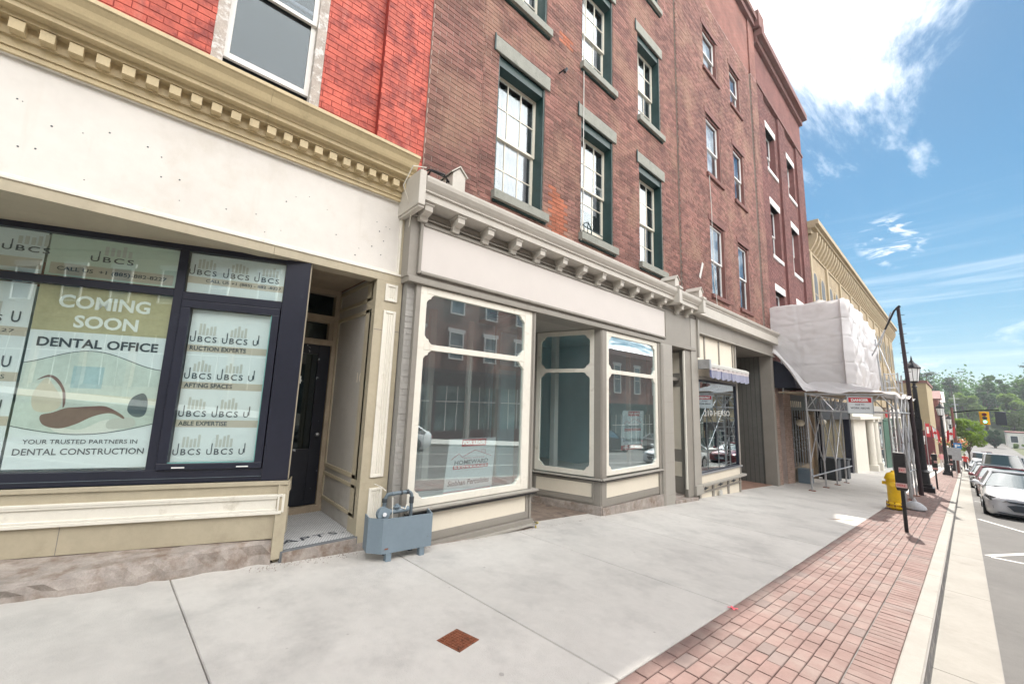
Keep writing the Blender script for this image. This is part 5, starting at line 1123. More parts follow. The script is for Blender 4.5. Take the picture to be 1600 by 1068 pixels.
for i in range(nA):
    for k in range(nB): q.f.append((i * (nB + 1) + k, i * (nB + 1) + k + 1, (i + 1) * (nB + 1) + k + 1, (i + 1) * (nB + 1) + k))
q.v = vs; q.build('tarp_skirt', m_tarp, T, world=(-3.4, 17.3, 2.3), smooth=True)
# danger sign on the truss
dg = thing('danger_sign', 'white danger sign with red oval headline tied to the front truss of the scaffold', 'sign', (-2.15, 17.08, 1.55)); wo_ = (-2.15, 17.08, 1.55)
X0, X1 = -2.43, -1.82
MB().box(X0, X1, 17.06, 17.09, 1.60, 2.12).build('board', m_poster, dg, world=wo_); MB().box(X0 + .025, X1 - .025, 17.052, 17.06, 1.94, 2.09).build('red_band', m_redink, dg, world=wo_)
q = MB(); q.frameY(17.045, 17.062, X0 - .02, X1 + .02, 1.58, 2.14, .02); q.build('board_frame', m_galv, dg, world=wo_)
q = MB(); put_text(q, 'DANGER', (X0 + .09, 17.05, 1.965), (1, 0, 0), UP, width=.43, height=.095, bold=.05); q.build('white_lettering', m_wink, dg, world=wo_)
q = MB(); put_text(q, 'DUE TO', (X0 + .19, 17.058, 1.845), (1, 0, 0), UP, width=.22, height=.05, bold=.02); put_text(q, 'WORK ABOVE', (X0 + .06, 17.058, 1.73), (1, 0, 0), UP, width=.47, height=.06, bold=.02); q.build('lettering', m_ink, dg, world=wo_)
# bag of ballast
q = MB(); pr = [(0.02, 0), (.20, .0), (.24, .05), (.22, .12), (.13, .20), (.05, .24), (.03, .30), (.01, .32)]
q.lathe(pr, (-1.05, 16.2, gz(16.2)), 10); tag(q.build('sandbag', mat('pale_sack', (.42, .43, .46), .85, var=.15), None, world=(-1.05, 16.2, gz(16.2)), smooth=True), 'pale grey ballast sack slumped on the brick paving behind the hydrant', 'sandbag')

# ================================================================== BUFF BRICK ROW (B5)
B5 = thing('shop_building', 'long buff brick building with a corbelled cornice and tall arched windows beyond the scaffold', 'building', (-4.6, 45, -2.5))
q = MB(); q.box(-16, -4.66, 24.95, 64.6, 2.2, 11.6); q.box(-16, -4.9, 24.95, 64.6, -5, 2.2); q.build('upper_wall', m_brickY, B5)
q = MB(); q.box(-16, -4.10, 24.9, 64.9, 11.35, 11.6); q.box(-16, -4.25, 24.9, 64.8, 11.2, 11.35); q.box(-16, -4.45, 24.95, 64.7, 10.95, 11.2); q.box(-16, -4.60, 24.95, 64.6, 10.0, 10.1); q.build('roof_cornice', m_buff, B5)
cm = MB().prism([(0, 1.0), (.42, 1.0), (.40, .75), (.28, .45), (.10, .15), (0, .0)], 'y', -.10, .10).mesh('corbel', m_buff)
y = 25.3
while y < 64.4: inst(cm, 'corbel', (-4.655, y, 9.98), B5); y += .62
pil = []; k = 0; y = 25.05
while y < 64:
    MB().box(-4.66, -4.56, y, y + .38, 2.2, 10.0).build('pilaster', m_buff, B5)
    for yy in (y + .95, y + 2.75):
        if yy > 63.5: continue
        for (za, zb) in ((6.6, 9.0), (3.0, 5.2)):
            arch = [(yy - .42, za), (yy + .42, za)] + [(yy + .42 * math.cos(a), zb - .42 + .42 * math.sin(a)) for a in [math.pi * i / 8 for i in range(9)]]
            q = MB(); q.prism([(p[0] * 1 + (p[0] - yy) * .35, p[1] + (.12 if p[1] > zb - .5 else -.12)) for p in arch], 'x', -4.665, -4.60); wd = q.build('window', m_buff, B5)
            MB().prism(arch, 'x', -4.61, -4.597).build('pane', mat('dim_window_pane', (.05, .06, .07), .35, var=.3, vs=2, bump=0, spec=.2), wd)
            MB().box(-4.60, -4.588, yy - .02, yy + .02, za, zb - .05).box(-4.60, -4.588, yy - .42, yy - .02, (za + zb) / 2 - .03, (za + zb) / 2 + .03).box(-4.60, -4.588, yy + .02, yy + .42, (za + zb) / 2 - .03, (za + zb) / 2 + .03).build('sash', m_dtan, wd)
    y += 3.95; k += 1
# shopfronts below
q = MB(); q.box(-5.2, -4.6, 24.95, 32.6, 1.2, 2.2); q.box(-5.2, -4.62, 24.95, 25.3, -1.8, 1.2); q.box(-5.2, -4.6, 32.2, 32.8, -2.2, 2.2); q.build('shopfront', m_navy, B5)
MB().box(-5.0, -4.9, 25.3, 32.2, -1.9, 1.2).build('shop_glass', g_dark, B5)
q = MB(); q.box(-5.0, -4.5, 32.8, 41.8, 1.35, 2.3); q.box(-4.6, -4.1, 32.6, 42.0, 1.2, 1.38)
q.box(-4.8, -4.5, 32.9, 37.6, -2.6, 1.2)
for y in (38.9, 41.3):
    q.tube([(-4.45, y, -2.6), (-4.45, y, 1.25)], [.27, .24], 14); q.box(-4.8, -4.12, y - .36, y + .36, -2.7, -2.0); q.box(-4.75, -4.15, y - .32, y + .32, 1.0, 1.22)
q.build('cream_shopfront', m_ivory, B5, smooth=True)
q = MB(); q.box(-4.95, -4.9, 33.5, 41.0, -2.2, 1.3); q.build('shop_glass', g_dark, B5)
q = MB(); q.frame(-4.7, -4.55, 42.0, 47.6, -3.0, 1.1, .18); q.box(-4.7, -4.5, 44.6, 44.8, -3, 1.1); q.box(-4.9, -4.5, 42.0, 48.0, 1.1, 2.2); q.build('shopfront', m_greige2, B5)
MB().box(-4.64, -4.6, 42.2, 47.4, -2.8, 1.0).build('shop_glass', glass('pale_shop_glass', (.6, .7, .7), .2, 2.2), B5)
q = MB(); q.box(-4.9, -4.52, 47.9, 53.2, -3.6, .95); q.box(-4.9, -4.48, 47.9, 53.2, 1.0, 1.2); q.build('green_shopfront', mat('green_shopfront_paint', (.045, .12, .085), .5, var=.1), B5)
q = MB(); q.box(-4.55, -4.45, 50.0, 52.8, 1.3, 1.9); q.build('red_shop_sign', m_redink, B5)
q = MB(); q.box(-4.9, -4.55, 53.4, 64.4, -4, 1.6); q.box(-4.9, -4.50, 53.4, 64.4, 1.6, 2.2); q.build('shopfront', m_offwhite, B5)
q = MB(); 
for y in (54, 57.5, 61): q.box(-4.56, -4.53, y, y + 2.6, -3.2, 1.2)
q.build('shop_glass', g_dark, B5)

# ================================================================== FARTHER BUILDINGS
def simple_building(name_label, x0, x1, y0, y1, ztop, m_w, wins, roof=None, cat='building', parapet=.3, face='x', win_m=None):
    zg = gz((y0 + y1) / 2) - .6; t = thing('shop_building', name_label, cat, (x1, (y0 + y1) / 2, zg)); W_ = (x1, (y0 + y1) / 2, zg)
    MB().box(x0, x1, y0, y1, zg, ztop).build('wall', m_w, t, world=W_)
    if roof is None: MB().box(x0 - .1, x1 + .15, y0 - .15, y1 + .1, ztop, ztop + parapet).build('parapet', m_buff if m_w is m_buff else m_lintelb, t, world=W_)
    else:
        ym = (y0 + y1) / 2; xm = (x0 + x1) / 2
        if roof[0] == 'gy': MB().prism([(y0 - .3, ztop), (y1 + .3, ztop), (ym, ztop + roof[1])], 'x', x0 - .3, x1 + .3).build('roof', roof[2], t, world=W_)
        else: MB().prism([(x0 - .3, ztop), (x1 + .3, ztop), (xm, ztop + roof[1])], 'y', y0 - .3, y1 + .3).build('roof', roof[2], t, world=W_)
    wm = win_m or mat('dim_window_pane', (.07, .085, .10), .12)
    for (fc, a, b, z0, z1) in wins:
        q = MB()
        if fc == 'x': q.frame(x1 - .02, x1 + .05, a, b, z0, z1, .1); f2 = q.build('window', m_sashw, t, world=W_); MB().box(x1, x1 + .02, a + .1, b - .1, z0 + .1, z1 - .1).build('pane', wm, f2, world=W_)
        elif fc == 'y': q.frameY(y0 - .05, y0 + .02, a, b, z0, z1, .1); f2 = q.build('window', m_sashw, t, world=W_); MB().box(a + .1, b - .1, y0 - .02, y0, z0 + .1, z1 - .1).build('pane', wm, f2, world=W_)
        else: q.frame(x0 - .05, x0 + .02, a, b, z0, z1, .1); f2 = q.build('window', m_sashw, t, world=W_); MB().box(x0 - .02, x0, a + .1, b - .1, z0 + .1, z1 - .1).build('pane', wm, f2, world=W_)
    return t, W_
m_tanb = mat('tan_rendered_brick', (.33, .26, .155), .85, var=.08, vs=.6, bump=.2, dirt=(.27, .20, .12), dscale=.5)
t, W_ = simple_building('tan brick corner building with a blank side wall above a striped shop awning', -18, -2.75, 79, 96, 6.0, m_tanb, [], parapet=.35)
MB().box(-18, -2.78, 78.93, 79, -1.0, 0.1).build('string_course', m_buff, t, world=W_)
q = MB(); q.box(-3.6, -2.55, 78.6, 79.0, -5.2, -.9); q.box(-8.6, -2.7, 78.75, 79, -.9, -.4); q.build('burgundy_front', mat('burgundy_paint', (.16, .03, .035), .5), t, world=W_)
q = MB(); q.box(-6.4, -3.7, 78.85, 79.0, -4.3, -1.3); q.build('shop_glass', g_dark, t, world=W_)
q = MB(); q.frameY(78.8, 79, -6.6, -3.6, -4.5, -1.2, .25); q.build('shop_frame', m_offwhite, t, world=W_)
aw = thing('awning', 'blue and white striped awning on the far tan corner building', 'awning', (-5, 78, -1.9)); ww = (-5, 78, -1.9)
for i in range(14):
    x0 = -6.9 + i * .25; q = MB(); q.add([(x0, 78.95, -.85), (x0 + .25, 78.95, -.85), (x0 + .25, 77.7, -1.9), (x0, 77.7, -1.9), (x0 + .25, 77.7, -2.2), (x0, 77.7, -2.2)], [(0, 1, 2, 3), (3, 2, 4, 5)]); q.build('stripe', m_offwhite if i % 2 else mat('awning_navy', (.05, .06, .14), .8), aw, world=ww)
simple_building('small red brick gabled building just beyond the tan corner building', -16, -2.2, 97, 108, 4.4, m_brickD, [('x', 98.5, 100, 1.2, 3.2), ('x', 102, 103.5, 1.2, 3.2)], roof=('gy', 1.5, m_lintelb))
simple_building('white gabled house front among the farther shops', -16, -2.0, 109, 118, 4.2, m_offwhite, [('x', 110.5, 112, .5, 2.5), ('x', 114, 115.5, .5, 2.5)], roof=('gy', 2.0, m_offwhite))
simple_building('grey flat roofed shop at the end of the left shop row', -16, -1.8, 119, 134, 1.6, m_greige, [('x', 121, 124, -2.5, 0), ('x', 127, 131, -2.5, 0)])
simple_building('white low building with two dark windows facing the street end', 8.8, 13.6, 188, 198, -2.6, m_offwhite, [('y', 9.3, 10.8, -5.4, -3.4), ('y', 11.7, 13.2, -5.4, -3.4)])
simple_building('long red roofed building low at the foot of the wooded hill', 14, 40, 192, 204, -3.6, m_brickY, [('y', 16, 18, -5.2, -4), ('y', 22, 24, -5.2, -4), ('y', 30, 33, -5.2, -4)], roof=('gx', 2.2, m_rust))
simple_building('brown roofed shed left of the dark evergreen', -14, 4.0, 186, 196, -4.2, m_dtan, [('y', -4, -2, -5.6, -4.6)], roof=('gx', 1.6, m_lintelb))

# ================================================================== ACROSS THE STREET (seen in the glass)
strip('far_kerb', 8.9, 9.05, -0.002, 0.14, m_kerb, -30, 130); strip('opposite_sidewalk', 9.05, 12.4, -0.003, 0.12, m_conc, -30, 130)
def opp(label, y0, y1, ztop, m_w, m_shop, ww=1.1, step=2.4, storeys=3, z1st=4.4, lint=m_lintelw):
    zg = gz(y1) - .5; t = thing('shop_building', label, 'building', (12.4, (y0 + y1) / 2, zg)); W_ = (12.4, (y0 + y1) / 2, zg)
    MB().box(12.4, 22, y0, y1, zg, ztop).build('wall', m_w, t, world=W_); MB().box(11.9, 22, y0, y1, ztop, ztop + .5).build('roof_cornice', m_lintelb, t, world=W_)
    gr_ = gz((y0 + y1) / 2)
    MB().box(12.05, 12.4, y0 + .1, y1 - .1, gr_ + 3.3, gr_ + 4.1).box(11.9, 12.4, y0, y1, gr_ + 4.1, gr_ + 4.3).build('shop_fascia', m_shop, t, world=W_)
    y = y0 + .3; q = MB(); g_ = MB(); fr_ = MB()
    while y < y1 - 1.5:
        yb = min(y + 2.5, y1 - .3); q.box(12.1, 12.4, y, y + .25, zg, gr_ + 3.3); q.box(12.15, 12.4, y + .25, yb, zg, gr_ + .55); g_.box(12.3, 12.33, y + .25, yb, gr_ + .55, gr_ + 3.3)
        for k in range(1, 3): fr_.box(12.27, 12.3, y + .25 + (yb - y) * k / 3, y + .29 + (yb - y) * k / 3, gr_ + .55, gr_ + 3.3)
        fr_.box(12.27, 12.3, y + .25, yb, gr_ + 2.3, gr_ + 2.36); y += 2.6
    q.build('shopfront', m_shop, t, world=W_); g_.build('shop_glass', mat('opp_glass', (.10, .14, .14), .08, var=.3, vs=1, bump=0, spec=.8), t, world=W_); fr_.build('glazing_bars', m_sashw, t, world=W_)
    n = int((y1 - y0 - .6) / step); hh = (ztop - (gr_ + z1st)) / storeys
    wf = MB().frame(-.05, .06, -ww / 2, ww / 2, -hh * .30, hh * .30, .07).box(-.05, .04, -ww / 2, ww / 2, -.03, .03).mesh('window', m_sashw)
    wp = MB().box(0, .02, -ww / 2, ww / 2, -hh * .30, hh * .30).mesh('pane', mat('opp_pane', (.16, .20, .24), .1, var=.4, vs=1, bump=0, spec=.9)); wl = MB().box(-.06, .06, -ww / 2 - .12, ww / 2 + .12, hh * .30, hh * .30 + .22).mesh('lintel', lint)
    for s in range(storeys):
        for i in range(n):
            yc = y0 + (y1 - y0) * (i + .5) / n; zc = gr_ + z1st + hh * (s + .5)
            a = inst(wf, 'window', (12.35, yc, zc), t); inst(wp, 'pane', (12.36, yc, zc), a); inst(wl, 'lintel', (12.36, yc, zc), a)
m_opp = brickmat('opposite_red_brick', (.26, .115, .09), (.21, .09, .07), (.28, .2, .17))
m_maroon = mat('maroon_shopfront', (.060, .030, .034), .5, var=.1)
opp('tall buff brick building across the street mirrored in the dental office glass', -30, -6, 12, m_brickY, m_dtan, storeys=2)
opp('buff brick building with pale shopfront across the street', -6, 7.2, 10.4, m_buff, m_ivory, step=3.0, storeys=2)
opp('three storey red brick building with maroon shopfronts across the street', 7.2, 21.5, 12.4, m_opp, m_maroon)
opp('pale stone building across the street beside the maroon shops', 21.5, 31, 6.0, m_buff, m_buff, storeys=1)
opp('brown brick building across the street opposite the narrow door', 31, 52, 6.2, m_brickC, m_dgreen, step=3.4, storeys=1)
opp('long low brick building farther down the opposite side', 52, 92, 4.2, m_brickY, m_navy, step=4, storeys=1)
# ================================================================== STREET FURNITURE
def lamp_post(x, y, label, flags=False, basket=False, box=False):
    g0 = gz(y); o = (x, y, g0); t = thing('street_lamp', label, 'street lamp', o, 'black lantern street lamps along the kerb')
    q = MB(); q.box(x - .27, x + .27, y - .27, y + .27, g0, g0 + .20); q.box(x - .20, x + .20, y - .20, y + .20, g0 + .20, g0 + .32); q.lathe([(.17, .30), (.16, .75), (.20, .80), (.13, .88), (.115, 1.2)], (x, y, g0), 14); q.build('base', m_lampblk, t, world=o)
    q = MB(); q.lathe([(.115, 1.2), (.085, 3.0), (.065, 4.25), (.10, 4.30), (.06, 4.36), (.05, 4.45), (.13, 4.50), (.15, 4.54)], (x, y, g0), 12)
    for k in range(8): a = math.pi * k / 4; q.tube([(x + .112 * math.cos(a), y + .112 * math.sin(a), g0 + 1.2), (x + .065 * math.cos(a), y + .065 * math.sin(a), g0 + 4.2)], .012, 4)
    q.build('shaft', m_lampblk, t, world=o)
    q = MB(); q.lathe([(.15, 4.55), (.235, 5.08)], (x, y, g0), 8); q.build('lamp_glass', m_frost, t, world=o)
    q = MB()
    for k in range(8): a = 2 * math.pi * k / 8 ; q.tube([(x + .155 * math.cos(a), y + .155 * math.sin(a), g0 + 4.54), (x + .24 * math.cos(a), y + .24 * math.sin(a), g0 + 5.09)], .012, 4)
    q.lathe([(.27, 5.08), (.28, 5.12), (.20, 5.24), (.08, 5.36), (.06, 5.42), (.03, 5.46), (.035, 5.50), (.008, 5.64)], (x, y, g0), 12); q.build('lantern_cap', m_lampblk, t, world=o)
    if box: MB().box(x - .07, x + .12, y - .2, y - .1, g0 + 2.55, g0 + 2.95).build('control_box', m_lampblk, t, world=o)
    if basket:
        MB().tube([(x - .7, y, g0 + 3.25), (x + .7, y, g0 + 3.25)], .02, 6).build('crossbar', m_lampblk, t, world=o)
        for s in (-1, 1):
            q = MB(); r2 = random.Random(int(y) + s)
            for k in range(260):
                a, b, c = r2.gauss(0, .17), r2.gauss(0, .17), r2.gauss(0, .16); sz = .05; p = (x + s * .6 + a, y + b, g0 + 2.9 + c - .2 * abs(a)); e1 = Vector((r2.uniform(-1, 1), r2.uniform(-1, 1), r2.uniform(-1, 1))).normalized() * sz; e2 = e1.orthogonal().normalized() * sz; pp = Vector(p)
                q.quad(tuple(pp - e1 - e2), tuple(pp + e1 - e2), tuple(pp + e1 + e2), tuple(pp - e1 + e2))
            ob = q.build('flower_basket', mat('basket_leaves', (.12, .22, .04), .7, rnd=.4), t, world=o)
            for m in (mat('orange_petals', (.75, .28, .06), .6), mat('pink_petals', (.75, .20, .30), .6), mat('cream_petals', (.8, .65, .45), .6)): ob.data.materials.append(m)
            for p in ob.data.polygons: p.material_index = r2.choice((0, 0, 1, 2, 3))
    if flags:
        for s in (-1, 1):
            MB().tube([(x, y - .05, g0 + 3.1), (x + s * .65, y - .1, g0 + 3.75)], .014, 6).build('flag_staff', m_lampblk, t, world=o)
            n = 9; vs = []
            for i in range(n + 1):
                u = i / n; px_ = x + s * (.20 + .45 * u); pz = g0 + 3.32 + .42 * u; vs += [(px_, y - .1 + .03 * math.sin(i * 1.4), pz), (px_ - s * .05, y - .14 + .06 * math.sin(i * 1.4), pz - .85 - .05 * math.cos(i))]
            ob = MB().add(vs, [(2 * i, 2 * i + 2, 2 * i + 3, 2 * i + 1) for i in range(n)]).build('flag', m_redink, t, world=o)
            ob.data.materials.append(m_wink)
            for i, p in enumerate(ob.data.polygons): p.material_index = 1 if 2 < i < 7 else 0
            ml = Vector((x + s * .42, y - .20, g0 + 3.15)); q = MB(); leaf = [(0, .16), (.04, .09), (.08, .11), (.07, .02), (.13, .04), (.10, -.04), (.02, -.09), (0, -.15), (-.02, -.09), (-.10, -.04), (-.13, .04), (-.07, .02), (-.08, .11), (-.04, .09)]
            q.add([(ml.x + a, ml.y, ml.z + b) for a, b in leaf], [tuple(range(len(leaf)))]); q.build('flag_leaf', m_redink, t, world=o)
lamp_post(-1.2, 24.3, 'nearest black lantern lamp post, at the end of the scaffold', box=True)
lamp_post(-1.0, 46.5, 'second black lamp post, with red and white maple leaf flags hung on both sides', flags=True)
lamp_post(-.75, 60.5, 'third black lamp post, carrying orange and pink flower baskets before the bright green tree', basket=True)
lamp_post(-.60, 71.0, 'fourth and smallest lamp post, with flower baskets close against the bright green tree', basket=True)
def meter(x, y, label):
    g0 = gz(y); o = (x, y, g0); t = thing('parking_meter', label, 'parking meter', o, 'black parking meters at the kerb')
    MB().tube([(x, y, g0), (x, y, g0 + .85)], .032, 12).build('post', m_black, t, world=o)
    MB().prism([(x - .075, g0 + .80), (x + .075, g0 + .80), (x + .09, g0 + .86), (x + .09, g0 + 1.53), (x + .075, g0 + 1.55), (x - .085, g0 + 1.55), (x - .09, g0 + 1.53), (x - .09, g0 + .86)], 'y', y - .07, y + .07).build('meter_head', mat('worn_meter_black', (.022, .02, .02), .5, var=.25, dirt=(.10, .06, .05), dscale=9, dlo=.58, dhi=.75), t, world=o, bevel=.01)
    q = MB(); q.box(x - .02, x + .088, y - .076, y - .071, g0 + 1.16, g0 + 1.26); q.box(x - .085, x + .085, y - .076, y - .071, g0 + .86, g0 + .95); q.build('sticker', mat('faded_sticker', (.62, .42, .40), .6, var=.2, vs=40), t, world=o)
    q = MB(); put_text(q, 'PAY', (x - .01, y - .0775, g0 + 1.185), (1, 0, 0), UP, width=.08, height=.045, bold=.02); put_text(q, 'HERE', (x - .07, y - .0775, g0 + .885), (1, 0, 0), UP, width=.13, height=.04, bold=.02); q.build('sticker_print', m_redink, t, world=o)
meter(-.91, 11.6, 'nearest black parking meter, in front of the yellow hydrant')
meter(-.95, 26.9, 'black parking meter just behind the nearest lamp post')
meter(-.72, 43.5, 'black parking meter in front of the lamp post with flags')
hy = thing('fire_hydrant', 'tall bright yellow fire hydrant on the edge of the brick paving', 'fire hydrant', (-1.38, 15.5, gz(15.5))); wh = (-1.38, 15.5, gz(15.5))
MB().lathe([(.12, 0), (.12, .05), (.20, .055), (.20, .09), (.15, .10), (.145, .14), (.20, .15), (.19, .18), (.152, .20), (.150, .62), (.162, .64), (.162, .78), (.152, .80)], wh, 22).build('barrel', m_yel, hy, world=wh, smooth=True)
MB().lathe([(.185, .79), (.19, .82), (.17, .86), (.16, .90), (.12, .955), (.05, .985), (.035, .99), (.035, 1.03)], wh, 22).build('bonnet', m_yel, hy, world=wh, smooth=True)
q = MB(); 
for d_ in ((0, -1), (-1, 0), (1, 0)): q.tube([(wh[0] + d_[0] * .12, wh[1] + d_[1] * .12, wh[2] + .68), (wh[0] + d_[0] * .235, wh[1] + d_[1] * .235, wh[2] + .68)], .062 if d_[0] == 0 else .045, 12)
q.build('nozzle', m_yel, hy, world=wh, smooth=True)
q = MB()
for k in range(8): a = math.pi * k / 4; q.tube([(wh[0] + .178 * math.cos(a), wh[1] + .178 * math.sin(a), wh[2] + .03), (wh[0] + .178 * math.cos(a), wh[1] + .178 * math.sin(a), wh[2] + .21)], .014, 6)
q.build('flange_bolt', m_rust, hy, world=wh)
# climbing pole with a strut
pp = (-1.22, 22.0, gz(22)); pt_ = thing('steel_pole', 'tall dark steel pole with step pegs and a bent strut rising above the scaffold', 'pole', pp)
MB().tube([pp, (-1.25, 22, 3.0), (-1.30, 22, 5.85)], [.075, .065, .055], 10).build('pole', mat('dark_pole_steel', (.035, .022, .026), .6, .3, var=.2), pt_, world=pp)
q = MB()
for k in range(14): z = .6 + k * .38; q.tube([(-1.37, 22, z), (-1.13, 22, z)], .010, 5)
q.build('step_peg', m_black, pt_, world=pp)
MB().tube([(-1.30, 22, 5.85), (-1.42, 22, 5.75), (-1.75, 22, 5.0)], .035, 8).tube([(-1.36, 22, 5.80), (-1.24, 22, 5.92)], .05, 8).build('strut', m_black, pt_, world=pp)
MB().tube([(-1.75, 22, 5.0), (-2.15, 22, 4.1), (-2.85, 22, 2.9)], .028, 8).build('lower_strut', m_galv, pt_, world=pp)
MB().tube([(-2.05, 22.5, 2.3), (-2.12, 22.5, 4.7)], .035, 8).build('rear_tube', m_galv, pt_, world=pp)
# gas meter box
gm = (-4.33, 2.3, gz(2.3)); GM = thing('gas_meter', 'blue grey metal guard box with gas meter pipes at the foot of the shopfront corner', 'gas meter', gm)
zt, zb = .315, -.035
def slabm(y): return 0
q = MB(); X1 = -4.20; t_ = .008
out = [(-4.50, 1.94), (-4.32, 1.905), (X1, 2.02), (X1, 2.62), (-4.50, 2.72)]
for a, b in zip(out[:-1], out[1:]): 
    za, zb_ = zt - (a[1] - 1.9) * .045, zt - (b[1] - 1.9) * .045; la, lb_ = zb - (a[1] - 1.9) * .05, zb - (b[1] - 1.9) * .05
    d = Vector((b[0] - a[0], b[1] - a[1])).normalized(); n_ = Vector((-d.y, d.x)) * .012
    q.add([(a[0], a[1], la), (b[0], b[1], lb_), (b[0], b[1], zb_), (a[0], a[1], za), (a[0] + n_.x, a[1] + n_.y, la), (b[0] + n_.x, b[1] + n_.y, lb_), (b[0] + n_.x, b[1] + n_.y, zb_), (a[0] + n_.x, a[1] + n_.y, za)], [(0, 1, 2, 3), (4, 7, 6, 5), (3, 2, 6, 7), (0, 4, 5, 1), (0, 3, 7, 4), (1, 5, 6, 2)])
q.build('guard_box', m_gas, GM, world=gm)
for (x, y) in ((-4.215, 2.11), (-4.215, 2.51)): MB().box(x - .05, x + .008, y - .03, y + .03, gz(y) - .002, zb + .05).build('leg', m_gas, GM, world=gm)
for y in (2.17, 2.48): MB().box(-4.44, -4.40, y - .03, y + .02, gz(y), .1).build('rear_leg', m_black, GM, world=gm)
def arc(c, r, a0, a1, n=6): return [(c[0], c[1] + r * math.cos(math.radians(a0 + (a1 - a0) * i / n)), c[2] + r * math.sin(math.radians(a0 + (a1 - a0) * i / n))) for i in range(n + 1)]
q = MB(); q.tube([(-4.33, 2.405, .05), (-4.33, 2.405, .46)] + arc((-4.33, 2.345, .47), .06, 0, 90)[1:] + [(-4.33, 2.25, .53), (-4.33, 2.16, .53)], .020, 10)
q.tube([(-4.33, 2.19, .53), (-4.36, 2.12, .52), (-4.37, 2.095, .46), (-4.37, 2.095, .34)], .022, 10); q.build('gas_pipe', m_gasp, GM, world=gm, smooth=True)
for a_, b_, r__ in (((-4.33, 2.405, .40), (-4.33, 2.405, .47), .027), ((-4.33, 2.33, .53), (-4.33, 2.36, .53), .027), ((-4.33, 2.26, .53), (-4.33, 2.28, .53), .027), ((-4.37, 2.095, .44), (-4.37, 2.095, .48), .029)): MB().tube([a_, b_], r__, 10).build('pipe_coupling', mat('dark_iron_fitting', (.06, .07, .08), .5, .3), GM, world=gm, smooth=True)
q = MB(); q.sphere((-4.31, 2.045, .345), .062, 14, 8, .9); q.tube([(-4.31, 2.045, .345), (-4.25, 2.045, .345)], .07, 16); q.tube([(-4.31, 2.1, .345), (-4.31, 2.36, .35)], .03, 10); q.tube([(-4.30, 2.21, .35), (-4.30, 2.21, .42)], .02, 8); q.tube([(-4.30, 2.21, .39), (-4.30, 2.21, .40)], .045, 12); q.build('regulator', m_gas, GM, world=gm, smooth=True)
MB().disc((-4.238, 2.045, .345), .022, 'x', .012, 10).build('regulator_cap', m_plate, GM, world=gm)
q = MB(); q.tube([(-4.36, 2.10, .56), (-4.40, 2.06, .60), (-4.50, 2.02, .62)], .004, 4); q.tube([(-4.3, 2.26, .38), (-4.27, 2.3, .36), (-4.29, 2.33, .41)], .007, 5); q.tube([(-4.29, 2.15, .50), (-4.28, 2.16, .20)], .006, 5); q.build('tracer_wire', m_ivory, GM, world=gm)
q = MB(); q.box(-4.192, -4.189, 2.05, 2.09, .0, .012); q.build('rust_mark', m_rust, GM, world=gm)
# debris along the foot of the walls
q = MB(); rd = random.Random(21)
for k in range(420):
    y = rd.uniform(.9, 2.75) if rd.random() < .7 else rd.uniform(2.7, 6.4); x = -4.64 + abs(rd.gauss(0, .07)) if y < 2.3 else -4.45 + abs(rd.gauss(0, .03)); s = rd.uniform(.002, .009); z = gz(y)
    q.add([(x - s, y, z), (x, y + s, z), (x + s, y - s, z), (x, y, z + s * 1.3)], [(0, 1, 3), (1, 2, 3), (2, 0, 3)])
tag(q.build('grit', m_stone), 'loose grit and crumbs of stone along the foot of the shopfronts', 'grit', kind='stuff')

# ---- traffic lights on a mast arm
tl = (-.45, 55, gz(55)); TLt = thing('traffic_light', 'traffic signals on a long mast arm, yellow backed one showing green', 'traffic light', tl)
MB().tube([tl, (-.45, 55, 2.4)], [.12, .09], 10).build('mast', m_lintelb, TLt, world=tl)
MB().tube([(-.45, 55, 1.95), (1.0, 55, 2.2), (2.35, 55, 2.3)], [.06, .05, .04], 8).build('mast_arm', mat('matt_black_mast', (.012, .012, .012), .95, spec=.05), TLt, world=tl)
q = MB(); q.box(1.16, 1.74, 54.95, 55.0, .98, 2.10); q.build('backboard', mat('signal_yellow', (.85, .48, .01), .4, var=.04), TLt, world=tl)
q = MB(); q.box(1.28, 1.62, 54.7, 54.95, 1.06, 2.03); q.build('signal_head', mat('signal_yellow', (.85, .48, .01)), TLt, world=tl)
for k, m in enumerate((mat('lens_green_lit', (.1, .9, .5)), m_ink, mat('dark_red_lens', (.15, .01, .01), .2))):
    if k == 0: m = emit('lens_green', (.15, 1.0, .55), 1.5)
    MB().disc((1.45, 54.69, 1.23 + k * .31), .11, 'y', .03, 16).build('lens', m, TLt, world=tl)
    q = MB(); q.tube([(1.45, 54.70, 1.23 + k * .31), (1.45, 54.68, 1.23 + k * .31)], .15, 12); q.build('lens_hood', m_ink, TLt, world=tl)
    MB().disc((1.45, 54.668, 1.23 + k * .31), .11, 'y', .01, 16).build('lens', m, TLt, world=tl)
MB().box(2.05, 2.68, 54.9, 55.1, .98, 2.15).build('rear_signal', m_ink, TLt, world=tl, bevel=.04)
# signs on posts
def post_sign(x, y, zs, wd, ht, m, label, txt=None):
    o = (x, y, gz(y)); t = thing('street_sign', label, 'sign', o); MB().tube([o, (x, y, gz(y) + zs + ht)], .03, 6).build('post', m_galv, t, world=o)
    MB().box(x - wd / 2, x + wd / 2, y - .05, y - .03, gz(y) + zs, gz(y) + zs + ht).build('sign_face', m, t, world=o)
    if txt: q = MB(); put_text(q, txt, (x - wd * .35, y - .055, gz(y) + zs + ht * .25), (1, 0, 0), UP, width=wd * .7, height=ht * .5, bold=.03); q.build('lettering', m_wink, t, world=o)
post_sign(-.35, 52.5, 2.1, .46, .50, mat('sign_blue', (.02, .22, .55), .4), 'square blue parking sign on a post right of the flagged lamp', 'P')
post_sign(-.55, 50, 1.15, .75, 1.0, m_galv, 'plain grey metal sign panel seen from behind, left of the parked cars')
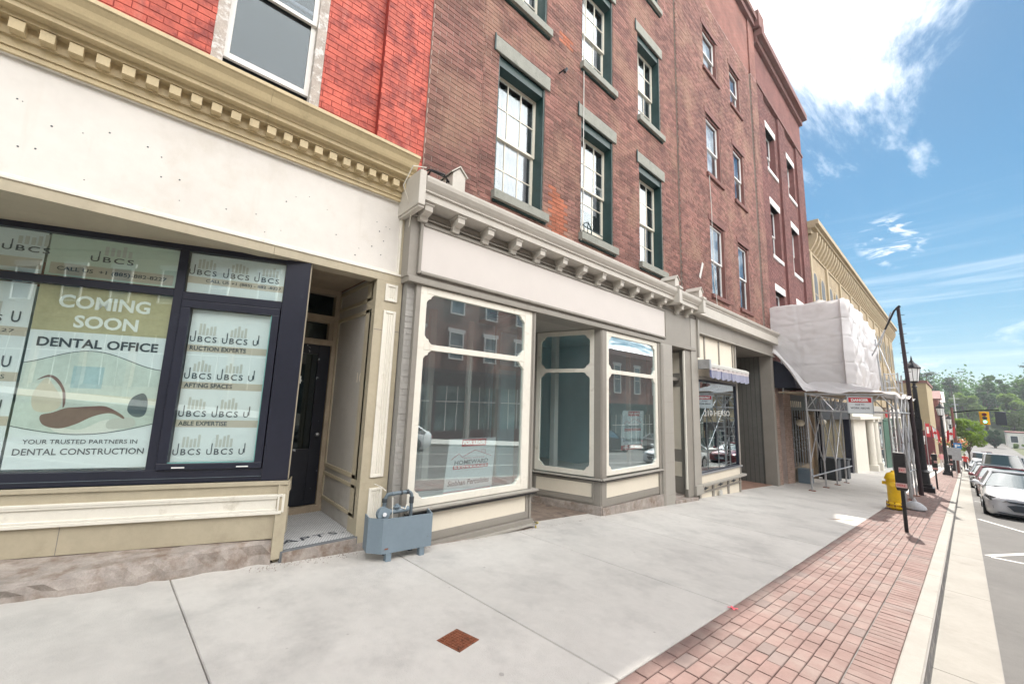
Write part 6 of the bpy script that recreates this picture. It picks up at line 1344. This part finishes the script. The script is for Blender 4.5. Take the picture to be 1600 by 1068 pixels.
# wall flag far left of the flagged lamp
fl_ = thing('flag', 'small red and white flag hanging on the tan building side left of the flagged lamp', 'flag', (-2.6, 62, 0)); wf_ = (-2.6, 62, 0)
MB().tube([(-2.6, 62, gz(62)), (-2.6, 62, .9)], .03, 6).build('staff', m_galv, fl_, world=wf_); MB().box(-2.57, -2.25, 61.98, 62.0, -.65, .75).build('flag_cloth', m_redink, fl_, world=wf_); MB().box(-2.50, -2.33, 61.96, 61.978, -.3, .4).build('flag_white', m_wink, fl_, world=wf_)

# ================================================================== CARS
def paint(name, col, rough=.28, metal=.3): return mat(name, col, rough, metal, var=.03, vs=1, bump=0, spec=.6, coat=.8)
def make_car(label, x, y, col, group, sz=1.0, roof=1.43, face=-1, plate='CKRT 482', L_=4.5, zl=None, big=False):
    """front at local y=0 looking to -y; face=1 turns it round"""
    g0 = gz(y + 2) - .12 if zl is None else zl
    o = thing('parked_car' if 'parked' in group else 'car', label, 'car', (0, 0, 0), group); st = [(.0, .62, .32, .655), (.04, .73, .26, .70), (.16, .80, .22, .755), (.40, .86, .20, .79), (.8, .895, .19, .865), (1.25, .905, .19, .935), (1.5, .91, .19, .97), (2.5, .915, .19, .975), (3.5, .91, .19, .99), (4.0, .89, .22, 1.0), (4.35, .84, .28, .985), (4.48, .78, .34, .92), (4.52, .66, .40, .80)]
    kz = 1.0 if not big else 1.33; R_ = roof
    def sec(u, w, zb, zt):
        zb *= kz; zt *= kz
        h = [(w * .55, zb), (w * .93, zb), (w * .985, zb + .06), (w * 1.0, zb + (zt - zb) * .38), (w * .985, zb + (zt - zb) * .66), (w * .95, zb + (zt - zb) * .84), (w * .86, zt - .02), (w * .6, zt + .012), (w * .25, zt + .025), (0, zt + .028)]
        pts = [(-a, b) for a, b in h] + [(a, b) for a, b in h[:-1][::-1]]
        return [(a, u, b) for a, b in pts]
    vs = []; n = None
    for s in st:
        # front bows out: the middle of the nose leads
        r = sec(*s); n = len(r)
        if s[0] < .5: r = [(a, b - .10 * (1 - (a / .9) ** 2) * (1 - s[0] / .5), c) for a, b, c in r]
        vs += r
    fs = [(i * n + k, (i + 1) * n + k, (i + 1) * n + (k + 1) % n, i * n + (k + 1) % n) for i in range(len(st) - 1) for k in range(n)]
    fs += [tuple(range(n)), tuple(range((len(st) - 1) * n, len(st) * n))[::-1]]
    body = MB().add(vs, fs).build('body', col, o, smooth=True)
    # glasshouse
    def outline(z, u0, u1, hw, bow): return [(-hw, u0 + bow, z), (-hw * .75, u0 + bow * .35, z), (0, u0, z), (hw * .75, u0 + bow * .35, z), (hw, u0 + bow, z), (hw, (u0 + u1) / 2, z), (hw, u1 - .12, z), (hw * .75, u1 - .03, z), (0, u1, z), (-hw * .75, u1 - .03, z), (-hw, u1 - .12, z), (-hw, (u0 + u1) / 2, z)]
    zb = .955 * kz; uw0, uw1, rt0, rt1 = (1.22, 4.25, 1.98, 3.45) if not big else (1.05, 4.45, 1.62, 4.15)
    A = outline(zb, uw0, uw1, .845, .30); B_ = outline(R_ - .045, rt0, rt1, .615 if not big else .70, .12); C_ = outline(R_, rt0 + .12, rt1 - .1, .52, .1)
    m = 12
    MB().add(A + B_, [(i, (i + 1) % m, m + (i + 1) % m, m + i) for i in range(m)]).build('window_glass', m_carglass, o, smooth=True)
    C2 = [(0, (rt0 + rt1) / 2, R_ + .012)]
    B2_ = [(a * 1.01, b, c + .002) for a, b, c in B_]
    MB().add(B2_ + C_ + C2, [(i, (i + 1) % m, m + (i + 1) % m, m + i) for i in range(m)] + [(m + i, m + (i + 1) % m, 2 * m) for i in range(m)]).build('roof', col, o, smooth=True)
    q = MB()
    for s in (-1, 1):
        for (a, b, r) in ((A[0], B_[0], .035), (A[10], B_[10], .05), (A[11], B_[11], .02)):
            q.tube([(s * abs(a[0]), a[1], a[2] - .02), (s * abs(b[0]), b[1], b[2] + .01)], r, 6)
        q.tube([(s * .86, uw0 + .25, zb), (s * .86, uw1 - .1, zb + .01)], .012, 5)
    q.tube([(-.6, rt0 + .1, R_ - .03), (0, rt0 + .0, R_ - .012), (.6, rt0 + .1, R_ - .03)], .03, 6); q.build('pillars', col, o, smooth=True)
    # face
    def yb(x_, z_):  # y of the nose at (x,z)
        return -.105 * (1 - (x_ / .9) ** 2) + .05 * max(0, abs(x_) - .45) / .3
    def patch(nm, pts, m_, off=.012, par=o):
        pts = [(a, yb(a, b) - off if len_ == 2 else c_[2], b) for c_ in pts for (a, b, len_) in [(c_[0], c_[1], len(c_))]]
        MB().add(pts + [(a, b + .03, c) for a, b, c in pts], [tuple(range(len(pts))), tuple(range(len(pts), 2 * len(pts)))[::-1]] + [(i, (i + 1) % len(pts), len(pts) + (i + 1) % len(pts), len(pts) + i) for i in range(len(pts))]).build(nm, m_, par)
    k = kz
    patch('upper_grille', [(-.50, .63 * k), (-.40, .585 * k), (0, .565 * k), (.40, .585 * k), (.50, .63 * k), (0, .625 * k)], m_ink, .022)
    patch('lower_grille', [(-.46, .50 * k), (-.34, .36 * k), (.34, .36 * k), (.46, .50 * k), (.3, .535 * k), (-.3, .535 * k)], m_ink, .03)
    patch('bumper_lip', [(-.66, .30 * k), (-.60, .265 * k), (.60, .265 * k), (.66, .30 * k)], m_ink, .03)
    for s in (-1, 1):
        patch('fog_slot', [(s * .52, .40 * k), (s * .72, .385 * k), (s * .73, .46 * k), (s * .60, .445 * k)], m_ink, .004)
        MB().add([(s * .43, -.105, .61 * k), (s * .60, -.045, .58 * k), (s * .765, .07, .60 * k), (s * .872, .36, .70 * k), (s * .85, .40, .755 * k), (s * .765, .13, .73 * k), (s * .60, -.01, .69 * k), (s * .42, -.075, .655 * k)], [(0, 1, 7), (1, 2, 6), (1, 6, 7), (2, 3, 5), (2, 5, 6), (3, 4, 5)]).build('headlight', m_lightlens, o)
        MB().add([(s * .50, -.092, .625 * k), (s * .70, .015, .63 * k), (s * .74, .06, .655 * k), (s * .52, -.075, .64 * k)], [(0, 1, 2, 3)]).build('headlight_unit', m_plate, o)
        q = MB(); q.sphere((s * 1.0, 1.42, 1.03 * k), .10, 10, 6, .75); q.tube([(s * .86, 1.45, .98 * k), (s * .97, 1.43, 1.0 * k)], .03, 6); q.build('mirror', col, o, smooth=True)
        for u in (.86, 3.55):
            wl = MB(); wl.tube([(s * .70, u, .325), (s * .72, u, .325), (s * .89, u, .325), (s * .915, u, .325)], [.29, .325, .325, .30], 20); wh_ = wl.build('wheel', m_tyre, o, smooth=True)
            q = MB(); q.disc((s * .915, u, .325), .215, 'x', .012, 16); q.build('rim', m_rim, wh_)
            q = MB()
            for i in range(10):
                a0 = math.pi * i / 10; a1 = math.pi * (i + 1) / 10
                q.add([(s * .921, u - .38 * math.cos(a0), .32 + .38 * math.sin(a0)), (s * .921, u - .33 * math.cos(a0), .32 + .33 * math.sin(a0)), (s * .921, u - .33 * math.cos(a1), .32 + .33 * math.sin(a1)), (s * .921, u - .38 * math.cos(a1), .32 + .38 * math.sin(a1))], [(0, 1, 2, 3)])
            q.build('wheel_arch', m_tyre, o)
        for (u0, u1) in ((1.62, 2.58), (2.60, 3.42)):
            q = MB(); q.box(s * .918 - .002, s * .918 + .002, u0, u0 + .006, .3, .94 * k); q.build('door_seam', m_ink, o)
            q = MB(); q.box(s * .93 - .008, s * .93 + .008, u1 - .22, u1 - .06, .80 * k, .825 * k); q.build('door_handle', col, o)
        patch('tail_light', [(s * .60, .80 * k, 4.515), (s * .76, .80 * k, 4.50), (s * .76, .68 * k, 4.50), (s * .60, .68 * k, 4.52)], m_redink)
    q = MB(); q.box(-.15, .15, -.155, -.145, .41 * k, .50 * k); pl_ = q.build('number_plate', m_plate, o)
    q = MB(); put_text(q, plate, (-.12, -.157, .432 * k), (1, 0, 0), UP, width=.24, height=.05, bold=.01); q.build('plate_lettering', mat('plate_blue', (.03, .07, .25), .5), pl_)
    q = MB(); q.box(-.62, .62, 1.32, 1.34, .965 * k, .975 * k); q.build('wiper', m_ink, o)
    MB().box(-.8, .8, .4, 4.2, .16, .2).build('underbody', m_ink, o)
    o.location = (x, y, g0); o.rotation_euler = (-G if y < 80 else 0, 0, 0)
    if face == 1: o.rotation_euler = (G, 0, math.pi); o.location = (x, y + L_, gz(y + L_) - .12)
    return o
pw_ = paint('car_white', (.66, .67, .70), metal=.0); pr_ = paint('car_maroon', (.16, .02, .03)); ps_ = paint('car_silver', (.36, .37, .39), metal=.6); pk_ = paint('car_black', (.02, .02, .024)); pg_ = paint('car_grey', (.12, .13, .15)); pb_ = paint('car_blue', (.03, .06, .16))
gp_, gt_ = 'cars parked along the kerb', 'cars driving on the road'
make_car('nearest parked sedan, silvery white, cut off by the right edge of the photo', 1.16, 19.0, pw_, gp_, plate='CMTN 482')
make_car('maroon parked hatchback with dark glass right behind the nearest white sedan', 1.12, 27.2, pr_, gp_, plate='BWPK 107')
make_car('silver parked sedan third in the kerb row, behind the maroon one', 1.0, 33.9, ps_, gp_, plate='CJHR 655')
make_car('large white parked van like car with a wide windshield, fourth in the kerb row', 1.6, 39.6, pw_, gp_, roof=2.08, big=True, plate='AXKV 830')
def copy_car(src, label, x, y, m, group, roofm=None, face=-1):
    r = src.copy(); COL.objects.link(r); WL[r.name] = Vector((x, y, 0)); r.location = (x, y, gz(y + 2) - .12); r.rotation_euler = (-G if y < 78 else 0, 0, 0)
    if face == 1: r.rotation_euler = (0 if y > 78 else G, 0, math.pi); r.location = (x, y + 4.5, gz(y + 4.5) - .12)
    r['label'] = label; r['group'] = group
    for ch in list(src.children):
        if ch.name.split('.')[0] in ('upper_grille', 'fog_slot', 'headlight_unit', 'door_seam', 'door_handle', 'wiper', 'underbody') and y > 60: continue
        c = ch.copy(); COL.objects.link(c); c.parent = r
        if c.name.split('.')[0] in ('body', 'roof', 'mirror', 'pillars', 'door_handle'):
            c.data = ch.data.copy(); c.data.materials.clear(); c.data.materials.append(m)
        for g2 in ch.children:
            d = g2.copy(); COL.objects.link(d); d.parent = c
    return r
base = [o for o in COL.objects if o.name.startswith('parked_car')]
sed, van = base[0], base[3]
for (lb, x, y, m, grp, sr, fc) in (
    ('dark grey sedan fifth in the kerb row near the flower baskets', 1.2, 48.5, pg_, gp_, sed, -1), ('small white car parked at the far end of the kerb row', 1.1, 66.0, pw_, gp_, sed, -1), ('black car driving towards the camera beside the parked van', 3.75, 47.0, pk_, gt_, sed, -1),
    ('silver sedan driving behind the black one', 4.0, 58.0, ps_, gt_, sed, -1), ('white van like car driving far down the road in the near lane', 4.2, 74.0, pw_, gt_, van, -1), ('dark blue car at the right edge of the road far off', 6.0, 83.0, pb_, gt_, sed, -1),
    ('grey green van driving at the road bottom before the white building', 8.6, 118.0, ps_, gt_, van, -1), ('white car crossing the far intersection', 4.0, 108.0, pw_, gt_, sed, -1), ('maroon car far down the road below the signal', 3.0, 124.0, pr_, gt_, sed, -1), ('white van far down the road by the green tree', 1.6, 98.0, pw_, gt_, van, -1),
    ('white sedan mirrored in the left display window, stopped on the opposite side', 7.4, 5.0, pw_, gp_, sed, -1), ('black sedan parked on the opposite side near the maroon shops', 7.9, 22.0, pk_, gp_, sed, 1), ('silver sedan parked across from the narrow door', 7.9, 30.5, ps_, gp_, sed, 1)):
    copy_car(sr, lb, x, y, m, grp, face=fc)

# ================================================================== PEOPLE (far, small)
def person(label, x, y, top, legs, pose=0, skin_=(.55, .35, .26), hair=(.05, .03, .02), z0=None):
    g0 = gz(y) if z0 is None else z0; o = thing('person', label, 'person', (x, y, g0), 'people on the far sidewalk'); W_ = (x, y, g0)
    st = .16 * pose
    V_ = {'pel': ((0, 0, .95), .13), 'sp': ((0, .01, 1.15), .125), 'ch': ((0, .0, 1.36), .15), 'nk': ((0, .0, 1.50), .055), 'hd': ((0, -.01, 1.60), .085), 'ht': ((0, -.01, 1.70), .075)}
    E_ = [('pel', 'sp'), ('sp', 'ch'), ('ch', 'nk'), ('nk', 'hd'), ('hd', 'ht')]
    for s, nm in ((-1, 'l'), (1, 'r')):
        V_[nm + 's'] = ((s * .18, 0, 1.43), .065); V_[nm + 'e'] = ((s * .24, s * st * .8 + .02, 1.17), .045); V_[nm + 'w'] = ((s * .24, s * st * 1.2 - .08, .93), .034); V_[nm + 'f'] = ((s * .24, s * st * 1.2 - .11, .84), .030)
        V_[nm + 'h'] = ((s * .09, 0, .90), .095); V_[nm + 'k'] = ((s * .10, -s * st, .50), .065); V_[nm + 'a'] = ((s * .10, -s * st * 1.7 + .03, .09), .045); V_[nm + 't'] = ((s * .11, -s * st * 1.7 - .13, .045), .042)
        E_ += [('ch', nm + 's'), (nm + 's', nm + 'e'), (nm + 'e', nm + 'w'), (nm + 'w', nm + 'f'), ('pel', nm + 'h'), (nm + 'h', nm + 'k'), (nm + 'k', nm + 'a'), (nm + 'a', nm + 't')]
    names = list(V_); me = bpy.data.meshes.new('body'); me.from_pydata([V_[k][0] for k in names], [(names.index(a), names.index(b)) for a, b in E_], [])
    ob = bpy.data.objects.new('body', me); link(ob, o, W_); sk = ob.modifiers.new('skin', 'SKIN')
    for i, k in enumerate(names):
        v = me.skin_vertices[0].data[i]; v.radius = (V_[k][1], V_[k][1]); v.use_root = (k == 'pel')
    sb_ = ob.modifiers.new('sub', 'SUBSURF'); sb_.levels = 1; sb_.render_levels = 1
    dg = bpy.context.evaluated_depsgraph_get(); m2 = bpy.data.meshes.new_from_object(ob.evaluated_get(dg)); ob.modifiers.clear(); ob.data = m2; m2.materials.clear()
    for m in (mat('skin_%d' % int(skin_[0] * 100), skin_, .6, var=.03, bump=0), top, legs, m_ink): m2.materials.append(m)
    for p in m2.polygons:
        c = p.center; z = c.z; p.use_smooth = True
        p.material_index = 3 if z < .10 else (2 if z < .96 and abs(c.x) < .2 else (1 if (.93 < z < 1.49 and not (abs(c.x) > .2 and z < 1.12)) else 0))
    q = MB(); q.sphere((x, y + .012, g0 + 1.665), .105, 12, 8, .95); q.build('hair', mat('hair_%d' % int(hair[0] * 100), hair, .7), o, world=W_, smooth=True)
    q = MB(); q.sphere((x, y - .10, g0 + 1.62), .014, 6, 4); q.build('nose', mat('skin_%d' % int(skin_[0] * 100), skin_), o, world=W_)
mk = lambda n, c: mat(n, c, .8, var=.06, bump=.05)
person('person in a dark jacket walking past the striped awning, left of the flagged lamp', -2.4, 68, mk('dark_jacket', (.05, .06, .08)), mk('dark_trousers', (.04, .04, .05)), 1)
person('person in a pink top and shorts on the far corner beside the dark jacket', -1.75, 67, mk('pink_top', (.65, .30, .32)), mk('pale_shorts', (.45, .40, .38)), -1)
person('person in a bright red jacket standing at the kerb beside the parked cars', -.02, 66.0, mk('red_jacket', (.55, .05, .04)), mk('black_trousers', (.02, .02, .025)), .3)
person('person in a red top near the flower baskets farther down', -1.05, 74, mk('red_top', (.5, .06, .08)), mk('blue_jeans', (.05, .08, .16)), 1)

# ================================================================== TREES AND HILL
q = MB(); nx_, ny_ = 40, 16; vs = []
def hz_(x, y):
    t = max(0, min(1, (y - 206) / 60)); t = t * t * (3 - 2 * t); return -6.9 + t * (13.5 + 2.5 * math.sin(x * .03 + 1) + 1.2 * math.sin(x * .09)) * (1 if x > -60 else .9)
for i in range(nx_ + 1):
    for k in range(ny_ + 1):
        x = -260 + 520 * i / nx_; y = 200 + 260 * (k / ny_) ** 1.6; vs.append((x, y, hz_(x, y)))
q.add(vs, [(i * (ny_ + 1) + k, (i + 1) * (ny_ + 1) + k, (i + 1) * (ny_ + 1) + k + 1, i * (ny_ + 1) + k + 1) for i in range(nx_) for k in range(ny_)])
tag(q.build('hill', mat('hill_understorey', (.035, .055, .022), .95, var=.3, vs=.1, bump=0), smooth=True), kind='structure')
def leafmat(name, col, rnd=.35):
    m = mat(name, col, .6, var=.12, vs=.5, bump=0, rnd=rnd, spec=.25); t = m.node_tree; b = t.nodes['Principled BSDF']; out = t.nodes['Material Output']
    if 'tl' not in t.nodes:
        tl_ = t.nodes.new('ShaderNodeBsdfTranslucent'); tl_.name = 'tl'; tl_.inputs[0].default_value = (col[0] * 1.3, col[1] * 1.5, col[2] * .8, 1); mx = t.nodes.new('ShaderNodeMixShader'); mx.inputs[0].default_value = .5
        t.links.new(b.outputs[0], mx.inputs[1]); t.links.new(tl_.outputs[0], mx.inputs[2]); t.links.new(mx.outputs[0], out.inputs[0])
    return m
def crown_mesh(seed, r, h, z0, n, leaf, m, flat=.85, lumps=9):
    rg = np.random.default_rng(seed); cs = []
    for i in range(lumps):
        a = rg.uniform(0, 6.28); t = rg.uniform(0, 1); rr_ = r * (.15 + .6 * math.sin(math.pi * (.15 + .75 * t))) * rg.uniform(.5, 1)
        cs.append((rr_ * math.cos(a), rr_ * math.sin(a), z0 + h * (.12 + .78 * t), r * rg.uniform(.26, .48) * (1.1 - .45 * t)))
    cs = np.array(cs); idx = rg.integers(0, lumps, n); d = rg.normal(size=(n, 3)); d /= np.linalg.norm(d, axis=1)[:, None]
    rad = cs[idx, 3] * rg.uniform(.45, 1.1, n) ** .6; P_ = cs[idx, :3] + d * rad[:, None] * np.array([1, 1, flat])
    e1 = rg.normal(size=(n, 3)); e1 /= np.linalg.norm(e1, axis=1)[:, None]; e2 = np.cross(e1, rg.normal(size=(n, 3))); e2 /= np.linalg.norm(e2, axis=1)[:, None]
    s = leaf * rg.uniform(.6, 1.4, n)[:, None]; e1 *= s; e2 *= s * .6
    V_ = np.stack([P_ - e1, P_ - e2, P_ + e1, P_ + e2], 1).reshape(-1, 3)
    me = bpy.data.meshes.new('crown'); me.vertices.add(n * 4); me.vertices.foreach_set('co', V_.ravel().astype('f')); me.loops.add(n * 4); me.loops.foreach_set('vertex_index', np.arange(n * 4, dtype='i')); me.polygons.add(n); me.polygons.foreach_set('loop_start', np.arange(0, n * 4, 4, dtype='i')); me.update(); me.validate(); me.materials.append(m); return me, cs
def trunk_mesh(cs, h0, r0, m, seed):
    rg = random.Random(seed); q = MB(); q.tube([(0, 0, -.5), (.05 * r0, 0, h0 * .5), (rg.uniform(-.2, .2), rg.uniform(-.2, .2), h0)], [r0 * 1.3, r0, r0 * .75], 8)
    for c in cs: q.tube([(0, 0, h0 * .75), (c[0] * .4, c[1] * .4, h0 + (c[2] - h0) * .55), (c[0], c[1], c[2])], [r0 * .45, r0 * .3, r0 * .1], 5)
    return q.mesh('trunk', m)
greens = [leafmat('leaf_mid_green', (.085, .14, .055)), leafmat('leaf_yellow_green', (.12, .17, .06)), leafmat('leaf_deep_green', (.055, .10, .05))]
variants = []
for i in range(6):
    cm_, cs = crown_mesh(100 + i, 5.2, 10.5 + i % 3, 3.0, 5200, .32, greens[i % 3], lumps=20); variants.append((cm_, trunk_mesh(cs, 4.0, .32, m_bark, i)))
rt = random.Random(44); names_ = {0: 'mid green', 1: 'yellow green', 2: 'dark green'}
places = []
for i in range(30):
    row = i % 3; x = -42 + i * 3.6 + rt.uniform(-1.5, 1.5); y = (212, 224, 238)[row] + rt.uniform(-3, 3); places.append((x, y, rt.randrange(6), rt.uniform(.8, 1.2)))
where = lambda x: 'above the corner building' if x < -8 else ('above the young tree' if x < 3 else ('behind the yellow signal' if x < 9 else ('behind the black signal' if x < 15 else 'above the white building' if x < 27 else 'at the right photo edge')))
places.sort(); zc_ = {}
ORD = ('leftmost', 'second from left', 'third from left', 'fourth from left', 'fifth from left', 'sixth from left', 'seventh from left', 'eighth from left', 'ninth from left', 'tenth from left', 'eleventh from left', 'twelfth from left', 'thirteenth from left', 'fourteenth from left')
for n_i, (x, y, vi, s) in enumerate(places):
    cm_, tm_ = variants[vi]; z = hz_(x, y)
    zc_[where(x)] = zc_.get(where(x), -1) + 1
    lab = '%s %s hill tree, %s %s' % ('tall' if s > 1.05 else ('low' if s < .92 else 'medium'), names_[vi % 3], ORD[zc_[where(x)]], where(x))
    t = thing('hill_tree', lab, 'tree', (x, y, z), 'broadleaf trees on the hill at the street end'); c = inst(cm_, 'crown', (x, y, z), t); k = inst(tm_, 'trunk', (x, y, z), t)
    t.scale = (s, s, s * rt.uniform(.9, 1.15)); t.rotation_euler = (0, 0, rt.uniform(0, 6.28))
# the rest of the wood behind reads as one mass
rg = np.random.default_rng(9); n = 42000; X_ = rg.uniform(-150, 170, n); Y_ = rg.uniform(232, 300, n); base_ = np.array([hz_(a, b) for a, b in zip(X_[::20], Y_[::20])]).repeat(20)[:n]
cell = np.sin(X_ * .55 + 1.3 * np.sin(Y_ * .2)) * 1.6 + np.sin(X_ * .23 + 2) * 2.0; Z_ = base_ + rg.uniform(.0, 1, n) ** .7 * (10.5 + cell)
P_ = np.stack([X_, Y_, Z_], 1); e1 = rg.normal(size=(n, 3)); e1 /= np.linalg.norm(e1, axis=1)[:, None]; e2 = np.cross(e1, rg.normal(size=(n, 3))); e2 /= np.linalg.norm(e2, axis=1)[:, None]; s = .55 * rg.uniform(.6, 1.4, n)[:, None]
V_ = np.stack([P_ - e1 * s, P_ - e2 * s * .6, P_ + e1 * s, P_ + e2 * s * .6], 1).reshape(-1, 3)
me = bpy.data.meshes.new('wood'); me.vertices.add(n * 4); me.vertices.foreach_set('co', V_.ravel().astype('f')); me.loops.add(n * 4); me.loops.foreach_set('vertex_index', np.arange(n * 4, dtype='i')); me.polygons.add(n); me.polygons.foreach_set('loop_start', np.arange(0, n * 4, 4, dtype='i')); me.update(); me.validate(); me.materials.append(greens[2])
o = bpy.data.objects.new('wood', me); link(o); tag(o, 'dense far wood covering the hill at the end of the street', 'wood', kind='stuff')
# thin crowned pines standing above the skyline
for (x, y, hh, lb, sp) in ((-7.5, 226, 21, 'dark pine with a flat leaning top on the skyline above the tan building', 3.0), (-1.5, 228, 19, 'small dark pointed conifer on the skyline above the tan building', 2.0), (19.5, 226, 25, 'tall thin stemmed pine with a wide flat top above the white building', 4.5), (27, 226, 24, 'tall flat topped pine at the right edge of the skyline', 4.5)):
    z = hz_(x, y); t = thing('pine_tree', lb, 'tree', (x, y, z)); q = MB(); q.tube([(x, y, z - .5), (x + .2, y, z + hh * .6), (x, y, z + hh)], [.35, .22, .08], 6)
    rr_ = random.Random(int(hh * 7)); q2 = MB()
    for k in range(16):
        a = rr_.uniform(0, 6.28); h1 = z + hh * rr_.uniform(.70, 1.0); e = Vector((x + sp * math.cos(a) * rr_.uniform(.4, 1), y + sp * math.sin(a) * .8, h1 + .4)); q.tube([(x, y, h1 - .5), tuple(e)], [.09, .03], 4)
        for j in range(46):
            c = Vector((x, y, h1)).lerp(e, rr_.uniform(.35, 1.1)) + Vector((rr_.gauss(0, .5), rr_.gauss(0, .5), rr_.gauss(0, .25))); u = Vector((rr_.uniform(-1, 1), rr_.uniform(-1, 1), rr_.uniform(-.5, .5))).normalized() * .35; v = u.orthogonal().normalized() * .18
            q2.quad(tuple(c - u), tuple(c - v), tuple(c + u), tuple(c + v))
    q.build('trunk', m_bark, t, world=(x, y, z)); q2.build('crown', leafmat('needle_green', (.030, .055, .030)), t, world=(x, y, z))
# bright young street tree
cm_, cs = crown_mesh(7, 1.75, 4.2, 1.9, 5200, .10, leafmat('leaf_fresh_green', (.15, .21, .04), .35), lumps=16)
z = gz(70); t = thing('street_tree', 'bright yellow green young tree on the far sidewalk behind the flower baskets', 'tree', (.35, 72, z)); inst(cm_, 'crown', (.35, 72, z), t); inst(trunk_mesh(cs, 2.2, .09, m_bark, 5), 'trunk', (.35, 72, z), t)
cm_, cs = crown_mesh(17, 2.0, 4.6, .4, 5000, .15, leafmat('leaf_blue_green', (.022, .050, .030), .3), lumps=18)
t = thing('evergreen_tree', 'dark round evergreen below the yellow signal at the bottom of the road', 'tree', (5.9, 176, -6.6)); inst(cm_, 'crown', (5.9, 176, -6.6), t); inst(trunk_mesh(cs, 1.4, .25, m_bark, 6), 'trunk', (5.9, 176, -6.6), t)
for i, (x, y) in enumerate(((9.6, 178), (11.5, 179), (13.6, 178))):
    cm_, cs = crown_mesh(27 + i, 1.2, 1.3, .0, 700, .14, greens[1], lumps=7); t = thing('bush', ('low hedge bush left of the small white building', 'low hedge bush in the middle before the small white building', 'low hedge bush right of the small white building')[i], 'bush', (x, y, -6.6)); inst(cm_, 'crown', (x, y, -6.6), t)
# utility poles and wires at the bottom of the hill
for (x, y, h_, lb) in ((-.6, 150, 13.5, 'pale utility pole with crossarms above the bright young tree'), (13.8, 165, 9.5, 'pale utility pole right of the black signal back'), (19.5, 168, 11, 'slanting pale utility pole near the right photo edge')):
    z = gz(y); t = thing('utility_pole', lb, 'utility pole', (x, y, z)); MB().tube([(x, y, z), (x, y, z + h_)], [.16, .10], 6).build('pole', m_bar, t, world=(x, y, z)); MB().tube([(x - .9, y, z + h_ * .93), (x + .9, y, z + h_ * .93)], .07, 5).tube([(x - .6, y, z + h_ * .82), (x + .6, y, z + h_ * .82)], .06, 5).build('crossarm', m_bar, t, world=(x, y, z))
for k, (z1, z2) in enumerate(((4.6, 2.7), (3.8, 2.2), (5.6, 3.6))):
    q = MB(); q.tube([(-30 + 100 * i / 12, 150 + 20 * i / 12, z1 + (z2 - z1) * i / 12 - 1.2 * math.sin(math.pi * ((i / 12 * 3) % 1)) * .5) for i in range(13)], .035, 4)
    tag(q.build('overhead_wire', m_ink2), ('lowest overhead wire', 'middle overhead wire', 'highest overhead wire')[(1, 0, 2)[k]] + ' crossing in front of the wooded hill', 'wire')

# thin summer haze: one closed box of even air round everything
hb = MB().box(-420, 420, -62, 705, -30, 42).build('haze', None); tag(hb, kind='stuff')
hm = bpy.data.materials.new('haze_air'); hm.use_nodes = True; hn = hm.node_tree; hn.nodes.clear()
vp = hn.nodes.new('ShaderNodeVolumePrincipled'); vp.inputs['Color'].default_value = (0.86, 0.92, 1.0, 1); vp.inputs['Density'].default_value = 0.0004; vp.inputs['Anisotropy'].default_value = 0.55
ho = hn.nodes.new('ShaderNodeOutputMaterial'); hn.links.new(vp.outputs[0], ho.inputs['Volume']); hb.data.materials.append(hm)
